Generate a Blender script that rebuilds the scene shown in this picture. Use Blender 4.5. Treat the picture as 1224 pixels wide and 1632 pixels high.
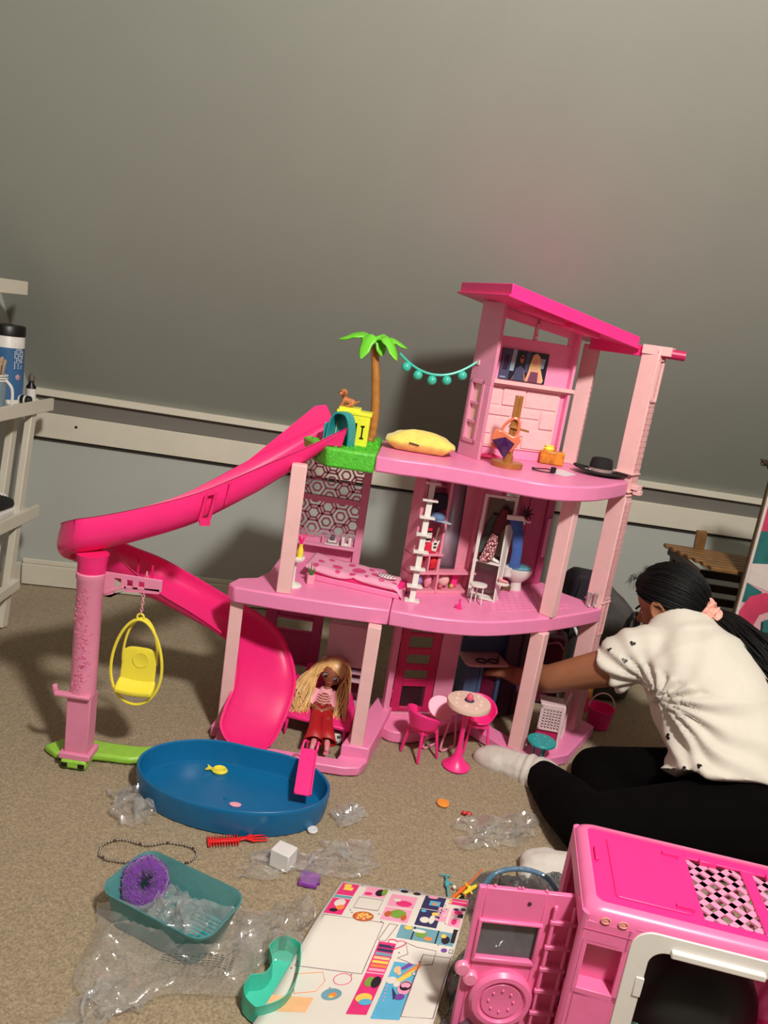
import bpy, bmesh, math, random
from mathutils import Vector, Matrix, noise

for _o in list(bpy.data.objects): bpy.data.objects.remove(_o)
SC = bpy.context.scene
COL = SC.collection

# ---------------------------------------------------------------- camera
_c = bpy.data.cameras.new('camera'); CAM = bpy.data.objects.new('camera', _c); COL.objects.link(CAM)
_x, _y, _f = Vector((0.988,0.0351,0.1502)), Vector((0.1542,-0.2249,-0.9621)), Vector((0,0.9738,-0.2276))
_m = Matrix((( _x.x, -_y.x, -_f.x, 0.0), (_x.y, -_y.y, -_f.y, 0.0), (_x.z, -_y.z, -_f.z, 1.0), (0, 0, 0, 1)))
CAM.matrix_world = _m
_c.sensor_fit = 'VERTICAL'; _c.sensor_height = 36.0; _c.lens = 36.0*1226/1632; _c.clip_start = .02
SC.camera = CAM

# ---------------------------------------------------------------- light
W = bpy.data.worlds.new('dim_room'); SC.world = W; W.use_nodes = True
W.node_tree.nodes['Background'].inputs[0].default_value = (.60, .58, .55, 1)
W.node_tree.nodes['Background'].inputs[1].default_value = .12
def area_lamp(name, loc, target, size, power, color):
    l = bpy.data.lights.new(name, 'AREA'); l.shape = 'DISK'; l.size = size; l.energy = power; l.color = color
    o = bpy.data.objects.new(name, l); COL.objects.link(o); o.location = loc
    o.rotation_euler = (Vector(target)-Vector(loc)).to_track_quat('-Z', 'Y').to_euler()
    return o
area_lamp('ceiling_lamp_light', (.62, -.05, 2.3), (.2, 1.9, .4), .22, 72, (1, .945, .87))
SC.view_settings.view_transform = 'Standard'; SC.view_settings.look = 'None'
SC.view_settings.exposure = 0; SC.view_settings.gamma = 1; SC.view_settings.use_curve_mapping = False

# ---------------------------------------------------------------- helpers
R = math.radians
PI = math.pi
rnd = random.Random(4)
FR = {'B': (-1.168, 2.426, 7.97, 0), 'L': (-0.24, 1.946, 0, 0.386), 'C': (0.072, 1.818, 26, 0.386), 'R': (0.29, 1.945, 33, 0.386), 'T': (0.165, 1.95, 17, 0.727), 'D': (0.078, 1.85, 15, 0.03), 'G': (-0.25, 1.93, 0, 0.0), 'K': (0.386, 0.887, -8, 0), 'O': (0.217, 0.946, 4, 0), 'V': (0.239, 1.847, -17, 0.386), 'S': (0.16, 1.944, -54, 0.727)}
ORG = {}

class MB:
    """collects shapes; build() links them as ONE mesh object"""
    def __init__(s): s.v = []; s.f = []; s.mi = []; s.m = 0
    def add(s, vs, fs):
        b = len(s.v); s.v += [tuple(p) for p in vs]
        for f in fs: s.f.append([i+b for i in f]); s.mi.append(s.m)
        return s
    def box(s, c, d, rz=0, M=None):
        h = [x/2 for x in d]; pts = []
        q = Matrix.Rotation(rz, 3, 'Z') if M is None else M
        for z in (-1, 1):
            for (x, y) in ((-1, -1), (1, -1), (1, 1), (-1, 1)):
                pts.append(Vector(c)+q @ Vector((x*h[0], y*h[1], z*h[2])))
        return s.add(pts, BOXF)
    def wall(s, fr, u0, u1, v0, v1, d0, d1):
        pts = []
        for v in (v0, v1):
            for (u, d) in ((u0, d1), (u1, d1), (u1, d0), (u0, d0)): pts.append(P(fr, u, v, d))
        return s.add(pts, BOXF)
    def quad8(s, lo, hi): return s.add(list(lo)+list(hi), BOXF)
    def prism(s, poly, z0, z1):
        n = len(poly); z1f = z1 if callable(z1) else (lambda x, y: z1); z0f = z0 if callable(z0) else (lambda x, y: z0)
        vs = [(p[0], p[1], z0f(p[0], p[1])) for p in poly]+[(p[0], p[1], z1f(p[0], p[1])) for p in poly]
        fs = [list(range(n))[::-1], [n+i for i in range(n)]]+[[i, (i+1) % n, n+(i+1) % n, n+i] for i in range(n)]
        return s.add(vs, fs)
    def slab(s, outline, nrm, t):
        """planar outline extruded by t along nrm"""
        nrm = Vector(nrm).normalized()*t; n = len(outline)
        vs = [Vector(p) for p in outline]+[Vector(p)+nrm for p in outline]
        return s.add(vs, [list(range(n))[::-1], [n+i for i in range(n)]]+[[i, (i+1) % n, n+(i+1) % n, n+i] for i in range(n)])
    def bar(s, a, b, w, h=None, up=(0, 0, 1)):
        a = Vector(a); b = Vector(b); h = w if h is None else h
        t = (b-a).normalized(); sx = t.cross(Vector(up))
        if sx.length < 1e-4: sx = t.cross(Vector((0, 1, 0)))
        sx.normalize(); sy = sx.cross(t)
        q = []
        for p in (a, b):
            for (i, j) in ((-1, -1), (1, -1), (1, 1), (-1, 1)): q.append(p+sx*(i*w/2)+sy*(j*h/2))
        return s.add(q, BOXF)
    def tube(s, path, r, n=8, closed=False, caps=True, flat=1.0, up=None):
        path = [Vector(p) for p in path]; k = len(path)
        rs = r if isinstance(r, (list, tuple)) else [r]*k
        vs = []; fs = []; prev = None
        for i, p in enumerate(path):
            if closed: t = path[(i+1) % k]-path[i-1]
            else: t = path[min(i+1, k-1)]-path[max(i-1, 0)]
            t = t.normalized() if t.length > 1e-9 else Vector((0, 0, 1))
            if prev is None:
                a = Vector(up) if up else (Vector((0, 0, 1)) if abs(t.z) < .9 else Vector((1, 0, 0)))
                sx = t.cross(a).normalized()
            else:
                sx = (prev-t*prev.dot(t)).normalized()
            prev = sx; sy = t.cross(sx)
            for j in range(n):
                a = 2*PI*j/n
                vs.append(p+sx*(math.cos(a)*rs[i])+sy*(math.sin(a)*rs[i]*flat))
        for i in range(k if closed else k-1):
            i2 = (i+1) % k
            for j in range(n): fs.append([i*n+j, i*n+(j+1) % n, i2*n+(j+1) % n, i2*n+j])
        if not closed and caps: fs.append(list(range(n))[::-1]); fs.append([(k-1)*n+j for j in range(n)])
        return s.add(vs, fs)
    def lathe(s, prof, c=(0, 0, 0), n=24, M=None, sx=1, sy=1):
        c = Vector(c); vs = []; fs = []; k = len(prof)
        for (r, z) in prof:
            for j in range(n):
                a = 2*PI*j/n; p = Vector((r*math.cos(a)*sx, r*math.sin(a)*sy, z))
                vs.append(c+(M @ p if M else p))
        for i in range(k-1):
            for j in range(n): fs.append([i*n+j, i*n+(j+1) % n, (i+1)*n+(j+1) % n, (i+1)*n+j])
        if prof[0][0] > 1e-6: fs.append(list(range(n))[::-1])
        if prof[-1][0] > 1e-6: fs.append([(k-1)*n+j for j in range(n)])
        return s.add(vs, fs)
    def ball(s, c, r, sc=(1, 1, 1), n=14, M=None):
        prof = [(max(r*math.sin(PI*i/(n//2+1)), 1e-7), -r*math.cos(PI*i/(n//2+1))) for i in range(n//2+2)]
        S = Matrix.Diagonal(Vector(sc)); return s.lathe(prof, c, n, (M @ S) if M else S)
    def cap(s, a, b, r0, r1, n=12):
        """tapered capsule"""
        a = Vector(a); b = Vector(b); t = (b-a); L = t.length; t = t/L if L > 1e-9 else Vector((0, 0, 1))
        pr = [(r0*math.sin(x), -r0*math.cos(x)) for x in (1e-4, .5, 1.05, PI/2)]+[(r1*math.cos(x), L+r1*math.sin(x)) for x in (0, .55, 1.05, PI/2-1e-4)]
        return s.lathe(pr, a, n, t.to_track_quat('Z', 'Y').to_matrix())
    def grid(s, fn, nu, nv):
        vs = [fn(i/nu, j/nv) for j in range(nv+1) for i in range(nu+1)]
        fs = [[j*(nu+1)+i, j*(nu+1)+i+1, (j+1)*(nu+1)+i+1, (j+1)*(nu+1)+i] for j in range(nv) for i in range(nu)]
        return s.add(vs, fs)
    def loft(s, rings, caps=True):
        n = len(rings[0]); vs = [p for r_ in rings for p in r_]; fs = []
        for i in range(len(rings)-1):
            for j in range(n): fs.append([i*n+j, i*n+(j+1) % n, (i+1)*n+(j+1) % n, (i+1)*n+j])
        if caps: fs.append(list(range(n))[::-1]); fs.append([(len(rings)-1)*n+j for j in range(n)])
        return s.add(vs, fs)
    def build(s, name, mat, parent=None, bevel=0, smooth=38, sub=0, solid=0, label=None, cat=None, group=None, kind=None, fix=True):
        me = bpy.data.meshes.new(name)
        o = bpy.data.objects.new(name, me)
        org = Vector((0, 0, 0))
        if parent is not None: org = ORG.get(parent.name, org); o.parent = parent; ORG[o.name] = org
        elif cat is not None and s.v:
            xs = [p[0] for p in s.v]; ys = [p[1] for p in s.v]; zs = [p[2] for p in s.v]
            org = Vector(((min(xs)+max(xs))/2, (min(ys)+max(ys))/2, min(zs))); o.location = org; ORG[o.name] = org
        else: ORG[o.name] = org
        me.from_pydata([tuple(Vector(p)-org) for p in s.v], [], s.f)
        for m in (mat if isinstance(mat, (list, tuple)) else [mat]): me.materials.append(m)
        for p, i in zip(me.polygons, s.mi): p.material_index = i
        if fix:
            bm = bmesh.new(); bm.from_mesh(me); bmesh.ops.recalc_face_normals(bm, faces=bm.faces); bm.to_mesh(me); bm.free()
        if smooth:
            for p in me.polygons: p.use_smooth = True
            if smooth < 180: me.set_sharp_from_angle(angle=R(smooth))
        if solid:
            md = o.modifiers.new('thick', 'SOLIDIFY'); md.thickness = solid; md.offset = 0
        if bevel:
            md = o.modifiers.new('bevel', 'BEVEL'); md.width = bevel; md.segments = 2; md.limit_method = 'ANGLE'; md.angle_limit = R(35)
        if sub:
            md = o.modifiers.new('sub', 'SUBSURF'); md.levels = sub; md.render_levels = sub
        COL.objects.link(o)
        tag(o, label, cat, group, kind)
        return o

BOXF = [[3, 2, 1, 0], [4, 5, 6, 7], [0, 1, 5, 4], [1, 2, 6, 5], [2, 3, 7, 6], [3, 0, 4, 7]]
def P(fr, u, v, d=0):
    """frame point: u along the wall, v up, d out of it"""
    ox, oy, a, oz = FR[fr] if isinstance(fr, str) else fr
    a = R(a); return Vector((ox+u*math.cos(a)+d*math.sin(a), oy+u*math.sin(a)-d*math.cos(a), oz+v))
def tag(o, label=None, cat=None, group=None, kind=None):
    if label: o['label'] = label
    if cat: o['category'] = cat
    if group: o['group'] = group
    if kind: o['kind'] = kind
def thing(name, label, cat, loc, rotz=0, group=None, local=False):
    o = bpy.data.objects.new(name, None); COL.objects.link(o); o.empty_display_size = .03
    o.location = loc; o.rotation_euler = (0, 0, rotz); tag(o, label, cat, group)
    ORG[o.name] = Vector((0, 0, 0)) if local else Vector(loc)
    return o
def dup(root, loc, rotz=0, label=None, group=None):
    r = root.copy(); COL.objects.link(r); r.location = loc; r.rotation_euler = (0, 0, rotz)
    if label: r['label'] = label
    if group: r['group'] = group
    for ch in list(root.children):
        c = ch.copy(); COL.objects.link(c); c.parent = r
        for g in list(ch.children):
            d = g.copy(); COL.objects.link(d); d.parent = c
    return r
def bez(pts, n=8):
    """Catmull-Rom through the points"""
    p = [Vector(q) for q in pts]; out = []
    for i in range(len(p)-1):
        a = p[max(i-1, 0)]; b = p[i]; c = p[i+1]; d = p[min(i+2, len(p)-1)]
        for k in range(n):
            t = k/n
            out.append(.5*((2*b)+(c-a)*t+(2*a-5*b+4*c-d)*t*t+(3*b-a-3*c+d)*t**3))
    out.append(p[-1]); return out
def frozen(o):
    """apply the modifiers of an object into its mesh"""
    bpy.context.view_layer.update()
    dg = bpy.context.evaluated_depsgraph_get()
    me = bpy.data.meshes.new_from_object(o.evaluated_get(dg))
    o.modifiers.clear(); o.data = me
    return o
def fused(mb, name, mat, parent, vox, smooth=6, **k):
    """overlapping volumes melted into one continuous surface"""
    o = mb.build(name, mat, parent, smooth=180, fix=True, **k)
    m = o.modifiers.new('r', 'REMESH'); m.mode = 'VOXEL'; m.voxel_size = vox; m.use_smooth_shade = True
    m = o.modifiers.new('s', 'SMOOTH'); m.factor = .5; m.iterations = smooth
    return frozen(o)

# ---------------------------------------------------------------- materials
def lin(c): return tuple(((x/255)/12.92 if x/255 <= .04045 else ((x/255+.055)/1.055)**2.4) for x in c)
MATS = {}
def mat(name, rgb, rough=.45, vary=.06, scale=40, bump=0, bscale=200, metal=0, sss=0, coat=0, spec=.5, sheen=0):
    if name in MATS: return MATS[name]
    m = bpy.data.materials.new(name); m.use_nodes = True; nt = m.node_tree; b = nt.nodes['Principled BSDF']
    c = lin(rgb)
    tc = nt.nodes.new('ShaderNodeTexCoord')
    n = nt.nodes.new('ShaderNodeTexNoise'); n.inputs['Scale'].default_value = scale; n.inputs['Detail'].default_value = 3
    nt.links.new(tc.outputs['Object'], n.inputs['Vector'])
    r = nt.nodes.new('ShaderNodeValToRGB'); r.color_ramp.elements[0].position = .3; r.color_ramp.elements[1].position = .7
    r.color_ramp.elements[0].color = tuple(x*(1-vary) for x in c)+(1,); r.color_ramp.elements[1].color = tuple(min(1, x*(1+vary)) for x in c)+(1,)
    nt.links.new(n.outputs['Fac'], r.inputs['Fac']); nt.links.new(r.outputs['Color'], b.inputs['Base Color'])
    b.inputs['Roughness'].default_value = rough; b.inputs['Metallic'].default_value = metal
    b.inputs['Specular IOR Level'].default_value = spec
    if coat: b.inputs['Coat Weight'].default_value = coat
    if sss:
        b.inputs['Subsurface Weight'].default_value = sss; b.inputs['Subsurface Radius'].default_value = (.01, .004, .002)
    if sheen: b.inputs['Sheen Weight'].default_value = sheen
    if bump:
        n2 = nt.nodes.new('ShaderNodeTexNoise'); n2.inputs['Scale'].default_value = bscale; n2.inputs['Detail'].default_value = 4
        nt.links.new(tc.outputs['Object'], n2.inputs['Vector'])
        bp = nt.nodes.new('ShaderNodeBump'); bp.inputs['Strength'].default_value = bump; bp.inputs['Distance'].default_value = .003
        nt.links.new(n2.outputs['Fac'], bp.inputs['Height']); nt.links.new(bp.outputs['Normal'], b.inputs['Normal'])
    MATS[name] = m; return m
def film(name, rgb=(255, 255, 255), clear=.8, rough=.12):
    """thin see-through plastic"""
    if name in MATS: return MATS[name]
    m = bpy.data.materials.new(name); m.use_nodes = True; nt = m.node_tree; nt.nodes.clear()
    o = nt.nodes.new('ShaderNodeOutputMaterial'); mx = nt.nodes.new('ShaderNodeMixShader'); t = nt.nodes.new('ShaderNodeBsdfTransparent')
    g = nt.nodes.new('ShaderNodeBsdfPrincipled'); g.inputs['Base Color'].default_value = lin(rgb)+(1,); g.inputs['Roughness'].default_value = rough
    t.inputs[0].default_value = tuple(.5+.5*x for x in lin(rgb))+(1,)
    lw = nt.nodes.new('ShaderNodeLayerWeight'); lw.inputs[0].default_value = .35
    mr = nt.nodes.new('ShaderNodeMapRange'); mr.inputs[3].default_value = 1-clear; mr.inputs[4].default_value = min(1, 1.35-clear)
    nt.links.new(lw.outputs['Facing'], mr.inputs[0]); nt.links.new(mr.outputs[0], mx.inputs[0])
    tc = nt.nodes.new('ShaderNodeTexCoord'); n2 = nt.nodes.new('ShaderNodeTexNoise'); n2.inputs['Scale'].default_value = 60
    nt.links.new(tc.outputs['Object'], n2.inputs['Vector'])
    bp = nt.nodes.new('ShaderNodeBump'); bp.inputs['Strength'].default_value = .4; bp.inputs['Distance'].default_value = .004
    nt.links.new(n2.outputs['Fac'], bp.inputs['Height']); nt.links.new(bp.outputs['Normal'], g.inputs['Normal'])
    nt.links.new(t.outputs[0], mx.inputs[1]); nt.links.new(g.outputs[0], mx.inputs[2]); nt.links.new(mx.outputs[0], o.inputs[0])
    MATS[name] = m; return m
hot = mat('hot_pink_plastic', (250, 48, 138), .34, .03)
slide_pink = mat('slide_pink_plastic', (240, 42, 122), .28, .03)
deckp = mat('deck_pink_plastic', (238, 136, 184), .36, .03)
panelp = mat('panel_pink_plastic', (222, 142, 174), .42, .03)
pale = mat('pale_pink_plastic', (236, 188, 188), .45, .03)
brickp = mat('pale_pink_brick_plastic', (224, 168, 170), .55, .04, bump=.5, bscale=120)
stone = mat('pale_pink_stone_plastic', (240, 190, 192), .55, .04, bump=.5, bscale=90)
mag = mat('magenta_plastic', (190, 34, 92), .4, .04)
white = mat('white_plastic', (226, 222, 216), .4, .02)
black = mat('black_plastic', (16, 15, 17), .4, .1)
dark = mat('dark_grey_cloth', (38, 36, 38), .8, .2)
green = mat('grass_green_plastic', (84, 190, 50), .45, .12, 70, .8, 160)
lime = mat('lime_green_plastic', (150, 205, 70), .4, .08, 50, .3, 160)
leafg = mat('palm_leaf_plastic', (110, 205, 50), .4, .06)
trunk = mat('palm_trunk_plastic', (176, 116, 50), .5, .15, 60, .4, 90)
aqua = mat('aqua_plastic', (64, 190, 170), .35, .04)
teal = mat('teal_plastic', (34, 150, 155), .38, .05)
yellow = mat('yellow_plastic', (240, 225, 70), .38, .03)
yellow2 = mat('lemon_plastic', (236, 236, 60), .4, .03)
blue = mat('pool_blue_plastic', (14, 104, 156), .3, .04)
gold = mat('gold_plastic', (176, 118, 62), .35, .1, metal=.35)
skin = mat('skin', (156, 102, 72), .55, .06, 30, sss=.1)
def bagfilm(name, rgb=(255, 255, 255), gl=.13, haze=.085):
    m = bpy.data.materials.new(name); m.use_nodes = True; nt = m.node_tree; nt.nodes.clear(); N = nt.nodes.new; K = nt.links.new
    o = N('ShaderNodeOutputMaterial'); t = N('ShaderNodeBsdfTransparent'); g = N('ShaderNodeBsdfGlossy'); d = N('ShaderNodeBsdfDiffuse'); a = N('ShaderNodeMixShader'); b = N('ShaderNodeMixShader')
    t.inputs[0].default_value = tuple(.72+.28*x for x in lin(rgb))+(1,); g.inputs['Roughness'].default_value = .10; d.inputs[0].default_value = lin(rgb)+(1,)
    lw = N('ShaderNodeLayerWeight'); lw.inputs[0].default_value = .3; mr = N('ShaderNodeMapRange'); mr.inputs[3].default_value = gl; mr.inputs[4].default_value = gl+.35
    tc = N('ShaderNodeTexCoord'); n2 = N('ShaderNodeTexNoise'); n2.inputs['Scale'].default_value = 70; bp = N('ShaderNodeBump'); bp.inputs['Strength'].default_value = .3; bp.inputs['Distance'].default_value = .004
    K(tc.outputs['Object'], n2.inputs['Vector']); K(n2.outputs['Fac'], bp.inputs['Height']); K(bp.outputs['Normal'], g.inputs['Normal'])
    K(lw.outputs['Facing'], mr.inputs[0]); K(mr.outputs[0], a.inputs[0]); K(t.outputs[0], a.inputs[1]); K(g.outputs[0], a.inputs[2])
    b.inputs[0].default_value = haze; K(a.outputs[0], b.inputs[1]); K(d.outputs[0], b.inputs[2]); K(b.outputs[0], o.inputs[0])
    return m
clear = bagfilm('clear_film')
# ---------------------------------------------------------------- room
carpet = mat('carpet', (160, 143, 118), .95, .30, 230, 1.0, 380, spec=.05, sheen=.1)
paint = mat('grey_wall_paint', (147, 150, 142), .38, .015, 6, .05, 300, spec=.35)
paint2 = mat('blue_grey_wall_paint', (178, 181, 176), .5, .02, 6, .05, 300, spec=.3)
taupe = mat('taupe_band', (112, 108, 102), .6, .02, 6)  # darker tone for the band between the white boards
trimw = mat('white_trim_paint', (214, 208, 192), .45, .03, 12)
def tuft(p):
    n1 = noise.noise(p*55); n2 = noise.noise(p*140)
    return .0012*n1+.0026*n2
NX, NY = 620, 520
def fl(u, v):
    # the carpet in view is a fine pile
    x = -1.5+3.3*u; y = .55+2.3*v; p = Vector((x, y, 0))
    return (x, y, tuft(p)-.003)
f = MB(); f.grid(fl, NX, NY)
carpet_o = f.build('floor', carpet, kind='structure', smooth=180, fix=False)
f = MB(); f.box((.3, .5, -.02), (6, 5, .02)); f.build('subfloor', carpet, kind='structure')
U1 = 3.6
def wallv(mb, u0, u1, l, r_, d0, d1):
    lo = [P('B', u0, l[0], d1), P('B', u1, r_[0], d1), P('B', u1, r_[0], d0), P('B', u0, l[0], d0)]
    hi = [P('B', u0, l[1], d1), P('B', u1, r_[1], d1), P('B', u1, r_[1], d0), P('B', u0, l[1], d0)]
    return mb.quad8(lo, hi)
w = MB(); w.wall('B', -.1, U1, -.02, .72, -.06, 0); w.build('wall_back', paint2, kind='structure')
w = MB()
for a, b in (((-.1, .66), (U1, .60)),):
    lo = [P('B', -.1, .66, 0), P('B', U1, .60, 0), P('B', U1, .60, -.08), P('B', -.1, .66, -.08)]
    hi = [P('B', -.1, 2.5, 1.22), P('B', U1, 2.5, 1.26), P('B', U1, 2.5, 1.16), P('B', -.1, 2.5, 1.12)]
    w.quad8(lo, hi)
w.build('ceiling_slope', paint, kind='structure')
w = MB(); w.box((.4, -.6, 2.49), (6, 5, .04)); w.build('ceiling', trimw, kind='structure')
w = MB(); w.box((-1.205, .6, 1.2), (.06, 4.6, 2.6)); w.build('wall_left', paint2, kind='structure')
w = MB(); w.box((2.3, .6, 1.2), (.06, 4.6, 2.6)); w.build('wall_right', paint2, kind='structure')
w = MB(); wallv(w, 0, U1, (.640, .662), (.578, .600), -.01, .022); w.build('trim_1', trimw, kind='structure', bevel=.002)
w = MB(); wallv(w, 0, U1, (.588, .645), (.527, .585), -.01, .004); w.build('trim_2', taupe, kind='structure')
w = MB(); wallv(w, 0, U1, (.506, .586), (.447, .527), -.01, .016); w.build('trim_3', trimw, kind='structure', bevel=.002)
w = MB(); wallv(w, 0, U1, (.497, .507), (.438, .448), -.01, .008); w.build('trim_shadow', mat('gap_shadow', (40, 36, 32), .9), kind='structure')  # dark strip painted in for the shadow line under the white board
w = MB(); w.wall('B', 0, U1, 0, .072, 0, .014); w.wall('B', 0, U1, .072, .089, 0, .008); w.build('baseboard_back', trimw, kind='structure', bevel=.003)
w = MB(); w.box((-1.168, 1.4, .04), (.014, 2.0, .085)); w.build('baseboard_left', trimw, kind='structure', bevel=.003)
# small nail dents in the white board
w = MB(); w.wall('B', .145, .153, .548, .555, .016, .0175); w.build('nail_hole', black, bpy.data.objects['trim_3'])

# ---------------------------------------------------------------- dollhouse
H = thing('dollhouse', 'three storey pink toy dollhouse with spiral slide and palm tree', 'dollhouse', (.1, 1.8, 0))
Z2, Z3 = .386, .727
def arc(pts, n=5): return [(p.x, p.y) for p in bez([(x, y, 0) for x, y in pts], n)]
# ground ring
front = [(-.30, 1.60), (-.24, 1.578), (-.03, 1.578), (.03, 1.59), (.05, 1.62)]
b = MB()
b.prism([(-.31, 1.60), (-.26, 1.58), (0, 1.58), (.035, 1.59), (.05, 1.62), (.05, 1.655), (-.01, 1.655), (-.02, 1.615), (-.25, 1.615), (-.26, 1.66), (-.31, 1.68)], 0, .022)
b.prism([(-.015, 1.63), (.052, 1.63), (.105, 1.875), (.06, 1.90)], 0, .05)
b.prism([(-.33, 1.66), (-.27, 1.66), (-.25, 1.95), (-.30, 1.95)], 0, .03)
b.build('base_rail', deckp, H, bevel=.003)
b = MB()
b.prism(arc([(.066, 1.80), (.10, 1.765), (.15, 1.77), (.20, 1.80)], 4)+[(.32, 1.90), (.30, 1.95), (.06, 1.87)], 0, .03)
b.build('entry_step', deckp, H, bevel=.003)
b = MB()
b.prism([(.30, 1.875), (.405, 1.765), (.44, 1.735), (.48, 1.74), (.56, 1.79), (.67, 1.97), (.61, 2.03), (.53, 1.87), (.45, 1.80), (.335, 1.91)], 0, .028)
b.build('base_rail', deckp, H, bevel=.003)
# decks
d2 = [(-.325, 1.67), (-.29, 1.652), (-.2, 1.648), (-.07, 1.65), (.049, 1.66), (.163, 1.66), (.282, 1.685), (.419, 1.765), (.521, 1.842), (.602, 1.915), (.59, 1.955), (.52, 2.00), (.455, 2.06), (.27, 1.96), (.06, 1.85), (.03, 1.96), (-.25, 1.97), (-.262, 1.80), (-.29, 1.725)]
def deck(poly, seam, z1, th, name):
    left, right = poly
    for q in (left, right):
        o = MB().prism(q, z1-th, z1).build(name, deckp, H, bevel=.004)
deck(([(-.328, 1.675), (-.31, 1.655), (-.2, 1.650), (-.07, 1.652), (.0475, 1.662), (.058, 1.85), (.03, 1.965), (-.25, 1.97), (-.256, 1.80), (-.275, 1.745), (-.315, 1.72)],
      [(.049, 1.662)]+arc([(.049, 1.662), (.163, 1.660), (.282, 1.688), (.419, 1.768), (.521, 1.845), (.600, 1.915)], 4)[1:]+[(.595, 1.94), (.52, 2.00), (.47, 2.075), (.30, 1.985), (.06, 1.86)]), 0, Z2, .038, 'second_floor_deck')
# top deck: pink right, grass green left
d3 = [(-.036, 1.700), (.021, 1.700), (.078, 1.711)]+arc([(.078, 1.711), (.16, 1.705), (.246, 1.692), (.323, 1.680), (.387, 1.690), (.467, 1.745), (.54, 1.83), (.594, 1.912)], 4)[1:]+[(.575, 1.95), (.50, 2.11), (.46, 2.12), (.16, 1.985), (-.03, 1.965)]
MB().prism(d3, Z3-.036, Z3).build('top_floor_deck', deckp, H, bevel=.004)
g = MB().prism([(-.037, 1.700), (-.031, 1.965), (-.24, 1.975), (-.245, 1.86), (-.17, 1.735), (-.145, 1.698)], Z3-.042, Z3+.003)
go = g.build('grass_deck', green, H, bevel=.006)
# grass blades: raised relief tufts
g = MB()
for i in range(260):
    x = rnd.uniform(-.225, -.04); y = rnd.uniform(1.71, 1.96)
    if y < 1.86-(x+.245)*1.9+.03: continue
    a = rnd.uniform(0, PI); q = .007
    g.add([(x-q*math.cos(a), y-q*math.sin(a), Z3+.002), (x+q*math.cos(a), y+q*math.sin(a), Z3+.002), (x+.002, y, Z3+.008)], [[0, 1, 2]])
g.build('grass_tufts', green, go, kind='stuff', fix=False)
# posts
def post(bx, by, z0, z1, rz, w=.034, d=.026, name='post', m=None):
    q = MB(); q.box((bx, by, (z0+z1)/2), (w, d, z1-z0), R(rz)); return q.build(name, m or pale, H, bevel=.002)
post(-.305, 1.685, .0, Z2-.038, 8, .030)
post(.020, 1.650, .022, Z2-.038, 0, .031)
post(.424, 1.782, .028, Z2-.038, -36, .036, .03)
post(-.200, 1.676, Z2, Z3-.04, 5, .034, .03)
post(.437, 1.800, Z2, Z3-.036, -38, .036, .028)
# tall right column of three stacked lengths with bricks on its side
def column(x, y, z0, z1, rz, w, d):
    o = MB().box((x, y, (z0+z1)/2), (w, d, z1-z0), R(rz)).build('column', pale, H, bevel=.002)
    M3 = Matrix.Rotation(R(rz), 3, 'Z'); k = 0; z = z0+.006
    q = MB()
    while z < z1-.02:
        for j in (0, 1):
            dd = d*.46; yy = (-.25+.5*j)*d+(0 if k % 2 else .03*d)
            q.box(Vector((x, y, z+.007))+M3 @ Vector((w/2+.0006, yy, 0)), (.0016, dd-.0016, .0125), M=M3)
        z += .0145; k += 1
    q.build('bricks', brickp, o, kind='stuff')
    return o
column(.592, 1.945, .0, Z3-.036, -40, .046, .040)
column(.597, 1.955, Z3-.036, 1.058, -40, .046, .038)
for z in (.745, .70, .69, .40): MB().box((.594, 1.948, z), (.054, .048, .004), R(-40)).build('column_collar', pale, H, bevel=.001)
q = MB(); q.box((.622, 1.935, .712), (.02, .03, .012), R(-40)); q.box((.627, 1.930, .70), (.018, .02, .012), R(-40))
q.build('column_clip', pale, H, bevel=.001)
MB().box((.606, 1.952, 1.052), (.07, .045, .022), R(-30)).build('column_cap', pale, H, bevel=.001)
M3 = Matrix.Rotation(R(-40), 3, 'Z')
for z in (.98, .36):
    q = MB()
    for s in (-1, 1): q.box(Vector((.595, 1.951, z))+M3 @ Vector((.025, s*.013, 0)), (.005, .004, .10), M=M3)
    q.box(Vector((.595, 1.951, z-.05))+M3 @ Vector((.025, 0, 0)), (.005, .03, .004), M=M3); q.box(Vector((.595, 1.951, z+.05))+M3 @ Vector((.025, 0, 0)), (.005, .03, .004), M=M3)
    q.build('clip_frame', pale, H)
column(.474, 2.088, Z3, 1.045, -20, .040, .03)
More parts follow.
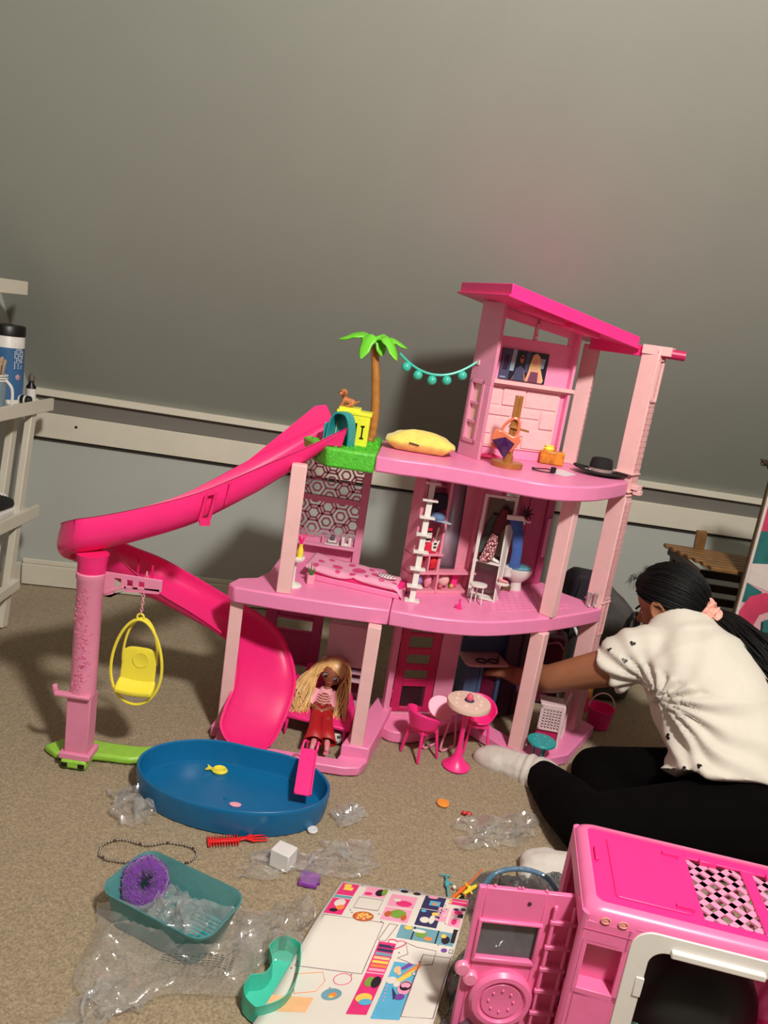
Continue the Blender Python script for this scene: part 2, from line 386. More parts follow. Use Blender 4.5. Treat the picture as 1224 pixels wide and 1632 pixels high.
# ---- lattice wall behind the bed
L = MB()
L.wall('L', -.012, .024, 0, .305, -.008, .010); L.wall('L', .176, .196, 0, .305, -.008, .012)
L.wall('L', .02, .18, 0, .066, -.008, .0); L.wall('L', .02, .18, .048, .054, 0, .03)
L.wall('L', .02, .18, .163, .178, -.006, .006); L.wall('L', .02, .18, .285, .305, -.006, .006)
L.wall('L', .09, .096, .054, .075, -.008, .01)
Lo = L.build('bedroom_wall', panelp, H, bevel=.0012)
h = MB()
def hexlat(u0, u1, v0, v1, s=.0235, t=.0042):
    dy = s*math.sqrt(3)
    def seg(a, b):
        # clip to the window
        (x0, y0), (x1, y1) = a, b; t0, t1 = 0, 1
        for p_, q_ in ((-(x1-x0), x0-u0), (x1-x0, u1-x0), (-(y1-y0), y0-v0), (y1-y0, v1-y0)):
            if abs(p_) < 1e-9:
                if q_ < 0: return
            else:
                r_ = q_/p_
                if p_ < 0: t0 = max(t0, r_)
                else: t1 = min(t1, r_)
        if t1-t0 < 1e-3: return
        A = P('L', x0+(x1-x0)*t0, y0+(y1-y0)*t0, 0); B = P('L', x0+(x1-x0)*t1, y0+(y1-y0)*t1, 0)
        h.bar(A, B, t, .004, up=(0, 1, 0))
    i0 = -1
    for i in range(-1, 12):
        for j in range(-1, 8):
            cx = u0+i*1.5*s; cy = v0+j*dy+(dy/2 if i % 2 else 0)
            for rr in ((s, s*.5) if (i+2*j) % 3 else (s, s*.62)):
                for k in range(6):
                    if rr == s and k > 2: continue
                    a, b = R(60*k), R(60*k+60)
                    seg((cx+rr*math.cos(a), cy+rr*math.sin(a)), (cx+rr*math.cos(b), cy+rr*math.sin(b)))
            if (i+2*j) % 3 == 0:
                for k in range(6):
                    a = R(60*k); seg((cx+s*.62*math.cos(a), cy+s*.62*math.sin(a)), (cx+s*math.cos(a), cy+s*math.sin(a)))
hexlat(.024, .178, .068, .163); hexlat(.024, .178, .178, .286)
h.build('lattice', panelp, Lo)
# ---- closet wall with shelves and tilted mirror
c = MB()
c.wall('C', .0, .012, 0, .31, -.02, .03); c.wall('C', .078, .086, .04, .31, -.015, .02); c.wall('C', .178, .192, 0, .31, -.02, .008)
c.wall('C', .0, .19, 0, .008, -.02, .03); c.wall('C', .0, .086, .098, .103, -.015, .03); c.wall('C', .0, .19, .050, .056, -.015, .03)
c.wall('C', .0, .19, .20, .204, -.018, -.01); c.wall('C', .012, .09, .215, .225, -.018, .0); c.wall('C', .012, .09, .265, .27, -.018, .0)
c.wall('C', .046, .050, .056, .1, -.015, .03); c.wall('C', .078, .083, 0, .05, -.015, .03)
c.wall('C', .086, .19, .298, .31, -.02, .008); c.wall('C', .14, .18, .056, .30, -.02, -.006); c.wall('C', .06, .19, .0, .05, -.02, -.012)
for v in (.10, .17, .245): c.wall('C', .163, .166, v-.022, v+.022, -.006, -.0045)
Co = c.build('closet_wall', mat('closet_pink_plastic', (226, 142, 164), .42, .03), H, bevel=.001)
c = MB(); c.wall('C', .012, .088, .05, .31, -.019, -.014); c.build('closet_back', panelp, Co)
mir = mat('toy_mirror', (176, 182, 192), .3, .01, metal=.45)  # pale grey base colour stands in for the reflected ceiling
c = MB(); c.add([P('C', .090, .066, .0), P('C', .137, .060, .0), P('C', .137, .298, -.010), P('C', .090, .298, -.010)], [[0, 1, 2, 3]]); c.build('mirror', mir, Co, solid=.002)
c = MB()
for (a, b) in (((.088, .062, .001), (.139, .057, .001)), ((.139, .057, .001), (.139, .30, -.009)), ((.088, .062, .001), (.088, .30, -.009))): c.bar(P('C', *a), P('C', *b), .003)
c.build('mirror_frame', mat('mirror_edge', (90, 66, 74), .5), Co)
# pink pillar between the closet and the bathroom
MB().wall('C', .192, .222, 0, .305, -.02, .03).build('partition', panelp, H, bevel=.003)
# ---- dark magenta bathroom wall
r_ = MB(); r_.wall('R', .075, .20, 0, .305, -.012, 0); r_.wall('R', .17, .176, .02, .30, 0, .004); r_.wall('R', .0, .02, 0, .305, -.012, 0)
r_.wall('R', .105, .11, .0, .30, 0, .002)
Ro = r_.build('bathroom_wall', mat('raspberry_plastic', (178, 66, 112), .45, .04), H, bevel=.001)
r_ = MB(); r_.wall('R', .176, .19, .08, .19, 0, .008); r_.build('wall_niche', panelp, Ro, bevel=.001)
r_ = MB()
for i in range(9):
    for j in range(7):
        u = .0+.028*i; v = .03*j
        p = P((.34, 1.80, 36, Z2), u, 0, -v)
        if p.x < .33: continue
        r_.box((p.x, p.y, Z2+.0006), (.0265, .0285, .0016), R(36))
r_ = MB(); k = 0
for i in range(12):
    for j in range(10):
        p = P((.30, 1.77, 30, Z2), .021*i+(.0105 if j % 2 else 0), 0, -.018*j)
        ok = p.y > 1.70+(p.x-.28)*.62+.03 and p.y < 1.955+(p.x-.30)*.55 and p.x+p.y*1.1 < 2.715 and p.x > .30
        if ok: r_.lathe([(.0105, 0), (.0105, .0008), (.0095, .0012)], (p.x, p.y, Z2), 6)
r_.build('floor_tiles', deckp, H, kind='stuff', smooth=20)
# ---- living room tower on the top deck
SL = lambda u: .378-.135*u
t = MB()
def tw(u0, u1, v0, v1, d0=-.01, d1=0):
    lo = [P('T', u0, v0, d1), P('T', u1, v0, d1), P('T', u1, v0, d0), P('T', u0, v0, d0)]
    f0 = v1 if v1 else SL(u0); f1 = v1 if v1 else SL(u1)
    t.quad8(lo, [P('T', u0, f0, d1), P('T', u1, f1, d1), P('T', u1, f1, d0), P('T', u0, f0, d0)])
tw(0, .27, 0, .305)
tw(0, .056, .305, None); tw(.246, .27, .305, None); tw(.148, .156, .305, None)
def tws(u0, u1, a, b_):  # sloped strip
    t.quad8([P('T', u0, a(u0), 0), P('T', u1, a(u1), 0), P('T', u1, a(u1), -.01), P('T', u0, a(u0), -.01)],
            [P('T', u0, b_(u0), 0), P('T', u1, b_(u1), 0), P('T', u1, b_(u1), -.01), P('T', u0, b_(u0), -.01)])
tws(.05, .25, lambda u: SL(u)-.022, SL)
tw(.262, .270, 0, None, -.01, .018)
To = t.build('living_room_wall', mat('living_pink_plastic', (242, 148, 188), .4, .03), H, bevel=.0012)
t = MB(); t.wall('T', .03, .262, .182, .188, 0, .012); t.wall('T', .028, .275, .188, .198, 0, .026)
t.build('mantel', pale, To, bevel=.001)
t = MB(); t.tube([P('T', .150, .31, .003), P('T', .150, .345, .003)], .0035); t.ball(P('T', .150, .315, .004), .005); t.ball(P('T', .050, .348, .006), .006)
t.build('window_knob', pale, To)
# stone panel: each stone its own piece
stones = [(.040, .085, .135, .180), (.088, .150, .135, .180), (.153, .245, .135, .180), (.040, .120, .108, .132), (.123, .200, .108, .132), (.203, .245, .085, .132),
          (.040, .075, .060, .105), (.078, .150, .060, .105), (.153, .200, .060, .105), (.040, .110, .030, .057), (.113, .160, .030, .057), (.163, .245, .030, .082)]
MB().wall('T', .036, .250, .026, .184, 0, .004).build('stone_panel', stone, To, bevel=.001)
for (a, b_, c_, d_) in stones:
    q = MB(); k = rnd.uniform(.0055, .008)
    q.wall('T', a+.0008, b_-.0008, c_+.0008, d_-.0008, .003, k); q.build('stone', stone, To, bevel=.002)
# side wall with three little windows
t = MB(); F = 'S'
t.wall(F, 0, .080, 0, .045, -.01, 0); t.wall(F, 0, .080, .182, .378, -.01, 0); t.wall(F, 0, .016, .045, .182, -.01, 0); t.wall(F, .052, .080, .045, .182, -.01, 0)
for v in (.088, .134): t.wall(F, .016, .052, v-.004, v+.004, -.01, 0)
So = t.build('tower_side_wall', panelp, H, bevel=.0012)
t = MB(); t.wall(F, .016, .052, .045, .182, -.009, -.007); t.build('window_backing', pale, So)
t = MB()
for (a, b_, c_, d_) in ((.008, .06, .036, .045), (.008, .06, .182, .191), (.008, .016, .036, .191), (.052, .06, .036, .191)): t.wall(F, a, b_, c_, d_, 0, .003)
t.build('window_frame', panelp, So, bevel=.001)
t = MB(); t.wall(F, .016, .026, .226, .238, 0, .003); t.build('hook_socket', pale, So)
# television picture (flat print, plain stand-in figures)
tvm = [mat('print_dark', (34, 30, 48), .3), mat('print_brown_skin', (176, 112, 84), .4), mat('print_blonde', (226, 190, 130), .4), mat('print_ink', (18, 14, 20), .4), mat('print_plum', (120, 66, 92), .4), mat('print_pale_blue', (150, 176, 190), .4), mat('print_peach', (226, 168, 138), .4), mat('print_slate', (70, 74, 104), .4), mat('print_mauve', (86, 50, 84), .4)]
A_, B_ = Vector((.068, .275)), Vector((.196, .200))
tv = MB(); tv.wall('T', .068, .196, .200, .276, 0, .004)
def tp(x, y, d): return P('T', .068+.128*x, .200+.076*y, d)
def tpoly(m, pts, d=.0044):
    tv.m = m; tv.add([tp(x, y, d) for x, y in pts], [list(range(len(pts)))])
def tell(m, cx, cy, rx, ry, d): tpoly(m, [(cx+rx*math.cos(2*PI*k/18), cy+ry*math.sin(2*PI*k/18)) for k in range(18)], d)
tpoly(7, [(.0, .0), (.2, 0), (.2, 1), (0, 1)]); tpoly(5, [(.2, .3), (.29, .3), (.31, 1), (.22, 1)]); tpoly(8, [(.05, .3), (.15, .3), (.17, .8), (.07, .8)]); tpoly(5, [(.82, .5), (.92, .5), (.94, .82), (.84, .82)]); tpoly(7, [(.52, .3), (.6, .3), (.6, 1), (.52, 1)])
tpoly(3, [(.33, .25), (.51, .25), (.5, .7), (.47, .93), (.42, .97), (.38, .9), (.35, .65)], .0046)
tpoly(1, [(.2, .02), (.27, .02), (.36, .42), (.5, .42), (.58, .04), (.52, .02), (.33, .02)], .0048)
tpoly(7, [(.29, .02), (.54, .02), (.5, .40), (.45, .5), (.42, .5), (.33, .40)], .005); tell(1, .435, .72, .045, .13, .005); tpoly(3, [(.40, .74), (.475, .74), (.475, .80), (.40, .80)], .0052)
tpoly(2, [(.6, .2), (.93, .02), (.96, .1), (.86, .5), (.82, .85), (.74, .97), (.66, .9), (.62, .6)], .0046)
tpoly(6, [(.56, .02), (.94, .02), (.88, .3), (.8, .48), (.66, .46), (.60, .3)], .0048); tpoly(4, [(.62, .02), (.84, .02), (.82, .36), (.66, .36)], .005); tell(6, .735, .68, .05, .14, .005)
tpoly(2, [(.68, .6), (.69, .9), (.80, .9), (.80, .62), (.77, .8), (.72, .8)], .0052); tpoly(5, [(.02, .05), (.14, .05), (.14, .09), (.02, .09)], .0046)
tv.build('television', tvm, To, smooth=0, fix=False)
# roof: sloped slab with a slim beam running on to the tall column
rz_ = lambda x, y: 1.137-.152*(x-.197)-.02*(y-1.72)
roofp = [(.197, 1.715), (.555, 1.955), (.485, 2.22), (.37, 2.225), (.104, 2.015)]
q = MB(); q.prism(roofp, lambda x, y: rz_(x, y)-.026, lambda x, y: rz_(x, y)); cx_, cy_ = .34, 1.93
q.prism([(cx_+(x-cx_)*1.03, cy_+(y-cy_)*1.03) for x, y in roofp], lambda x, y: rz_(x, y)-.029, lambda x, y: rz_(x, y)-.024)
ro = q.build('roof', hot, H, bevel=.0015)
q = MB()
for k in range(2):
    a = Vector((.262+.10*k, 1.775+.067*k)); b_ = Vector((.345+.10*k, 1.830+.067*k)); n_ = Vector((-.03, .05))
    pp = [a, b_, b_+n_, a+n_]
    q.prism([(p.x, p.y) for p in pp], lambda x, y: rz_(x, y)-.040, lambda x, y: rz_(x, y)-.026)
q.build('roof_louvre', hot, ro, bevel=.001)
q = MB(); q.quad8([(.46, 2.06, 1.033), (.60, 1.93, 1.034), (.625, 1.945, 1.034), (.48, 2.10, 1.033)], [(.46, 2.06, 1.062), (.60, 1.93, 1.058), (.625, 1.945, 1.058), (.48, 2.10, 1.062)])
q.build('roof_beam', hot, H, bevel=.0015)
q = MB(); q.tube([(.60, 1.94, 1.048), (.664, 1.93, 1.048)], .012, 12); q.build('beam_cap', mag, H)
# ---- ground floor: front door wall
D = MB(); D.wall('D', -.004, .012, 0, .318, -.01, .012); D.wall('D', .128, .18, 0, .318, -.01, .004); D.wall('D', 0, .18, -.03, .008, -.01, .012)
Do = D.build('entrance_wall', panelp, H, bevel=.0012)
d = MB(); win = [(.190, .222), (.145, .172), (.103, .128), (.022, .082)]
d.wall('D', .016, .040, .010, .318, -.006, .004); d.wall('D', .104, .126, .010, .318, -.006, .004)
prev = .010
for (a, b_) in sorted(win): d.wall('D', .04, .104, prev, a, -.006, .004); prev = b_
d.wall('D', .04, .104, prev, .232, -.006, .004); d.wall('D', .04, .104, .262, .318, -.006, .004)
for v in (.06, .13, .22): d.wall('D', .012, .018, v-.012, v+.012, .004, .010)
door = d.build('entrance_door', mag, H, bevel=.0012)
d = MB(); d.wall('D', .044, .100, .024, .080, -.005, -.002); d.build('door_screen', mat('dark_print', (44, 20, 30), .4, .3, 90), door)
# ---- ground floor: back wall of the left wing with three window openings
G = MB(); G.wall('G', -.02, .012, 0, .348, -.01, .004); G.wall('G', .108, .135, 0, .348, -.01, .006)
for (a, b_) in ((0, .06), (.095, .19), (.225, .26), (.33, .348)): G.wall('G', .012, .11, a, b_, -.01, 0)
for v in (.06, .095, .19, .225, .26, .325): G.wall('G', .012, .11, v-.003, v+.003, 0, .006)
G.build('lounge_wall', mag if False else mat('lounge_pink_plastic', (180, 66, 120), .45, .03), H, bevel=.001)
# ---- slide
def channel(names, cuts, near, far, depth, m, th=.004, parent=H, lip=.006):
    """half-pipe between two lip lines"""
    near = bez(near, 6); far = bez(far, 6); dp = []
    n = len(near); k = len(depth)
    for i in range(n):
        t_ = i/(n-1)*(k-1); j = min(int(t_), k-2); dp.append(depth[j]+(depth[j+1]-depth[j])*(t_-j))
    rings = []
    for i in range(n):
        a, c = near[i], far[i]; mid = (a+c)/2; h_ = (a-c)/2
        t_ = near[min(i+1, n-1)]+far[min(i+1, n-1)]-near[max(i-1, 0)]-far[max(i-1, 0)]
        dn = Vector((0, 0, -1)); hx = h_.normalized(); dn = (dn-hx*dn.dot(hx)).normalized()
        out = []; N = 14; hw = h_.length; hu = h_.normalized()
        for s in range(N+1):
            ph = PI*s/N; cx = math.cos(ph); sy = math.sin(ph)
            cx = math.copysign(abs(cx)**.75, cx); sy = sy**.75
            out.append(mid+hu*hw*cx+dn*dp[i]*sy)
        inn = []
        for s in range(N, -1, -1):
            ph = PI*s/N; cx = math.cos(ph); sy = math.sin(ph)
            cx = math.copysign(abs(cx)**.75, cx); sy = sy**.75
            inn.append(mid+hu*(hw-th)*cx+dn*(dp[i]-th)*sy)
        rings.append([out[0]+hu*lip*.5]+out+[out[-1]-hu*lip*.5]+inn)
    c_ = [0]+[c*6 for c in cuts]+[n-1]
    for nm, i0, i1 in zip(names, c_, c_[1:]): MB().loft(rings[i0:i1+1]).build(nm, m, parent, smooth=50)
SW = .125
upn = [(-0.1111,1.72,0.7763), (-0.1903,1.69,0.7251), (-0.2757,1.65,0.6756), (-0.3906,1.585,0.6112), (-0.4885,1.525,0.576), (-0.5587,1.475,0.5579), (-0.6027,1.455,0.5479)]
upf = []
for i, p in enumerate(upn):
    p = Vector(p); q0 = Vector(upn[max(i-1, 0)]); q1 = Vector(upn[min(i+1, len(upn)-1)])
    t_ = (q1-q0); t_.z = 0; t_.normalize(); n_ = Vector((t_.y, -t_.x, 0))
    if n_.y < 0: n_ = -n_
    upf.append(p+n_*SW+Vector((0, 0, (.0, -.004, -.018, -.036, -.044, -.046, -.046)[i])))
tn = [(-.655, 1.52, .513), (-.657, 1.60, .482), (-.625, 1.68, .452), (-.568, 1.728, .418)]
tf = [(-.580, 1.574, .488), (-.568, 1.584, .462), (-.552, 1.594, .432), (-.516, 1.614, .392)]
ln = [(-0.505,1.76,0.3883), (-0.4196,1.79,0.3394), (-0.3516,1.82,0.2955), (-0.2761,1.84,0.2564), (-0.2128,1.83,0.2158), (-0.1672,1.79,0.1579), (-0.1508,1.74,0.1126), (-0.1609,1.68,0.0576), (-0.1736,1.63,0.0335), (-0.1854,1.6,0.0293), (-0.2025,1.585,0.0254)]
lf = [(-0.4737,1.64,0.3499), (-0.4135,1.67,0.3075), (-0.3657,1.7,0.2676), (-0.3283,1.715,0.2355), (-0.3031,1.715,0.1988), (-0.2923,1.7,0.1581), (-0.2917,1.675,0.1209), (-0.2972,1.635,0.0914), (-0.2948,1.6,0.0654), (-0.2662,1.575,0.0428), (-0.2327,1.575,0.0277)]
channel(('upper_slide', 'slide_turn', 'lower_slide'), (6, 11), upn+tn+ln, [tuple(p) for p in upf]+tf+lf, [.03, .05, .066, .068, .068, .068, .068, .070, .070, .068, .064, .05, .044, .036, .032, .03, .028, .024, .02, .017, .013, .008], slide_pink)
# far lip flare and the near lip hook at the top of the slide
q = MB()
q.slab([Vector(upf[0])+Vector((.0, 0, .0)), Vector(upf[0])+Vector((-.02, .0, .032)), Vector(upf[0])+Vector((-.045, -.01, .026)), Vector(upf[2])], (0, 1, 0), .004)
q.slab([Vector(upn[0]), Vector(upn[0])+Vector((-.006, 0, -.045)), Vector(upn[0])+Vector((-.05, -.015, -.045)), Vector(upn[1])+Vector((0, 0, -.01))], (.1, 1, 0), .004)
q.build('slide_lip', slide_pink, H, bevel=.001)
# clips under the slides
q = MB()
def clip(px_pts, y, w=.02):
    pass
p0 = Vector((-0.3751,1.578,0.6097)); p1 = Vector((-0.3852,1.578,0.5472))
q.bar(p0, p1, .006, .006); q.bar(p0+Vector((.018, .008, .006)), p1+Vector((.018, .008, .006)), .006, .006); q.bar(p0, p0+Vector((.022, .01, .008)), .006)
q.bar(p1, p1+Vector((.02, .008, .002)), .014); q.build('slide_clip', slide_pink, H)
p0 = Vector((-0.3334,1.605,0.6384)); q = MB(); q.bar(p0, p0+Vector((-.006, 0, -.05)), .003); q.build('slide_clip', slide_pink, H)
for (a) in ((-0.5321,1.655,0.4215), (-0.4992,1.655,0.4058)): MB().bar(a, Vector(a)+Vector((0, 0, -.045)), .004).build('slide_clip', slide_pink, H)
# support column
cb = Vector((-.571, 1.478, 0))
q = MB()
prof = []
q.lathe([(.026, .16), (.027, .165), (.0265, .17), (.0265, .42), (.029, .425), (.029, .435), (.027, .437)], cb, 28)
colu = q.build('slide_column', mat('column_pink_plastic', (228, 138, 172), .42, .03), H)
q = MB()
for i in range(230):
    z = rnd.uniform(.175, .41); a = R(rnd.gauss(-88+14*math.sin(z*30), 16)); r0 = .0262
    c0 = cb+Vector((r0*math.cos(a), r0*math.sin(a), z)); d_ = rnd.uniform(0, 2*PI)
    e = Vector((-math.sin(a), math.cos(a), 0)); w_ = e*math.cos(d_)*.004+Vector((0, 0, math.sin(d_)*.004))
    q.add([c0-w_, c0+w_, c0+w_*.2+Vector((math.cos(a), math.sin(a), .3))*.0022], [[0, 1, 2]])
q.build('leaf_relief', MATS['column_pink_plastic'], colu, kind='stuff', fix=False)
q = MB(); q.box(cb+Vector((0, 0, .095)), (.050, .04, .14)); q.box(cb+Vector((0, 0, .027)), (.066, .055, .014))
q.box(cb+Vector((-.012, -.022, .168)), (.075, .016, .008)); q.tube([cb+Vector((-.05, -.02, .168)), cb+Vector((-.052, -.02, .186))], .006)
q.build('column_foot', MATS['column_pink_plastic'], H, bevel=.004)
q = MB(); q.lathe([(.027, .432), (.0285, .436), (.0285, .455), (.032, .475)], cb+Vector((0, .004, 0)), 24); q.build('slide_socket', slide_pink, H)
# swing bracket with punched holes
q = MB(); y0 = 1.488
bz = .438
def bk(a, b_, c_, d_): q.box((-.545+(a+b_)/2, y0, (c_+d_)/2), (b_-a, .006, d_-c_))
bk(0, .118, .428, .438); bk(0, .020, .388, .43); bk(.034, .046, .406, .43); bk(.058, .070, .41, .43); bk(.082, .118, .412, .430)
q.add([(-.545, y0-.003, .385), (-.53, y0-.003, .385), (-.5, y0-.003, .408), (-.43, y0-.003, .414), (-.43, y0-.003, .408), (-.505, y0-.003, .402)], [[0, 1, 2, 3, 4, 5]])
q.bar((-.545, y0, .392), (-.505, y0, .412), .008, .006); q.bar((-.505, y0, .411), (-.43, y0, .416), .006, .006)
q.build('swing_bracket', MATS['column_pink_plastic'], H, bevel=.001)
# green ground plate
g = MB(); g.prism(arc([(-.655, 1.497), (-.61, 1.545), (-.52, 1.545), (-.44, 1.555), (-.36, 1.61), (-.31, 1.625)], 5)+[(-.305, 1.60), (-.33, 1.588)]+arc([(-.40, 1.572), (-.45, 1.50), (-.53, 1.49), (-.62, 1.474)], 4), 0, .018)
g.box(cb+Vector((0, -.008, .011)), (.056, .045, .022))
gp = g.build('lawn_base', lime, H, bevel=.006)
g = MB()
for s in (-1, 1): g.box(cb+Vector((s*.018, -.0305, .010)), (.013, .003, .010))
g.build('foot_hole', black, gp)
# ---- palm tree
pb = Vector((-0.0634,1.89,0.7272)); pt = Vector((-0.0827,1.885,0.9531))
q = MB(); path = bez([pb, pb+Vector((.004, 0, .03)), pb*.55+pt*.45+Vector((.010, 0, 0)), pt+Vector((0, 0, .008))], 10)
n_ = len(path); q.tube(path, [.0125-.0035*i/n_+(.0012 if i % 4 == 0 else 0) for i in range(n_)], 14)
tr = q.build('palm_trunk', trunk, H)
tips = [(-0.1694,1.87,0.9623), (-0.1088,1.83,0.9269), (-0.0255,1.83,0.9353), (-0.0053,1.88,0.965), (-0.0538,1.95,0.981), (-0.1478,1.95,0.9789), (-0.0628,1.86,0.9389)]
crown = pt+Vector((0, 0, .022))
for tip in tips:
    tip = Vector(tip); d_ = tip-crown; d_.z = 0; dn = d_.normalized(); sd = Vector((-dn.y, dn.x, 0)); l = MB()
    mid = crown.lerp(tip, .5); mid.z = max(crown.z, tip.z)+.008
    cl = bez([crown, mid, tip], 6); n_ = len(cl)
    def lf_(u, v):
        i = min(int(v*(n_-1)), n_-2); t_ = v*(n_-1)-i; c0 = cl[i].lerp(cl[i+1], t_)
        w_ = .019*(math.sin(PI*min(1, .18+v*.82))**.7)*(1 if v < .98 else .3)
        s = (u-.5)*2; w_ *= 1+.12*math.sin(v*26)
        return c0+sd*(s*w_)+Vector((0, 0, -abs(s)*w_*.45))
    l.grid(lf_, 6, 14); l.build('palm_leaf', leafg, H, solid=.0035, smooth=60)
MB().ball(crown+Vector((0, 0, -.004)), .014, (1, 1, .7)).build('palm_crown', leafg, H)
# string of bulbs from the palm to the tower
s0 = Vector((-0.0215,1.88,0.9522)); s1 = P('S', .02, .232, .004)
pts = [s0.lerp(s1, t_)+Vector((0, 0, -.042*(4*t_*(1-t_)))) for t_ in [i/16 for i in range(17)]]
st = MB().tube(pts, .0032, 8).build('string_light', aqua, H)
for t_ in (.11, .27, .46, .65, .84):
    p = s0.lerp(s1, t_)+Vector((0, 0, -.042*(4*t_*(1-t_))-.014))
    MB().ball(p, .0118).build('bulb', aqua, st)
# ---------------------------------------------------------------- swing, pool, things around the left wing
sw = thing('hanging_swing', 'yellow egg shaped hoop swing hanging from the pink column bracket', 'swing', (-.44, 1.488, .2))
sc = Vector((-0.4655,1.488,0.248)); sx_, sz_ = .0535, .097
q = MB()
q.tube([sc+Vector((sx_*math.cos(a)*(1-.16*math.sin(a)), 0, sz_*math.sin(a))) for a in [2*PI*i/48 for i in range(48)]], .0032, 8, closed=True)
q.build('hoop', yellow, sw)
q = MB()
q.tube([sc+Vector((sx_*.68*math.cos(a), .018, sz_*.92*math.sin(a)+.004)) for a in [-.15+(PI+.3)*i/24 for i in range(25)]], .0028, 8)
q.build('back_hoop', yellow, sw)
q = MB(); q.tube([sc+Vector((.007*math.cos(a), 0, sz_+.006+.007*math.sin(a))) for a in [2*PI*i/16 for i in range(16)]], .0022, 8, closed=True); q.build('ring', yellow, sw)
q = MB()
def sb(u, v):
    x = (u-.5)*.074; z = -.050+.076*v; return sc+Vector((x*(1-.08*v**3), .014-.012*(1-(2*u-1)**2)*0+.006*v, z-.008*(abs(2*u-1)**4)*(v > .9)))
q.grid(sb, 10, 8); q.build('backrest', yellow, sw, solid=.006, bevel=.001)
q = MB(); q.lathe([(.0, .0), (.016, .0), (.017, .002), (.0155, .0015), (.0, .0015)], sc+Vector((.004, .014, .0)), 20, Matrix.Rotation(R(90), 3, 'X')); q.build('round_pad', yellow, sw)
q = MB()
def sg(u, v):
    x = (u-.5)*.078*(1+.04*math.sin(PI*v)); return sc+Vector((x, -.016+.032*v, -.066+.016*v**2+.004*(2*u-1)**2))
q.grid(sg, 10, 8); q.build('seat', yellow, sw, solid=.012, bevel=.003)
q = MB(); top = Vector((-0.4598,1.488,0.4259)); z = sc.z+sz_+.012; k = 0
while z < top.z+.02:
    c0 = Vector((sc.x+(top.x-sc.x)*(z-sc.z-sz_)/(top.z+.02-sc.z-sz_), 1.488, z+.004))
    q.tube([c0+(Vector((.0026*math.cos(a), 0, .0045*math.sin(a))) if k % 2 else Vector((0, .0026*math.cos(a), .0045*math.sin(a)))) for a in [2*PI*i/10 for i in range(10)]], .0009, 6, closed=True)
    z += .0072; k += 1
q.build('chain', mat('chain_pink', (226, 160, 170), .4), sw, kind='stuff')

pl = thing('wading_pool', 'blue oval toy pool in front of the slide end', 'pool', (-.23, 1.44, 0))
pc = Vector((-.226, 1.438, 0)); pa = .205; pb2 = .125; prot = R(-3)
q = MB(); prof = [(.955, 0), (.985, .02), (1.0, .050), (1.0, .056), (.985, .058), (.955, .056), (.945, .05), (.925, .014), (.90, .008), (0, .008)]
n_ = 64; rings = []
for (s, z) in prof:
    rg = []
    for j in range(n_):
        a = 2*PI*j/n_; off = (1-s)*.13
        x = (pa-off*1)*math.cos(a) if s > 0 else 0; y = (pb2-off*1)*math.sin(a) if s > 0 else 0
        # one soft waist as on a kidney pool
        y += -.012*math.exp(-((x-.02)/.07)**2)*(1 if math.sin(a) > 0 else 0)*(1 if s > 0 else 0)
        rg.append(pc+Matrix.Rotation(prot, 3, 'Z') @ Vector((x, y, z)))
    rings.append(rg)
q.loft(rings); q.build('basin', blue, pl, smooth=50)
q = MB()
for (x, y) in ((-.235, 1.42), (-.10, 1.375)): q.lathe([(.0045, .008), (.004, .0105), (0, .011)], (x, y, 0), 12)
q.build('floor_peg', blue, pl)
# pink ramp leaning on the pool
rp = thing('toy_ramp', 'small hot pink ramp sloping down over the pool edge below the doll', 'ramp', (-.08, 1.5, 0))
a0 = Vector((-0.0821,1.5326,0.082)); a1 = Vector((-0.0769,1.4237,0.04)); ax = (a1-a0).normalized(); sd = Vector((1, -.03, 0)).normalized(); up = sd.cross(ax); up = up if up.z > 0 else -up
q = MB(); q.quad8([a0-sd*.017, a0+sd*.017, a1+sd*.017, a1-sd*.017], [a0-sd*.017+up*.003, a0+sd*.017+up*.003, a1+sd*.017+up*.003, a1-sd*.017+up*.003]); q.build('ramp_bed', hot, rp)
for s in (-1, 1):
    q = MB(); q.bar(a0+sd*s*.017+up*.004, a1+sd*s*.017+up*.004, .003, .007, up=up); q.build('ramp_side', hot, rp)
    q = MB(); q.tube(bez([a0+sd*s*.016, a0+sd*s*.016+Vector((.002, .012, .012)), a0+sd*s*.013+Vector((.004, .024, .006)), a0+sd*s*.012+Vector((.005, .03, -.014))], 4), .0025, 8); q.build('ramp_hook', hot, rp)
# floating bits in the pool
q = thing('fish_toy', 'small yellow fish shaped float in the blue pool', 'toy', (-0.2723,1.5086,0.009))
p = Vector((-0.2697,1.5094,0.009))
MB().lathe([(0, 0), (.016, .0), (.018, .004), (.014, .009), (.009, .006), (0, .006)], p, 20, sy=.8).build('float_body', yellow, q)
MB().slab([p+Vector((-.015, .0, .003)), p+Vector((-.030, .010, .004)), p+Vector((-.026, .0, .004)), p+Vector((-.030, -.008, .004))], (0, 0, 1), .004).build('tail', yellow, q)
MB().lathe([(0, 0), (.012, 0), (.0125, .002), (0, .003)], (-0.2103,1.4017,0.009), 20, sy=.6).build('pink_petal', mat('petal_pink', (240, 170, 190), .4), None, label='flat pale pink disc lying on the floor of the blue pool', cat='disc')

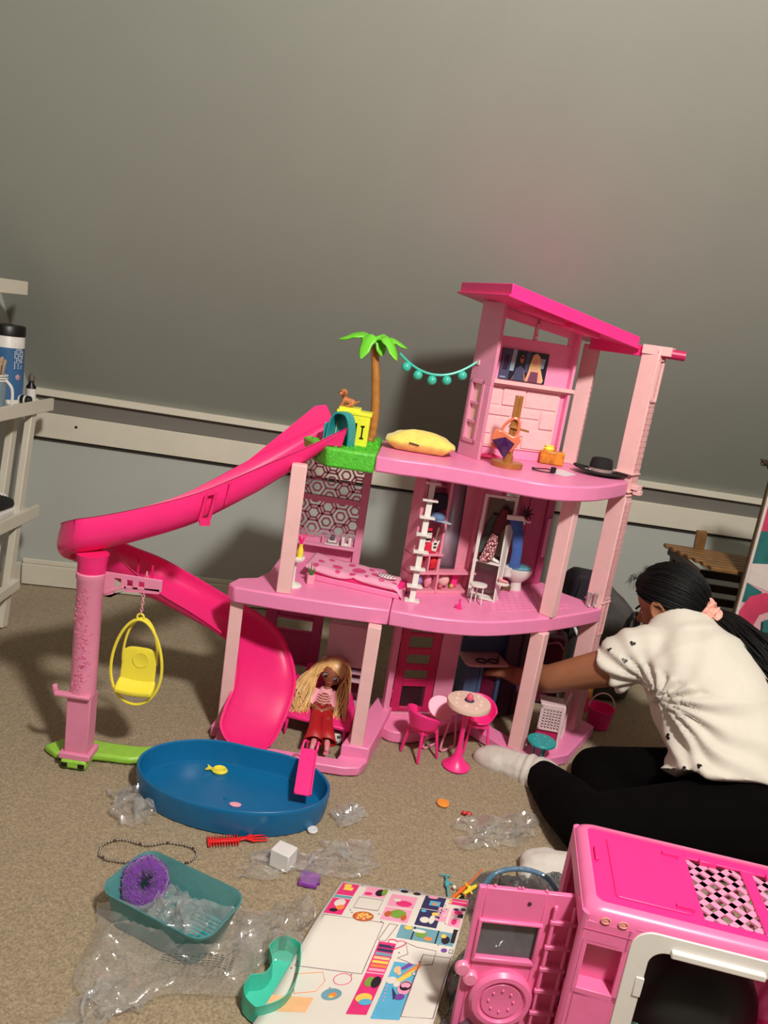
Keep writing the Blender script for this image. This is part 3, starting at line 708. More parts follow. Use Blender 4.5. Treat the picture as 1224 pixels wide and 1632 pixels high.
# ---------------------------------------------------------------- on the second floor
st = thing('pedestal_table', 'round white pedestal side table beside the toy bed', 'table', (-.185, 1.71, Z2))
tb = Vector((-0.1867,1.7217,0.386))
MB().lathe([(.0, 0), (.021, 0), (.022, .003), (.018, .007), (.005, .010), (.0, .01)], tb, 24).build('base', white, st)
MB().lathe([(.0042, .008), (.0036, .03), (.0042, .066)], tb, 14).build('stem', white, st)
MB().lathe([(0, .066), (.020, .066), (.0215, .069), (.0215, .073), (.02, .074), (0, .074)], tb, 28).build('tabletop', white, st)
tz = tb.z+.074
v_ = thing('bottle_vase', 'yellow vase with a spiky pink crown on the white pedestal table', 'vase', (tb.x+.008, tb.y-.002, tz))
vb = Vector((tb.x+.008, tb.y-.002, tz))
MB().lathe([(0, 0), (.006, 0), (.008, .008), (.007, .018), (.004, .028), (.005, .032), (0, .032)], vb, 16).build('body', yellow, v_)
q = MB()
for k in range(6):
    a = k*PI/3; q.tube([vb+Vector((0, 0, .03)), vb+Vector((.004*math.cos(a), .004*math.sin(a), .042)), vb+Vector((.010*math.cos(a), .010*math.sin(a), .054))], [.003, .002, .0008], 6)
q.build('crown', hot, v_, kind='stuff')
v_ = thing('candlestick', 'slim gold candlestick at the left on the white pedestal table', 'candlestick', (tb.x-.011, tb.y, tz))
MB().lathe([(0, 0), (.007, 0), (.007, .003), (.002, .006), (.002, .02), (.004, .026), (.005, .034), (.004, .040), (.0025, .046), (0, .047)], Vector((tb.x-.011, tb.y, tz)), 14).build('stem', gold, v_)
pp_ = thing('potted_plant', 'green spiky plant in a pale pink cube pot before the toy bed', 'plant', (-0.1496,1.7586,0.386))
pb_ = Vector((-0.1496,1.7586,0.386))
MB().box(pb_+Vector((0, 0, .011)), (.017, .017, .022), R(10)).build('pot', mat('pot_pink', (236, 160, 180), .5), pp_, bevel=.001)
for k in range(7):
    a = k*2*PI/7; b_ = pb_+Vector((0, 0, .02)); tip = b_+Vector((.010*math.cos(a), .007*math.sin(a), .022+.006*(k % 3))); mid = b_.lerp(tip, .5)+Vector((.002*math.cos(a), 0, 0))
    MB().tube([b_, mid, tip], [.0025, .003, .0004], 6, flat=.5).build('blade', mat('leaf_green', (40, 140, 50), .4), pp_)
bd = thing('toy_bed', 'hot pink toy bed in front of the lattice wall', 'bed', (-.05, 1.80, Z2))
bf = [(-.165, 1.790), (.066, 1.742), (.085, 1.80), (-.15, 1.90)]
q = MB(); q.prism(bf, Z2, Z2+.014); q.build('bed_frame', deckp, bd, bevel=.002)
q = MB(); q.prism([(x*.97, (y-1.8)*.95+1.802) for x, y in bf], Z2+.014, Z2+.030); q.build('mattress', hot, bd, bevel=.003)
def bq(u, v):
    a = Vector((-.172, 1.782)).lerp(Vector((.073, 1.734)), u); b_ = Vector((-.156, 1.905)).lerp(Vector((.085, 1.805)), u); p = a.lerp(b_, v)
    z = Z2+.034+.002*math.sin(u*11+v*2)
    if v < .18: k = (.18-v)/.18; z -= k*(.003+.012*abs(math.sin(u*PI*2.0))**.6); p = a.lerp(b_, .18-.18*(k**.5)*.6)
    if u > .93: z -= (u-.93)/.07*.026
    return (p.x, p.y, z)
blk = mat('spot_print_base', (236, 160, 190), .6)
q = MB(); q.grid(bq, 34, 16)
spots = [(.12, .5, .03), (.3, .45, .05), (.52, .5, .065), (.70, .5, .05), (.42, .8, .035), (.2, .8, .03), (.85, .55, .045), (.63, .8, .03), (.1, .2, .03), (.77, .22, .03), (.9, .25, .025), (.48, .2, .03), (.33, .18, .025), (.62, .22, .02), (.8, .82, .03), (.95, .7, .02)]
bo = q.build('polka_blanket', blk, None, solid=.0014, label='pale pink blanket with big rose dots spread on the toy bed', cat='blanket', smooth=60)
q = MB()
for (u, v, r_) in spots:
    ring = [Vector(bq(min(1, max(0, u+r_*1.35*math.cos(a)*.8)), min(1, max(.02, v+r_*1.35*2*math.sin(a)))))+Vector((0, 0, .0013)) for a in [2*PI*k/14 for k in range(14)]]
    c0 = Vector(bq(u, v))+Vector((0, 0, .0015)); b0 = len(q.v); q.v += [tuple(x) for x in ring]+[tuple(c0)]
    for k in range(14): q.f.append([b0+k, b0+(k+1) % 14, b0+14]); q.mi.append(0)
q.build('dot', mat('spot_rose', (222, 70, 130), .6), bo, kind='stuff', fix=False)
q = MB(); c0 = Vector(bq(.80, .5))+Vector((0, 0, .006)); M3 = Matrix.Rotation(R(-20), 3, 'Z')
q.ball(c0, .024, (1, .62, .18), 18, M3); po = q.build('cushion', mat('cushion_white', (226, 205, 210), .8), None, label='small black and white striped cushion on the foot of the toy bed', cat='cushion')
for k in range(6):
    xx = -.018+.0072*k; w_ = .0145*math.sqrt(max(0, 1-(xx/.024)**2))
    MB().tube([c0+M3 @ Vector((xx, -w_*s, .0046*math.sqrt(max(.02, 1-(xx/.024)**2-(w_*s/.0149)**2)))) for s in [-1+.25*i for i in range(9)]], .0009, 5).build('stripe', mat('stripe_dark', (50, 30, 40), .8), po)
# books and cup on the bedroom shelf
sh = Z2+.054
for k in range(3):
    c0 = P('L', .118, .0565+.004*k, .012); MB().box(c0, (.036-.007*k, .018, .0034), R(3*k)).build('book', white if k % 2 == 0 else mat('book_grey', (150, 140, 140), .6), None, bevel=.0005, label='thin white book %s of the pile on the bedroom shelf' % ['at the bottom', 'in the middle', 'on top'][k], cat='book', group='books on the bedroom shelf')
c0 = P('L', .118, .0665, .012)
MB().lathe([(0, 0), (.006, 0), (.006, .006), (.004, .014), (0, .014)], c0, 14).build('small_lamp', mat('lamp_grey', (90, 88, 92), .4), None, label='small grey dome lamp on the white books', cat='lamp')
q = MB(); c0 = P('L', .155, .0545, .012); q.box(c0+Vector((-.009, 0, .012)), (.008, .014, .024)); q.box(c0+Vector((.009, 0, .012)), (.008, .014, .024)); q.box(c0+Vector((0, 0, .004)), (.012, .013, .008))
q.build('toy_block', white, None, bevel=.002, label='white U shaped ornament on the bedroom shelf', cat='ornament')
# ladder
ld = thing('toy_ladder', 'white plastic ladder rising in front of the closet', 'ladder', (0.0981,1.7465,0.386))
l0 = Vector((0.0981,1.7465,0.386)); l1 = Vector((l0.x+.007, l0.y+.05, Z3-.037))
MB().bar(l0, l1, .014, .008, up=(0, 1, 0)).build('spine', white, ld, bevel=.001)
MB().box(l0+Vector((0, 0, .002)), (.036, .024, .004)).build('foot', white, ld, bevel=.001)
for k in range(7):
    c0 = l0.lerp(l1, .125+.135*k)
    MB().box(c0+Vector((.0, -.006, 0)), (.037, .02, .005), R(4)).build('rung', white, ld, bevel=.001)
    MB().box(c0+Vector((-.0, -.012, 0)), (.004, .003, .008), R(4)).build('rung_lug', white, ld)
# closet contents
cap = thing('baseball_hat', 'pale blue baseball cap hanging in the pink closet', 'hat', P('C', .058, .2, .02))
cb_ = P('C', .058, .195, .018)
MB().ball(cb_, .019, (1, .9, .75), 16).build('crown', mat('cap_blue', (96, 124, 166), .8), cap)
MB().slab([cb_+Vector((x, y, -.008)) for x, y in ((-.012, -.012), (.006, -.017), (.028, -.03), (.034, -.022), (.022, -.004), (.006, .0))], (0.1, 0, 1), .0025).build('brim', mat('brim_blue', (170, 186, 206), .8), cap, bevel=.0008)
cg = MB(); cg.slab([P('C', .02, .255, .01), P('C', .075, .255, .01), P('C', .08, .215, .012), P('C', .03, .205, .012)], P('C', 0, 0, 1)-P('C', 0, 0, 0), .008)
cg.build('folded_jacket', mat('navy_cloth', (36, 34, 52), .9), None, bevel=.003, label='dark folded garment hanging at the top of the closet', cat='garment')
gt = thing('toy_guitar', 'toy electric guitar in red and white standing in the closet', 'guitar', P('C', .055, .104, .022))
def gp(u, v, d): return P('C', .055+u*.9, .104+v, d)
MB().slab([gp(x, y, .018) for x, y in ((-.018, .0), (.012, .0), (.02, .012), (.017, .03), (.01, .026), (.006, .032), (-.004, .032), (-.010, .024), (-.02, .03), (-.024, .012))], P('C', 0, 0, 1)-P('C', 0, 0, 0), .005).build('guitar_body', mat('guitar_red', (222, 36, 70), .35), gt, bevel=.001)
MB().slab([gp(x, y, .0235) for x, y in ((-.004, .008), (.010, .005), (.0125, .018), (.018, .034), (.008, .03), (.004, .036), (-.006, .026))], P('C', 0, 0, 1)-P('C', 0, 0, 0), .002).build('pickguard', white, gt)
MB().bar(gp(.004, .03, .022), gp(.014, .085, .02), .0045, .003, up=(0, 1, 0)).build('neck', mat('neck_brown', (120, 90, 74), .5), gt)
for y in (.016, .025): MB().bar(gp(.000, y, .026), gp(.008, y+.001, .026), .004, .002, up=(0, 1, 0)).build('pickup', black, gt)
kb = thing('toy_keyboard', 'slim toy keyboard with black and white keys leaning in the closet', 'keyboard', P('C', .034, .104, .02))
MB().slab([P('C', .022, .105, .015), P('C', .045, .105, .015), P('C', .05, .165, .012), P('C', .028, .165, .012)], P('C', 0, 0, 1)-P('C', 0, 0, 0), .004).build('keyboard_body', mat('guitar_red', (222, 36, 70)), kb)
for k in range(9):
    v0 = .118+.005*k
    MB().bar(P('C', .033+.0004*k, v0, .0195), P('C', .046+.0004*k, v0, .0195), .0035, .0015, up=(0, 1, 0)).build('key', white if k % 2 else black, kb)
sho = mat('shoe_black', (20, 16, 20), .4)
def toy_shoe(nm, c0, rz, m, label, s=1, group=None, heel=True):
    t = thing(nm, label, 'shoe', c0, rz, group, local=True)
    q = MB(); rs = []
    for (x, w_, h0, h1) in ((-.011, .003, .004, .012), (-.008, .0045, .003, .0125), (-.002, .0042, .001, .008), (.005, .005, 0, .006), (.010, .0042, 0, .0045), (.013, .002, .0, .003)):
        rs.append([Vector((x*s, w_*s*math.cos(a), ((h0+h1)/2+(h1-h0)/2*math.sin(a))*s)) for a in [2*PI*k/10 for k in range(10)]])
    q.loft(rs).build('upper', m, t)
    if heel: MB().box((-.009*s, 0, .0022*s), (.003*s, .004*s, .0044*s)).build('heel', m, t)
    return t
toy_shoe('toy_shoe', P('C', .018, .1035, .014), R(20), sho, 'black toy shoe at the left end of the closet shelf', 1.1)
toy_shoe('toy_shoe', P('C', .030, .1035, .010), R(30), sho, 'black toy shoe tucked behind the ladder on the closet shelf', 1.1)
def crumple(name, c0, size, m, label, cat, seed=0, amp=.25, n=20, group=None):
    q = MB(); q.ball((0, 0, 0), 1, (1, 1, 1), n); out = []
    for p in q.v:
        p = Vector(p); k = 1+amp*noise.noise(p*2.2+Vector((seed, 0, 0)))+amp*.5*noise.noise(p*5+Vector((seed, 3, 0)))
        p = p*k; out.append((c0[0]+p.x*size[0], c0[1]+p.y*size[1], c0[2]+max(p.z*size[2], -size[2])))
    q.v = out
    return q.build(name, m, None, smooth=60, label=label, cat=cat, group=group)
redc = mat('red_cloth', (214, 30, 50), .6, .2, 90)
crumple('red_outfit', P('C', .066, .077, .012), (.012, .008, .018), redc, 'bright red folded outfit in the square closet cubby', 'garment', 3, .4)
crumple('red_outfit', P('C', .030, .077, .010), (.010, .007, .017), redc, 'red garment behind the ladder in the closet cubby', 'garment', 8, .4)
crumple('blue_outfit', P('C', .034, .030, .010), (.012, .008, .018), mat('lilac_cloth', (150, 130, 190), .8, .3, 120), 'lilac and blue outfit in the lowest left closet cubby', 'garment', 12, .4)
crumple('pink_outfit', P('C', .064, .028, .010), (.010, .007, .018), mat('closet_pink_plastic', (226, 142, 164)), 'pale pink outfit in the low narrow closet cubby', 'garment', 15, .3)
pk = thing('plush_ball', 'round pale plush pet in the low right closet cubby', 'plush', P('C', .112, .01, .012))
MB().ball(P('C', .108, .030, .008), .017, (1, .8, 1), 16).build('plush_body', mat('plush_pink', (226, 178, 176), .9), pk)
MB().ball(P('C', .098, .015, .018), .006).build('paw', mat('plush_rose', (200, 90, 110), .9), pk)
MB().ball(P('C', .134, .014, .012), .0065).build('toy_ball', mat('ball_olive', (196, 160, 90), .5), None, label='tiny yellowish ball in the low right closet cubby', cat='ball')
MB().box(P('C', .142, .03, .008), (.016, .006, .036), R(26)).build('pink_folder', hot, None, bevel=.001, label='upright pink folder beside the plush pet', cat='folder')
# wardrobe stand with hanging clothes
wr = thing('wardrobe_stand', 'tall white open wardrobe stand with small seat and shelf', 'wardrobe', (.27, 1.84, Z2))
q = MB(); q.bar(P('V', .003, 0), P('V', .003, .268), .007, .005, up=(0, 1, 0)); q.build('stile', white, wr)
q = MB(); q.bar(P('V', .070, .0, -.035), P('V', .073, .268, -.035), .007, .005, up=(0, 1, 0)); q.build('stile', white, wr)
q = MB(); q.bar(P('V', .003, .264), P('V', .073, .264, -.035), .008, .006); q.build('top_rail', white, wr)
q = MB(); q.quad8([P('V', .066, 0, .002), P('V', .070, 0, .002), P('V', .073, 0, -.035), P('V', .069, 0, -.035)], [P('V', .062, .2, -.004), P('V', .066, .2, -.004), P('V', .073, .2, -.035), P('V', .069, .2, -.035)]); q.build('side_panel', white, wr, bevel=.0006)
for v, nm in ((.095, 'shelf'), (.002, 'bottom_rail')):
    q = MB(); q.quad8([P('V', .0, v, .001), P('V', .068, v, .001), P('V', .07, v, -.036), P('V', .0, v, -.03)], [P('V', .0, v+.004, .001), P('V', .068, v+.004, .001), P('V', .07, v+.004, -.036), P('V', .0, v+.004, -.03)]); q.build(nm, white, wr, bevel=.0005)
q = MB(); q.quad8([P('V', .004, .01, -.031), P('V', .07, .01, -.037), P('V', .07, .01, -.038), P('V', .004, .01, -.032)], [P('V', .006, .255, -.031), P('V', .07, .255, -.037), P('V', .07, .255, -.038), P('V', .006, .255, -.032)]); q.build('back_mirror', mat('smoky_mirror', (120, 96, 100), .25, .05, metal=.9), wr)
q = MB(); q.quad8([P('V', .0, .0, .004), P('V', .004, .0, .004), P('V', .004, .0, -.03), P('V', .0, .0, -.03)], [P('V', -.001, .20, .004), P('V', .003, .20, .004), P('V', .004, .06, -.03), P('V', .0, .06, -.03)]); q.build('side_panel', white, wr)
q = MB(); q.lathe([(0, .052), (.016, .052), (.017, .054), (.017, .057), (0, .058)], P('V', .082, .0, .004)+Vector((0, 0, 0)), 20, sx=1, sy=.6); q.build('side_tray', white, wr)
# stool
so_ = thing('white_stool', 'small white stool before the wardrobe stand', 'stool', (0.2588,1.797,0.386))
s0 = Vector((0.2559,1.8003,0.386))
MB().lathe([(0, .046), (.021, .046), (.022, .049), (.0215, .052), (0, .053)], s0+Vector((.0, .0, 0)), 24, sy=.75).build('seat', white, so_)
for (x, y) in ((-.012, -.006), (.012, -.006), (.0, .009)): MB().cap(s0+Vector((x*1.1, y*1.1, .0015)), s0+Vector((x, y, .047)), .0016, .0018, 8).build('leg', white, so_)
# garments on the stand
def hang(name, pts, wid, th, m, label, cat, n=10, wav=.1):
    """a hanging cloth body: lofted oval rings along pts"""
    rs = []
    for i, (p, w_) in enumerate(zip(pts, wid)):
        p = Vector(p); rs.append([p+Vector((w_*math.cos(a)*(1+wav*math.sin(3*a+i)), th*math.sin(a)*(1+wav*math.cos(4*a+i*.7)), .002*math.sin(2*a+i))) for a in [2*PI*k/16 for k in range(16)]])
    return MB().loft(rs).build(name, m, None, smooth=70, label=label, cat=cat)
def leafprint(name, a, b_, scale):
    m = mat(name, a, .7); nt = m.node_tree
    v = nt.nodes.new('ShaderNodeTexVoronoi'); v.inputs['Scale'].default_value = scale; v.feature = 'DISTANCE_TO_EDGE'
    tc = nt.nodes.new('ShaderNodeTexCoord'); rr = nt.nodes.new('ShaderNodeValToRGB'); rr.color_ramp.elements[0].position = .10; rr.color_ramp.elements[1].position = .14
    rr.color_ramp.elements[0].color = lin(b_)+(1,); rr.color_ramp.elements[1].color = lin(a)+(1,)
    nt.links.new(tc.outputs['Object'], v.inputs['Vector']); nt.links.new(v.outputs['Distance'], rr.inputs['Fac']); nt.links.new(rr.outputs['Color'], nt.nodes['Principled BSDF'].inputs['Base Color'])
    return m
pr = leafprint('pink_print_cloth', (232, 176, 176), (92, 30, 44), 130)
hang('print_dress', [P('V', .040, .172, -.004), P('V', .037, .150, -.003), P('V', .033, .125, 0), P('V', .030, .11, .004), P('V', .028, .103, .004)], [.008, .013, .015, .016, .013], .009, pr, 'pink and maroon printed dress hanging on the wardrobe stand', 'dress')
hang('maroon_top', [P('V', .052, .235, -.010), P('V', .050, .215, -.008), P('V', .046, .19, -.008), P('V', .043, .175, -.008)], [.007, .013, .013, .010], .008, mat('maroon_cloth', (92, 30, 40), .8, .3, 90), 'maroon frilled top hanging above the printed dress', 'garment')
hang('grey_dress', [P('V', .030, .215, -.022), P('V', .022, .18, -.022), P('V', .018, .14, -.022), P('V', .014, .118, -.022)], [.008, .014, .015, .016], .005, mat('grey_green_cloth', (74, 82, 78), .8, .15, 60), 'dark grey green dress hanging at the back of the wardrobe', 'dress')
toy_shoe('toy_sneaker', P('V', .052, .099, -.012), R(-20), white, 'black and white toy sneaker on the wardrobe shelf', 1.3, heel=False)
toy_shoe('toy_sneaker', P('V', .018, .099, -.010), R(150), mat('shoe_brown', (80, 52, 48), .6), 'dark brown toy shoe at the left of the wardrobe shelf', 1.2, heel=False)
toy_shoe('pink_slipper', P('V', .082, .0585, .004), R(10), mat('slipper_pink', (240, 150, 160), .5), 'pale pink slipper on the little tray of the wardrobe', 1.1, heel=False)
# jeans hanging on the wardrobe side
jn = thing('toy_jeans', 'blue toy jeans with white waistband hanging above the toilet', 'jeans', (.325, 1.84, .46))
jt = [Vector((0.3204,1.838,0.6059)), Vector((0.3333,1.836,0.57)), Vector((0.3393,1.836,0.5224)), Vector((0.3396,1.838,0.4809))]
q = MB(); q.loft([[p+Vector((w_*math.cos(a)*1.0, .006*math.sin(a), 0)) for a in [2*PI*k/14 for k in range(14)]] for p, w_ in zip(jt, (.0165, .0135, .0125, .0135))]); q.build('trousers', mat('denim', (58, 92, 160), .85, .12, 150), jn)
w0, w1 = Vector((0.2978,1.832,0.6069)), Vector((0.3392,1.832,0.6087))
MB().bar(w0, w1, .007, .012).build('waistband', white, jn, bevel=.002)
q = MB(); q.tube(bez([w1, w1+Vector((.008, -.002, -.006)), w1+Vector((.018, -.004, -.005))], 4), .0022, 6); q.tube(bez([w1, w1+Vector((.002, -.002, -.008)), w1+Vector((.005, -.003, -.013))], 4), .0022, 6); q.build('drawstring', white, jn)
# toilet
to = thing('toy_toilet', 'white toy toilet with a pale blue lid', 'toilet', (.375, 1.95, Z2))
t0 = Vector((0.3757,1.9625,0.386))
MB().lathe([(0, 0), (.016, 0), (.0165, .006), (.014, .02), (.016, .03), (0, .03)], t0, 20, sx=1.0, sy=.8).build('pedestal', white, to)
q = MB(); q.lathe([(0, .024), (.018, .026), (.030, .038), (.036, .052), (.037, .060), (.034, .061), (0, .061)], t0+Vector((-.002, 0, 0)), 28, sx=1.05, sy=.78); q.build('bowl', white, to)
MB().box(t0+Vector((-.036, .002, .052)), (.036, .05, .034)).build('cistern', white, to, bevel=.006)
MB().lathe([(0, .062), (.034, .062), (.036, .065), (.034, .069), (0, .071)], t0+Vector((-.003, 0, 0)), 28, sx=1.0, sy=.78).build('lid', mat('lid_blue', (96, 160, 178), .35), to)
MB().ball(t0+Vector((-.048, -.008, .075)), .010, (1, 1, 1.4)).build('soap_bottle', mat('soap_pink', (226, 50, 90), .4), None, label='tiny hot pink bottle standing on the toilet cistern', cat='bottle')
q = MB(); c0 = t0+Vector((-.012, -.004, .071)); q.tube(bez([c0, c0+Vector((.003, 0, .012)), c0+Vector((-.004, 0, .02)), c0+Vector((.002, 0, .03)), c0+Vector((-.001, 0, .034))], 5), .0022, 8)
q.build('gold_charm', mat('pale_gold', (196, 180, 110), .35, metal=.4), None, label='curly pale gold charm standing on the blue toilet lid', cat='ornament')
MB().box(Vector((0.3488,1.9496,0.386))+Vector((0, 0, .005)), (.026, .02, .010), R(-15)).build('brown_box', mat('box_brown', (110, 70, 50), .7), None, bevel=.001, label='little brown box on the floor beside the toilet', cat='box')
# shower plant on the bathroom wall
q = MB(); c0 = P('R', .088, .20, .012)
for k in range(9):
    a = k*2*PI/9; q.tube([c0, c0+Vector((.012*math.cos(a), -.004, .012*math.sin(a)+.008)), c0+Vector((.02*math.cos(a), -.006, .024*math.sin(a)+.006))], [.002, .003, .0005], 6)
q.build('wall_plant', mat('plum_leaf', (60, 26, 50), .5), H, kind='stuff')
# small things on the second floor
pb3 = thing('perfume_bottle', 'tiny hot pink bottle standing on the second floor deck', 'bottle', (0.212,1.7452,0.386))
c0 = Vector((0.212,1.7452,0.386)); MB().lathe([(0, 0), (.008, 0), (.008, .004), (.003, .006), (.0026, .024), (.0, .025)], c0, 12).build('stem', hot, pb3)
q = MB(); q.box(c0+Vector((-.003, .0, .008)), (.016, .004, .004), R(25)); q.build('handle', hot, pb3)
silver = mat('silver_plastic', (206, 196, 194), .25, .04, metal=.6)
for k, px in enumerate((937, 947)):
    c0 = Vector([(0.5625,1.9198,0.386), (0.5798,1.9227,0.386)][k]); t = thing('silver_boot', ['silver toy boot, the left one at the tall pink column', 'silver toy boot, the right one at the tall pink column'][k], 'boot', c0)
    MB().lathe([(.0055, 0), (.006, .004), (.0048, .012), (.0058, .030), (.0064, .036), (.0056, .036), (.004, .02), (0, .018)], c0, 14).build('shaft', silver, t)
    MB().ball(c0+Vector((.002, -.006, .004)), .0055, (1, 1.5, .75)).build('toe', silver, t)

# ---------------------------------------------------------------- on the top deck
dh = thing('toy_kennel', 'lemon yellow toy kennel with a slot front on the grass deck', 'kennel', (-.09, 1.82, Z3))
k0 = Vector((-0.0975,1.7571,0.73)); k1 = Vector((-0.0602,1.7975,0.73)); ku = (k1-k0).normalized(); w_ = .052; hgt = .083
kc = Vector((-.103, 1.81, Z3+.003))
q = MB(); q.box(kc+Vector((-.036, 0, hgt*.42)), (.004, .045, hgt*.84)); q.box(kc+Vector((.036, 0, hgt*.42)), (.004, .045, hgt*.84)); q.box(kc+Vector((0, .02, hgt*.42)), (.07, .004, hgt*.84)); q.build('kennel_walls', yellow2, dh, bevel=.001)
q = MB()
for (a, b_, c_, d_) in ((-.038, -.012, 0, .06), (.010, .038, 0, .06), (-.012, .010, 0, .010), (-.012, .010, .052, .06), (-.038, .038, .06, .070)): q.box(kc+Vector(((a+b_)/2, -.0235, (c_+d_)/2)), (b_-a, .004, d_-c_))
q.build('kennel_front', yellow2, dh, bevel=.0006)
q = MB(); c0 = kc+Vector((.024, -.0265, .033)); q.box(c0, (.003, .002, .028)); q.box(c0+Vector((0, 0, .014)), (.009, .002, .003)); q.box(c0+Vector((0, 0, -.014)), (.009, .002, .003)); q.build('bone_slot', black, dh)
q = MB(); q.box(kc+Vector((0, 0, .074)), (.082, .054, .008)); q.box(kc+Vector((-.012, 0, .081)), (.05, .05, .007)); q.build('kennel_roof', yellow2, dh, bevel=.001)
# dog
dg = thing('toy_dog', 'tan toy puppy sitting on the yellow kennel', 'dog', kc+Vector((-.022, 0, .0845)))
d0 = kc+Vector((-.022, -.002, .0845)); tan = mat('tan_fur_plastic', (186, 112, 64), .5, .1, 120, .3, 300)
q = MB()
q.cap(d0+Vector((.012, 0, .011)), d0+Vector((-.006, 0, .015)), .0085, .0075); q.cap(d0+Vector((-.006, 0, .015)), d0+Vector((-.009, -.001, .026)), .0065, .0055)
q.ball(d0+Vector((-.010, -.002, .031)), .0095); q.cap(d0+Vector((-.014, -.006, .029)), d0+Vector((-.018, -.010, .028)), .005, .0035)
for s in (-1, 1):
    q.cap(d0+Vector((-.008, s*.005, .013)), d0+Vector((-.011, s*.006, .002)), .0035, .0028); q.cap(d0+Vector((-.011, s*.006, .002)), d0+Vector((-.014, s*.006, .002)), .0028, .0026)
    q.cap(d0+Vector((.013, s*.006, .008)), d0+Vector((.006, s*.009, .003)), .005, .003); q.cap(d0+Vector((.006, s*.009, .003)), d0+Vector((.000, s*.009, .0025)), .003, .0025)
q.cap(d0+Vector((.018, 0, .010)), d0+Vector((.028, 0, .016)), .0025, .0018)
fused(q, 'body', tan, dg, .0012, 3)
for s in (-1, 1): MB().ball(d0+Vector((-.008, s*.0095-.001, .029)), .004, (.8, .6, 1.7)).build('ear', mat('dark_tan', (130, 72, 42), .5), dg)
for s in (-1, 1): MB().ball(d0+Vector((-.016, s*.004-.006, .0335)), .0013).build('eye', black, dg)
MB().ball(d0+Vector((-.0208, -.0125, .0295)), .0016).build('nose', black, dg)
# teal arch
ar = thing('teal_arch', 'teal arch shaped tunnel piece beside the slide top', 'arch', (-.14, 1.76, Z3))
a_l, a_r, a_t = Vector((-0.1598,1.765,0.7191)), Vector((-0.1022,1.74,0.7317)), Vector((-0.1354,1.752,0.8062))
a_l.z = a_r.z = Z3+.003; hw = (a_r-a_l).length/2; ac = (a_l+a_r)/2; au = (a_r-a_l).normalized(); an_ = Vector((au.y, -au.x, 0)); ah = a_t.z-ac.z
def arch(r_, d): return [ac+an_*d+au*(-hw*r_*math.copysign(abs(math.cos(t))**.7, math.cos(t)))+Vector((0, 0, (ah-(1-r_)*hw)*max(0, math.sin(t))**.8)) for t in [PI*k/18 for k in range(19)]]
q = MB(); o1, o2, i1, i2 = arch(1, .004), arch(1, -.028), arch(.84, .004), arch(.84, -.028)
q.loft([[o1[k], o2[k], i2[k], i1[k]] for k in range(19)]); q.build('arch_band', teal, ar, bevel=.001, smooth=40)
q = MB(); q.slab(arch(.9, -.026), -an_, .003); q.build('arch_back', teal, ar)
MB().box(ac-au*(hw+.004)+Vector((0, .01, .022)), (.008, .016, .044)).build('arch_foot', teal, ar, bevel=.001)
# yellow cushion
q = MB(); c0 = Vector((0.0619,1.844,0.727))
M3 = Matrix.Rotation(R(-3), 3, 'Z')
def pil(u, v):
    a = 2*PI*u; b_ = PI*(v-.5); cu = lambda x, e: math.copysign(abs(x)**e, x)
    x = cu(math.cos(b_), .7)*cu(math.cos(a), .55)*.086; y = cu(math.cos(b_), .7)*cu(math.sin(a), .55)*.046
    edge = max(abs(x)/.086, abs(y)/.046); z = .031*cu(math.sin(b_), 1)*(1-.55*edge**2)
    z += .003*noise.noise(Vector((x*30, y*30, 1)))+.0015*math.sin(x*220+y*90)*edge
    z2 = z+.010*(x/.086)*-1
    p = c0+Vector((0, .02, 0))+M3 @ Vector((x, y, max(z, -.020)+.022)); return p
q.grid(pil, 40, 18); yp = q.build('yellow_cushion', mat('yellow_plush', (238, 214, 104), .9, .08, 60, .4, 300, sheen=.4), None, label='soft yellow cushion lying on the top deck by the palm', cat='cushion', smooth=180)
q = MB(); q.box(c0+Vector((-.016, -.0265, .023)), (.024, .002, .0028), 0, Matrix.Rotation(R(8), 3, 'Y')); q.build('seam_tag', dark, yp)
# gold coat stand with a handbag and a purple purse
cs = thing('coat_stand', 'gold coat stand with a round base on the top deck', 'coat stand', (0.2693,1.8094,0.727))
c0 = Vector((0.2747,1.8409,0.727))
MB().lathe([(0, 0), (.037, 0), (.038, .003), (.038, .012), (.036, .014), (.012, .016), (.012, .028), (0, .029)], c0, 32).build('base', gold, cs, smooth=30)
q = MB()
for s in (-1, 1): q.bar(c0+Vector((s*.0052, 0, .028)), c0+Vector((s*.0052, 0, .172)), .008, .012, up=(0, 1, 0))
q.bar(c0+Vector((0, 0, .028)), c0+Vector((0, 0, .168)), .004, .008, up=(0, 1, 0)); q.build('pole', gold, cs, bevel=.0008)
q = MB(); q.lathe([(.011, 0), (.011, .008)], c0+Vector((0, 0, .094)), 14); q.bar(c0+Vector((-.014, -.01, .098)), c0+Vector((.036, -.006, .092)), .004, .005); q.build('hook_collar', gold, cs, bevel=.0006)
hb = thing('orange_handbag', 'translucent orange handbag hanging on the gold coat stand', 'handbag', c0+Vector((-.018, -.012, .04)))
om = mat('orange_jelly', (224, 122, 88), .25, .05, sss=.15); b0 = c0+Vector((-.012, -.012, 0))
MB().slab([b0+Vector((x, 0, z)) for x, z in ((-.034, .042), (.014, .036), (.034, .066), (.026, .082), (.012, .076), (-.014, .086), (-.032, .088), (-.038, .07))], (0, 1, 0), .010).build('bag_body', om, hb, bevel=.003)
q = MB(); q.tube(bez([b0+Vector((-.018, .004, .084)), b0+Vector((-.008, .004, .104)), b0+Vector((.008, .003, .118)), b0+Vector((.020, .003, .112)), b0+Vector((.022, .004, .09)), b0+Vector((.018, .004, .078))], 6), .0036, 8); q.build('bag_handle', om, hb)
pm = mat('purple_jelly', (62, 24, 74), .15, .2, 120)
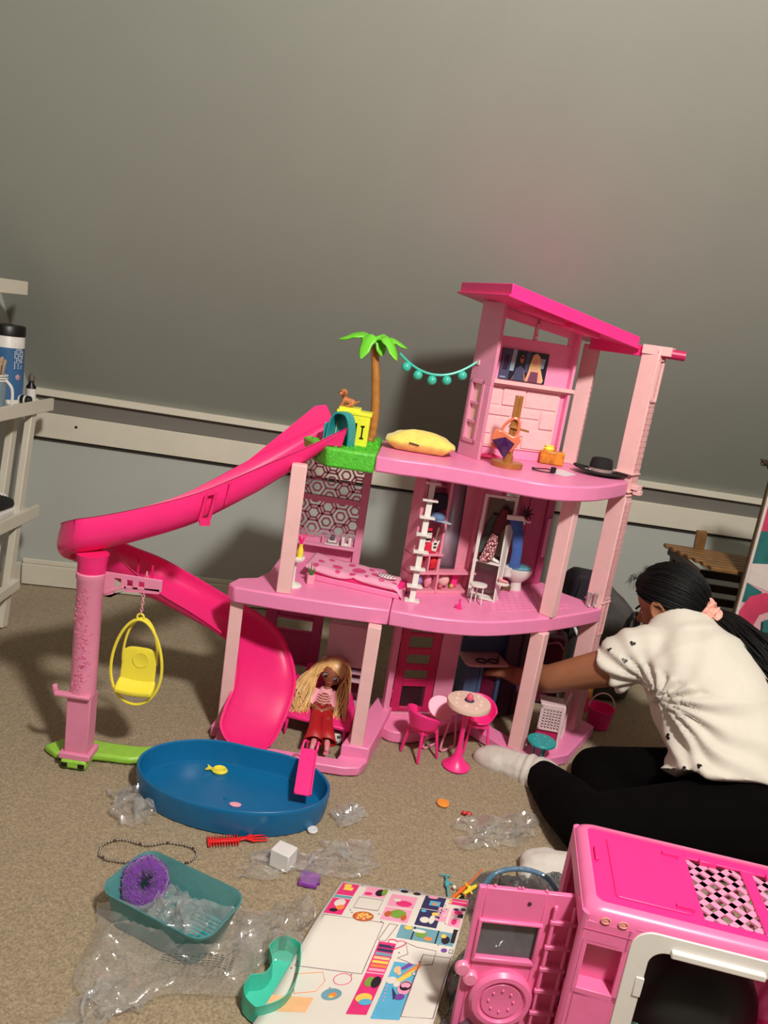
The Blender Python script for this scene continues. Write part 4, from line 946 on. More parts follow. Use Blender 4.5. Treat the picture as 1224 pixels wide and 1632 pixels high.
q = MB(); b1 = c0+Vector((-.02, -.022, 0)); q.add([b1+Vector(v) for v in ((-.029, 0, .062), (0, -.009, .074), (.026, 0, .060), (.006, -.007, .022), (0, .006, .064), (-.007, -.011, .052), (.012, -.011, .054))],
    [[0, 5, 1], [1, 5, 6], [1, 6, 2], [0, 3, 5], [5, 3, 6], [6, 3, 2], [0, 1, 4], [1, 2, 4], [0, 4, 3], [4, 2, 3]])
q.build('purple_purse', pm, None, smooth=0, label='faceted dark purple purse hanging in front of the orange handbag', cat='purse')
# orange tissue box
tbx = thing('tissue_box', 'amber patterned box with a yellow tissue on the top deck', 'box', (0.4215,2.0356,0.727))
c0 = Vector((0.411,1.9955,0.727))
om2 = mat('amber_shell', (206, 128, 36), .3, .45, 55)
MB().box(c0+Vector((0, .012, .018)), (.062, .03, .036), R(-2)).build('box_body', om2, tbx, bevel=.004)
q = MB(); q.lathe([(.012, .036), (.014, .040), (.011, .044), (.013, .048), (.004, .044), (0, .046)], c0+Vector((-.01, .012, 0)), 9, sy=.6); q.build('tissue', yellow2, tbx, smooth=0)
# hat
ht = thing('black_hat', 'black wide brimmed toy hat with a silver band on the top deck', 'hat', (0.5031,1.868,0.727))
c0 = Vector((0.5273,1.9493,0.727)); felt = mat('black_felt', (14, 13, 15), .8, .1)
def brim(u, v):
    a = 2*PI*u; r_ = .022+.036*v; return c0+Vector((r_*1.2*math.cos(a), r_*.86*math.sin(a), .009+.003*v*math.cos(2*a+.6)-.004*v*math.cos(a)+.002*v))
q = MB(); q.grid(brim, 40, 4); q.build('brim', felt, ht, solid=.003, smooth=180)
MB().lathe([(.0285, .006), (.0275, .028), (.0245, .042), (.020, .044), (.014, .041), (0, .040)], c0, 28, sx=1.05, sy=.9).build('crown', felt, ht)
MB().lathe([(.0292, .009), (.0290, .018)], c0, 28, sx=1.05, sy=.9).build('hat_band', mat('silver_band', (190, 160, 160), .3, .2, 200, metal=.4), ht)
MB().tube(bez([c0+Vector((-.028, -.012, .012)), c0+Vector((-.038, -.016, .014)), c0+Vector((-.045, -.02, .012))], 4), .0016, 6).build('cord_toggle', mat('silver_plastic', (206, 196, 194)), ht)
# headband with black clip, white card, pink cloth
hbp = thing('black_headset', 'thin black wire headset lying on the top deck', 'headset', (0.3672,1.836,0.727))
c0 = Vector((0.3671,1.8533,0.727))
q = MB(); q.tube(bez([c0+Vector((.022, 0, .004)), c0+Vector((.014, .016, .006)), c0+Vector((-.004, .02, .004)), c0+Vector((-.022, .012, .003)), c0+Vector((-.026, -.002, .003)), c0+Vector((-.012, -.008, .002)), c0+Vector((.008, -.010, .002)), c0+Vector((.02, -.006, .004))], 6), .0015, 7); q.build('wire', black, hbp)
MB().box(c0+Vector((.022, -.004, .008)), (.012, .009, .016), R(20)).build('earpiece', black, hbp, bevel=.002)
MB().ball(c0+Vector((-.024, .010, .004)), .004, (1, 1, .7)).build('bud', black, hbp)
q = MB(); q.slab([(0.3773,1.8595,0.7275), (0.4248,1.9381,0.7275), (0.4533,1.8824,0.7275), (0.4134,1.8226,0.7275)], (0, 0, 1), .0012); q.build('paper_card', mat('card_white', (222, 214, 220), .6), None, label='small white card lying beside the black headset', cat='card')
def pcl(u, v):
    a = 2*PI*u; c_ = Vector((0.2467,1.9589,0.727)); r_ = (.004+.026*v)*(1+.25*math.sin(5*a)); return c_+Vector((r_*math.cos(a)*1.15, r_*math.sin(a)*1.2, .001+.006*(1-v)*(1+.5*math.sin(3*a))))
MB().grid(pcl, 30, 5).build('pink_cloth', mat('pink_cloth', (228, 60, 120), .8), None, solid=.0012, label='crumpled hot pink cloth on the top deck beside the tower', cat='cloth', smooth=180)
# ---------------------------------------------------------------- ground floor furniture
ku = thing('toy_kitchen_unit', 'pale pink toy oven unit standing behind the doll', 'kitchen unit', (-.03, 1.88, 0))
k0, k1, k2 = Vector((-0.0918,1.86,0.255)), Vector((0.0322,1.86,0.2565)), Vector((0.0167,1.86,0.1392))
kx0, kx1 = k0.x, k1.x; kz1 = k0.z; kz0 = k2.z; kmid = (kx0+kx1)/2
lil = mat('mauve_white_plastic', (206, 168, 182), .45, .03)
MB().box((kmid, 1.875, (kz0+kz1)/2), (kx1-kx0, .03, kz1-kz0)).build('hood_panel', lil, ku, bevel=.003)
q = MB(); q.box((kx0+.008, 1.885, kz0/2), (.014, .05, kz0)); q.build('side_post', lil, ku, bevel=.001)
q = MB(); q.box((kx1-.006, 1.885, kz0/2), (.012, .05, kz0)); q.build('side_post', lil, ku, bevel=.001)
MB().box((kmid, 1.90, kz0*.55), (kx1-kx0-.02, .01, kz0)).build('back_panel', mat('plum_plastic', (96, 20, 50), .4), ku)
for z, nm in ((kz0-.012, 'worktop'), (kz0-.035, 'oven_rail'), (.03, 'drawer_front'), (.012, 'plinth')): MB().box((kmid, 1.868, z), (kx1-kx0-.004, .03, .006 if z > .04 else .016)).build(nm, lil, ku, bevel=.001)
q = MB(); q.tube(bez([(kx0-.006, 1.86, kz0+.0), (kx0-.006, 1.86, kz0+.016), (kx0+.012, 1.85, kz0+.018), (kx0+.012, 1.85, kz0+.008)], 5), .004, 8); q.build('tap', lil, ku)
ch = thing('chaise_lounge', 'hot pink toy lounge seat under the doll', 'lounge', (-.1, 1.78, 0))
sp = [(-0.1671,1.7236,0.05), (-0.0824,1.7093,0.05), (-0.0021,1.6943,0.05), (0.0048,1.8121,0.05), (-0.0123,1.9063,0.05), (-0.1496,1.8854,0.05)]
MB().prism([(x, y) for x, y, z in sp], .045, .055).build('seat', hot, ch, bevel=.003)
q = MB(); a, b_ = Vector(sp[5]), Vector(sp[4]); q.slab([a, b_, b_+Vector((.0, .035, .055)), a+Vector((.01, .035, .055))], (0, 1, .4), .008); q.build('backrest', hot, ch, bevel=.003)
q = MB(); a, b_ = Vector(sp[3]), Vector(sp[2]); q.slab([a, b_, b_+Vector((0, 0, -.03)), a+Vector((0, 0, -.03))], (1, .2, 0), .008); q.build('side_apron', mag, ch, bevel=.001)
q = MB(); a, b_ = Vector(sp[0]), Vector(sp[5]); q.slab([a+Vector((0, .02, 0)), b_, b_+Vector((-.004, 0, .04)), a+Vector((-.004, .05, .03))], (-1, 0, 0), .008); q.build('armrest', hot, ch, bevel=.003)
for p in (sp[0], sp[2], sp[4], sp[5]): MB().cap((p[0]+.008*(1 if p[0] < -.1 else -1), p[1]+.004, .003), (p[0]+.01*(1 if p[0] < -.1 else -1), p[1]+.006, .046), .003, .005, 8).build('leg', hot, ch)
bl = thing('soccer_ball', 'small black and white toy soccer ball beside the doll', 'ball', (-0.0272,1.7232,0))
bc = Vector((-0.0269,1.7203,0))+Vector((0, 0, .0165)); br = .0165
MB().ball(bc, br, n=24).build('ball_skin', white, bl)
q = MB(); ph = (1+5**.5)/2
for v in [(s1*0, s2*1, s3*ph) for s1 in (1,) for s2 in (-1, 1) for s3 in (-1, 1)]+[(s2*1, s3*ph, 0) for s2 in (-1, 1) for s3 in (-1, 1)]+[(s2*ph, 0, s3*1) for s2 in (-1, 1) for s3 in (-1, 1)]:
    n_ = (Matrix.Rotation(.5, 3, 'X') @ Matrix.Rotation(.3, 3, 'Z') @ Vector(v)).normalized(); t1 = n_.orthogonal().normalized(); t2 = n_.cross(t1)
    q.add([bc+(n_+t1*.36*math.cos(k*2*PI/5)+t2*.36*math.sin(k*2*PI/5)).normalized()*br*1.012 for k in range(5)]+[bc+n_*br*1.02], [[k, (k+1) % 5, 5] for k in range(5)])
q.build('patches', black, bl, kind='stuff', fix=False)
# doll
do = thing('fashion_doll', 'fashion doll with long blonde hair in pink top and flared red trousers', 'doll', (-.1, 1.76, 0))
hd, nk, cs_, hp = Vector((-0.0653,1.825,0.1346)), Vector((-0.0727,1.82,0.0969)), Vector((-0.0759,1.81,0.08)), Vector((-0.0776,1.775,0.0624))
kl, kr, al, ar_ = Vector((-0.0857,1.7,0.0596)), Vector((-0.0581,1.7,0.061)), Vector((-0.0796,1.635,0.0403)), Vector((-0.0485,1.635,0.0423))
dsk = mat('doll_skin', (150, 92, 66), .4, .04)
q = MB()
fdir = Vector((-.12, -.97, -.2)).normalized()
q.ball(hd, .030, (1, .95, 1.08), 20); q.cap(hd+Vector((-.006, -.008, -.016)), hd+Vector((-.006, -.01, -.022)), .018, .012); q.cap(nk, hd, .008, .009); q.cap(cs_, nk, .016, .009); q.cap(hp, cs_, .019, .018)
for s, kn, an in ((-1, kl, al), (1, kr, ar_)):
    q.cap(hp+Vector((s*.010, 0, 0)), kn, .014, .010); q.cap(kn, an, .010, .006); q.cap(an, an+Vector((0, -.010, -.005)), .0055, .0045)
    sh_ = cs_+Vector((s*.022, 0, .006)); el = cs_+Vector((s*.036, -.02, -.026)); hn = hp+Vector((s*.012, -.032, .010))
    q.cap(sh_, el, .008, .007); q.cap(el, hn, .007, .005); q.cap(cs_+Vector((0, 0, .004)), sh_, .012, .008)
    q.cap(hn, hn+Vector((-s*.010, -.004, -.002)), .0055, .004)
fused(q, 'body', dsk, do, .0022, 3)
def onhead(x, z, r_=.030): return hd+Vector((x, -math.sqrt(max(0, r_**2-x*x-z*z*.85)), z))
tilt = R(12)
for s in (-1, 1):
    e = onhead(s*.0125-.004+(s*.001), -.002-s*.003, .0295)
    MB().ball(e, .0072, (1, .35, 1.0), 14).build('eye_white', white, do); MB().ball(e+Vector((s*0, -.0016, -.0005)), .0058, (1, .35, 1), 14).build('iris', mat('eye_brown', (40, 20, 14), .1), do); MB().ball(e+Vector((-.0015, -.0034, .002)), .0014).build('eye_glint', white, do)
    q = MB(); q.tube([e+Vector((.008*math.cos(a), -.0012, .0075*math.sin(a))) for a in [.3+2.5*k/8 for k in range(9)]], .0010, 5); q.build('eyelash', black, do)
q = MB(); q.ball(onhead(-.004, -.008)+Vector((0, -.001, 0)), .002); q.build('nose', dsk, do)
q = MB(); q.ball(onhead(-.005, -.0165)+Vector((0, -.0005, 0)), .0042, (1, .5, .55)); q.build('lips', mat('lip_rose', (196, 90, 90), .3), do)
hairm = mat('blonde_hair', (226, 184, 120), .35, .22, 30, .3, 250, spec=.7)
q = MB(); H0 = hd+Vector((.003, .006, .006))
q.v = []
for i in range(170):
    a = rnd.uniform(0, 2*PI); rr = rnd.uniform(.0, .018); s = -1 if rnd.random() < .62 else 1
    st0 = hd+Vector((.008+.012*math.cos(a), .002+.012*math.sin(a), .030))
    o1 = hd+Vector((s*rnd.uniform(.024, .038)+(.004 if s > 0 else -.003), rnd.uniform(-.014, .03), rnd.uniform(-.002, .016)))
    if s < 0: o2 = Vector((-0.1381,1.8,0.0815))+Vector((rnd.uniform(-.020, .03), rnd.uniform(-.03, .03), rnd.uniform(-.01, .02))); o3 = Vector((-0.1361,1.75,0.0464))+Vector((rnd.uniform(-.032, .03), rnd.uniform(-.02, .02), rnd.uniform(-.006, .014)))
    else: o2 = Vector((-0.0297,1.8,0.0823))+Vector((rnd.uniform(-.02, .016), rnd.uniform(-.02, .03), rnd.uniform(-.01, .02))); o3 = Vector((-0.0296,1.745,0.0482))+Vector((rnd.uniform(-.022, .016), rnd.uniform(-.015, .015), rnd.uniform(-.006, .01)))
    pth = bez([st0, o1, o2, o3], 5); n_ = len(pth); q.tube(pth, [.0034*(1-.75*k/n_) for k in range(n_)], 5)
q.build('hair_strands', hairm, do, kind='stuff', fix=False)
q = MB(); q.ball(hd+Vector((.004, .006, .006)), .0335, (1.02, .95, 1.02), 18); hm_ = q.build('hair', hairm, do)
topm = mat('doll_top_pink', (240, 170, 184), .8, .06, 60)
q = MB(); rs = []
for (p, w_) in ((cs_+Vector((0, 0, .016)), .014), (cs_+Vector((0, 0, .004)), .024), (cs_.lerp(hp, .5)+Vector((0, -.003, 0)), .026), (cs_.lerp(hp, .9)+Vector((0, -.004, 0)), .029)): rs.append([p+Vector((w_*math.cos(a)*(1+.06*math.cos(5*a)), (w_-.001)*math.sin(a), .0)) for a in [2*PI*k/18 for k in range(18)]])
q.loft(rs)
for s in (-1, 1):
    sh_ = cs_+Vector((s*.022, 0, .006)); el = cs_+Vector((s*.036, -.02, -.026)); d_ = (el-sh_).normalized(); t1 = d_.orthogonal().normalized(); t2 = d_.cross(t1)
    q.loft([[sh_+d_*x+(t1*math.cos(a)+t2*math.sin(a))*w_*(1+.12*math.sin(5*a)) for a in [2*PI*k/16 for k in range(16)]] for x, w_ in ((-.004, .010), (.012, .012), (.028, .017), (.036, .022))])
for k in range(4):
    c0 = cs_.lerp(hp, .2*k)+Vector((0, -.025, .008)); q.tube([c0+Vector((x*.018, .008*x*x, .0012*math.sin(x*9+k))) for x in [-1+.25*i for i in range(9)]], .0016, 6)
q.build('ruffle_top', topm, do, smooth=60)
redt = mat('doll_red_trousers', (176, 26, 34), .5, .08, 60)
for s, kn, an, nm in ((-1, kl, al, 'trouser_leg'), (1, kr, ar_, 'trouser_leg')):
    q = MB(); h0 = hp+Vector((s*.009, 0, .004)); cl = [h0, h0.lerp(kn, .5), kn, kn.lerp(an, .4), kn.lerp(an, .92)]
    rs = []
    for p, w_ in zip(cl, (.014, .0145, .0135, .017, .0235)):
        i = len(rs); t_ = (cl[min(i+1, 4)]-cl[max(i-1, 0)]).normalized(); sx = Vector((1, 0, 0)); sy = t_.cross(sx).normalized()
        rs.append([p+sx*w_*math.cos(a)*(1+.07*math.sin(3*a+i))+sy*w_*.62*math.sin(a)*(1+.08*math.cos(4*a)) for a in [2*PI*k/20 for k in range(20)]])
    q.loft(rs, caps=False); q.build(nm, redt, do, solid=.0012, smooth=60)
    fo = MB(); fo.cap(an+Vector((0, 0, .004)), an+Vector((s*.002, -.014, -.006)), .0075, .006); fo.box(an+Vector((s*.002, -.010, -.0135)), (.012, .022, .005)); fo.build('shoe', mat('clear_pink_shoe', (214, 130, 140), .1, .05, spec=.9), do)
# round table with cake, three chairs
tt = thing('pedestal_dining_table', 'hot pink tulip table with a spotted pale round top', 'table', (.275, 1.69, 0))
t0 = Vector((.270, 1.700, 0))
MB().lathe([(0, 0), (.034, 0), (.0345, .003), (.022, .012), (.011, .03), (.0065, .055), (.0055, .10), (.008, .150), (.02, .166), (0, .166)], t0, 32).build('pedestal', hot, tt)
tp0 = t0+Vector((.002, 0, 0))
tto = MB().lathe([(0, .160), (.047, .160), (.0525, .163), (.0535, .170), (.052, .1755), (0, .176)], tp0, 40).build('tabletop', mat('cream_pink_plastic', (236, 202, 188), .4, .02), tt)
for k in range(9):
    a = 2*PI*k/9+.2; r_ = .03+.008*(k % 2); MB().lathe([(0, .1760), (.0042, .1760), (.004, .1768), (0, .1768)], tp0+Vector((r_*math.cos(a), r_*math.sin(a), 0)), 10).build('dot', mat('dot_white', (246, 232, 218), .4), tto)
ck = thing('toy_cupcake', 'little pink topped cupcake on the round table', 'cupcake', tp0+Vector((0, 0, .176)))
MB().lathe([(0, .1762), (.0115, .1762), (.0118, .178), (.010, .1795), (0, .1795)], tp0, 20).build('plate', mat('plate_navy', (60, 60, 90), .3), ck)
MB().lathe([(0, .1795), (.0075, .1795), (.0085, .185), (.008, .188), (.0055, .1925), (.002, .195), (0, .1952)], tp0, 18).build('icing', mat('icing_pink', (232, 90, 120), .4), ck)
def shell_chair(name, loc, rz, m, label, seat_z=.085, back=.05):
    t = thing(name, label, 'chair', loc, rz, 'doll chairs around the tulip table', local=True)
    def se(u, v):
        a = 2*PI*u; r_ = .034*v; return (r_*math.cos(a), r_*math.sin(a)*1.0, seat_z-.006*(1-v*v))
    MB().grid(se, 28, 4).build('seat', m, t, solid=.004, smooth=180)
    def bk_(u, v):
        a = PI*(1.5+(u-.5)*1.15); h = back*v*(math.sin(PI*min(1, max(0, .08+.84*u)))**.45)
        return ((.034+.010*v)*math.cos(a), (.034+.014*v)*math.sin(a), seat_z-.004+h)
    MB().grid(bk_, 24, 8).build('backrest', m, t, solid=.004, smooth=180)
    for (x, y) in ((-1, -1), (1, -1), (1, 1), (-1, 1)):
        MB().bar((x*.032, y*.032, 0), (x*.022, y*.022, seat_z-.003), .0055, .006, up=(0, 1, 0)).build('leg', m, t, bevel=.001)
    q = MB(); q.bar((-.024, -.024, seat_z-.012), (.024, -.024, seat_z-.012), .004, .008); q.bar((-.024, .024, seat_z-.012), (.024, .024, seat_z-.012), .004, .008); q.bar((-.024, -.024, seat_z-.012), (-.024, .024, seat_z-.012), .004, .008); q.bar((.024, -.024, seat_z-.012), (.024, .024, seat_z-.012), .004, .008)
    q.build('seat_frame', m, t)
    return t
c1 = shell_chair('doll_chair', (.178, 1.728, 0), R(-50), hot, 'hot pink doll chair on the carpet left of the tulip table')
c2 = dup(c1, (.318, 1.80, .0), R(188), 'hot pink doll chair behind the tulip table')
c3 = thing('high_stool', 'pale pink doll chair with an oval back on thin legs behind the table', 'chair', (.235, 1.77, 0))
pst = mat('pastel_pink_plastic', (240, 150, 180), .4, .03)
ov = Vector((0.218,1.78,0.1067)); e1 = Vector((.034, .0, -.004)); e2 = Vector((0, .018, .024))
q = MB(); q.slab([ov+e1*math.cos(2*PI*k/28)+e2*math.sin(2*PI*k/28) for k in range(28)], e1.cross(e2), .005); q.build('backrest', pst, c3, bevel=.0015)
q = MB(); q.lathe([(0, .095), (.03, .095), (.031, .098), (.03, .101), (0, .101)], (ov.x+.02, 1.80, 0), 24); q.build('seat', pst, c3)
for s in (-1, 1):
    q = MB(); x = ov.x+s*.022; q.tube(bez([(x, 1.785, ov.z-.02), (x-s*.0+.004, 1.775, .07), (x-.008, 1.755, .006), (x+.02, 1.78, .004), (x+.032, 1.81, .004), (x+.02, 1.81, .096)], 4), .0028, 8); q.build('leg_loop', pst, c3)
# blue cabinet with counter
cab = thing('blue_cabinet', 'slate blue toy kitchen cabinet in the dark corner behind the table', 'cabinet', (.36, 1.98, 0))
cbm = mat('slate_blue_plastic', (74, 96, 130), .4, .03); ctr = mat('counter_pink', (206, 160, 160), .45, .05)
FRC = (.285, 1.925, 16, 0); FR['Q'] = FRC
MB().wall('Q', .0, .012, 0, .175, -.06, .0).build('side_panel', cbm, cab, bevel=.001); MB().wall('Q', .095, .105, 0, .175, -.06, .0).build('side_panel', cbm, cab, bevel=.001)
MB().wall('Q', .04, .048, 0, .175, -.06, .0).build('divider', cbm, cab); MB().wall('Q', .0, .14, 0, .335, -.066, -.06).build('back_panel', cbm, cab); MB().wall('Q', .0, .105, .0, .025, -.06, 0).build('plinth', cbm, cab)
MB().wall('Q', .012, .04, .03, .168, -.012, -.004).build('door', cbm, cab, bevel=.001); MB().wall('Q', .048, .095, .05, .155, -.03, -.012).build('oven_door', mat('plum_plastic', (96, 20, 50)), cab, bevel=.002)
q = MB(); q.prism([tuple(P('Q', u, 0, d).xy) for u, d in ((-.012, .01), (-.004, .022), (.02, .026), (.11, .02), (.11, -.06), (-.006, -.06))], .175, .182); q.build('worktop', ctr, cab, bevel=.001)
MB().wall('Q', .0, .012, .24, .335, -.06, -.01).build('wall_cupboard_side', cbm, cab); MB().wall('Q', .04, .105, .25, .335, -.06, -.02).build('wall_cupboard', cbm, cab, bevel=.001)
FR['E'] = (.395, 1.985, 33, 0)
q = MB(); q.wall('E', 0, .125, 0, .348, -.008, 0); q.wall('E', .05, .056, 0, .348, 0, .006); q.build('kitchen_wall', mat('aubergine_plastic', (84, 50, 78), .45, .04), H, bevel=.001)
gl = thing('toy_glasses', 'oversized black glasses lying on the pale counter', 'glasses', P('Q', .06, .183, .0))
for s in (0, 1):
    c0 = P('Q', .035+.035*s, .185, .004); q = MB(); q.tube([c0+Vector((.014*math.cos(a), .010*math.sin(a), .001*math.sin(a))) for a in [2*PI*k/20 for k in range(20)]], .0022, 7, closed=True); q.build('rim', black, gl)
MB().bar(P('Q', .049, .185, .004), P('Q', .056, .185, .004), .003).build('bridge', black, gl); MB().bar(P('Q', .084, .185, .0), P('Q', .10, .1845, -.03), .003).build('temple', black, gl)
# right side of the ground floor
ts = thing('teal_stool', 'teal round toy stool on the base rail at the right', 'stool', (0.4786,1.7527,0.028))
t0 = Vector((0.4769,1.7522,0.028))
MB().lathe([(0, .040), (.033, .040), (.0355, .043), (.0355, .047), (.034, .0485), (0, .049)], t0, 32).build('seat', teal, ts)
for k in range(3):
    a = -PI/2+k*2*PI/3+.05; MB().cap(t0+Vector((.02*math.cos(a)*.7, .02*math.sin(a)*.5, .0025)), t0+Vector((.018*math.cos(a), .018*math.sin(a), .041)), .0024, .0036, 8).build('leg', teal, ts)
for k in range(6): a = k*PI/3; MB().ball(t0+Vector((.02*math.cos(a), .02*math.sin(a), .049)), .0018, (1, 1, .5), 8).build('stud', mat('stud_aqua', (120, 200, 200), .4), ts)
cr = thing('white_crate', 'pale pink and white toy crate with a perforated panel', 'crate', (.56, 1.88, 0))
cw = mat('crate_white', (226, 196, 200), .45, .03); FR['N'] = ((0.4745,1.8183,0.028)[0], (0.4745,1.8183,0.028)[1], -4, .028); 
q = MB(); q.wall('N', .0, .058, .045, .050, 0, .004); q.wall('N', .0, .058, .105, .112, 0, .004); q.wall('N', .0, .005, .045, .112, 0, .004); q.wall('N', .053, .058, .045, .112, 0, .004)
for i in range(7): q.wall('N', .005+.008*i, .0082+.008*i, .05, .105, 0, .003)
for j in range(7): q.wall('N', .005, .053, .055+.0078*j, .0582+.0078*j, 0, .003)
q.build('perforated_panel', cw, cr)
MB().wall('N', .054, .062, 0, .112, -.004, .006).build('corner_post', cw, cr, bevel=.001)
MB().wall('N', 0, .058, 0, .045, -.004, -.002).build('lower_panel', mag, cr)
q = MB(); a, b_ = P('N', .06, 0, 0), P('N', .10, 0, -.13)
for z0, z1 in ((.0, .008), (.104, .112)): q.quad8([a+Vector((0, 0, z0)), b_+Vector((0, 0, z0)), b_+Vector((-.006, 0, z0)), a+Vector((-.006, 0, z0))], [a+Vector((0, 0, z1)), b_+Vector((0, 0, z1)), b_+Vector((-.006, 0, z1)), a+Vector((-.006, 0, z1))])
for t_ in (.45, .7, .97): p = a.lerp(b_, t_); q.box(p+Vector((0, 0, .056)), (.006, .010, .112))
q.build('side_frame', cw, cr, bevel=.0006)
MB().quad8([a+Vector((-.004, 0, .008)), b_+Vector((-.004, 0, .008)), b_+Vector((-.006, 0, .008)), a+Vector((-.006, 0, .008))], [a+Vector((-.004, 0, .104)), b_+Vector((-.004, 0, .104)), b_+Vector((-.006, 0, .104)), a+Vector((-.006, 0, .104))]).build('side_screen', mag, cr)
MB().wall('N', -.002, .062, .112, .116, -.05, .004).build('crate_top', cw, cr, bevel=.001)
bk2 = thing('pink_bucket', 'hot pink toy bucket standing behind the crate', 'bucket', (.70, 2.05, 0))
b0 = Vector((0.6997,2.0345,0)); MB().lathe([(.0, 0), (.03, 0), (.037, .055), (.039, .058), (.036, .058), (.029, .006), (0, .006)], b0, 28).build('pail', hot, bk2)
q = MB(); q.tube([b0+Vector((-.036*math.cos(a), 0, .056+.045*math.sin(a))) for a in [PI*k/14 for k in range(15)]], .0022, 7); q.build('bail', pale, bk2)
crumple('pink_swimsuit', (0.6197,1.98,0.0899), (.022, .014, .04), hot, 'bright pink doll garment hanging behind the crate', 'garment', 21, .4)
# bags behind the house
db = thing('plum_suitcase', 'shiny plum coloured bag standing behind the right of the house', 'bag', (.55, 2.15, 0))
p0, p1, p2 = Vector((0.5173,2.12,0.2187)), Vector((0.5968,2.12,0.228)), Vector((0.6095,2.12,0.1042))
q = MB(); q.box(((p0.x+p1.x)/2-.01, 2.16, p0.z/2), (p1.x-p0.x+.01, .09, p0.z)); q.build('bag_body', mat('plum_vinyl', (86, 26, 48), .2, .1, 20, .5, 40), db, bevel=.012)
q = MB(); q.tube(bez([(p0.x+.01, 2.115, p0.z-.03), ((p0.x+p1.x)/2, 2.10, p0.z-.015), (p1.x-.02, 2.115, p0.z-.035)], 6), .004, 8); q.build('zip', mat('plum_shine', (150, 80, 100), .2), db)
q = MB(); c0 = Vector((0.7098,2.3771,0)); c0.y += .0
MB().lathe([(0, 0), (.035, 0), (.04, .03), (.036, .13), (.02, .16), (0, .165)], (.66, 2.14, 0), 20).build('brown_jar', mat('ochre', (170, 120, 40), .6), None, label='ochre yellow rounded toy showing behind the tall pink column', cat='toy')
MB().tube([(.60, 2.26, .26), (.665, 2.22, .16)], .005, 8).build('white_stick', white, None, label='white rod leaning beside the plum bag', cat='rod')
kb2 = thing('dark_backpack', 'dark purple black rounded backpack behind the second floor deck', 'backpack', (.66, 2.3, 0))
a, b_ = Vector((0.5702,2.3,0.3535)), Vector((0.6817,2.3,0.2467)); 
q = MB(); ol = [(-.075, .0), (.055, 0), (.06, .28), (.05, a.z-.01), (.036, a.z+.004), (-.04, a.z+.008), (-.062, a.z-.01), (-.07, .25)]
q.slab([(b_.x-.01+x, 2.3, z) for x, z in ol], (0, 1, 0), .10); q.build('bag_body', mat('aubergine_cloth', (40, 30, 44), .85, .15, 40, .3, 200), kb2, bevel=.015)
q = MB(); q.tube(bez([(b_.x-.05, 2.295, .1), (b_.x-.055, 2.285, .22), (b_.x-.04, 2.295, .34)], 6), .006, 8); q.build('strap', dark, kb2)
kb3 = thing('grey_backpack', 'dark grey cloth backpack with a black strap behind the girl', 'backpack', (.82, 2.2, 0))
a, b_ = Vector((0.7255,2.2,0.3517)), Vector((0.7997,2.2,0.233))
q = MB(); ol = [(-.12, 0), (.09, 0), (.085, .2), (.06, .29), (.0, a.z-.02), (-.03, a.z+.01), (-.06, a.z-.02), (-.10, .24)]
q.slab([(a.x+.02+x, 2.2, z) for x, z in ol], (0, 1, 0), .13); q.build('bag_body', mat('grey_canvas', (74, 70, 68), .9, .2, 30, .5, 120), kb3, bevel=.03)
q = MB(); s0 = Vector((0.7687,2.18,0.2863)); q.tube(bez([s0+Vector((-.01, 0, -.1)), s0+Vector((-.006, -.02, -.02)), s0+Vector((.004, -.015, .02)), s0+Vector((.025, .0, .01)), s0+Vector((.03, 0, -.06))], 6), .008, 8, flat=.5); q.build('strap', black, kb3)

# ---------------------------------------------------------------- girl
girl = thing('person', 'person in white heart print tee and black leggings sitting cross legged, reaching into the dollhouse', 'person', (.8, 1.6, 0))
J = dict(pel=(0.864,1.5,0.1283), wai=(0.8642,1.56,0.2093), mid=(0.8218,1.62,0.2823), che=(0.7741,1.71,0.3574), nb=(0.742,1.785,0.4097), hd=(0.7345,1.835,0.4523),
 shl=(0.6521,1.725,0.3545), cuf=(0.5915,1.745,0.296), elb=(0.485,1.825,0.2099), wri=(0.4196,1.935,0.1556), shr=(0.9026,1.8,0.3804), elr=(0.9851,1.93,0.2019), wrr=(0.9711,1.86,0.0803),
 ank=(0.4741,1.685,0.0184), toe=(0.3554,1.76,0.0005), kn1=(0.5224,1.43,0.0695), kn2=(0.6187,1.72,0.0285), ank2=(0.5771,1.355,0.0141), toe2=(0.4043,1.345,0.01))
J = {k: Vector(v) for k, v in J.items()}
hf = Vector((-.64, .66, -.42)).normalized(); hu = (Vector((-.35, .25, .9))-hf*Vector((-.35, .25, .9)).dot(hf)).normalized(); hs = hf.cross(hu)   # head axes: forward, up, right
HM = Matrix((hs, hf, hu)).transposed()
hd_ = J['hd']
q = MB()
HS = .87
q.ball(hd_+(hu*.018-hf*.008)*HS, .082*HS, (.92, 1.12, 1.02), 24, HM); q.ball(hd_+(hf*.030-hu*.035)*HS, .058*HS, (.95, 1, 1.1), 20, HM); q.cap(hd_+(hf*.048-hu*.066)*HS, hd_+(hf*.058-hu*.07)*HS, .026*HS, .022*HS)
q.cap(hd_-(hf*.02+hu*.04)*HS, J['nb']+Vector((.0, 0, -.02)), .043, .045)
q.cap(J['nb'], J['che'], .042, .085)
q.cap(J['shl'], J['cuf'], .052, .047); q.cap(J['cuf'], J['elb'], .047, .037); q.cap(J['elb'], J['elb'].lerp(J['wri'], .35), .037, .035); q.cap(J['elb'].lerp(J['wri'], .35), J['wri'], .035, .023)
q.cap(J['shr'], J['elr'], .048, .038); q.cap(J['elr'], J['wrr'], .036, .024); q.cap(J['shl'], J['shr'], .048, .048)
q.cap(J['che'], J['mid'], .095, .09); q.cap(J['mid'], J['wai'], .09, .09); q.cap(J['wai'], J['pel'], .09, .10)
hip1 = J['pel']+Vector((-.03, -.05, -.01)); hip2 = J['pel']+Vector((-.02, .06, -.01))
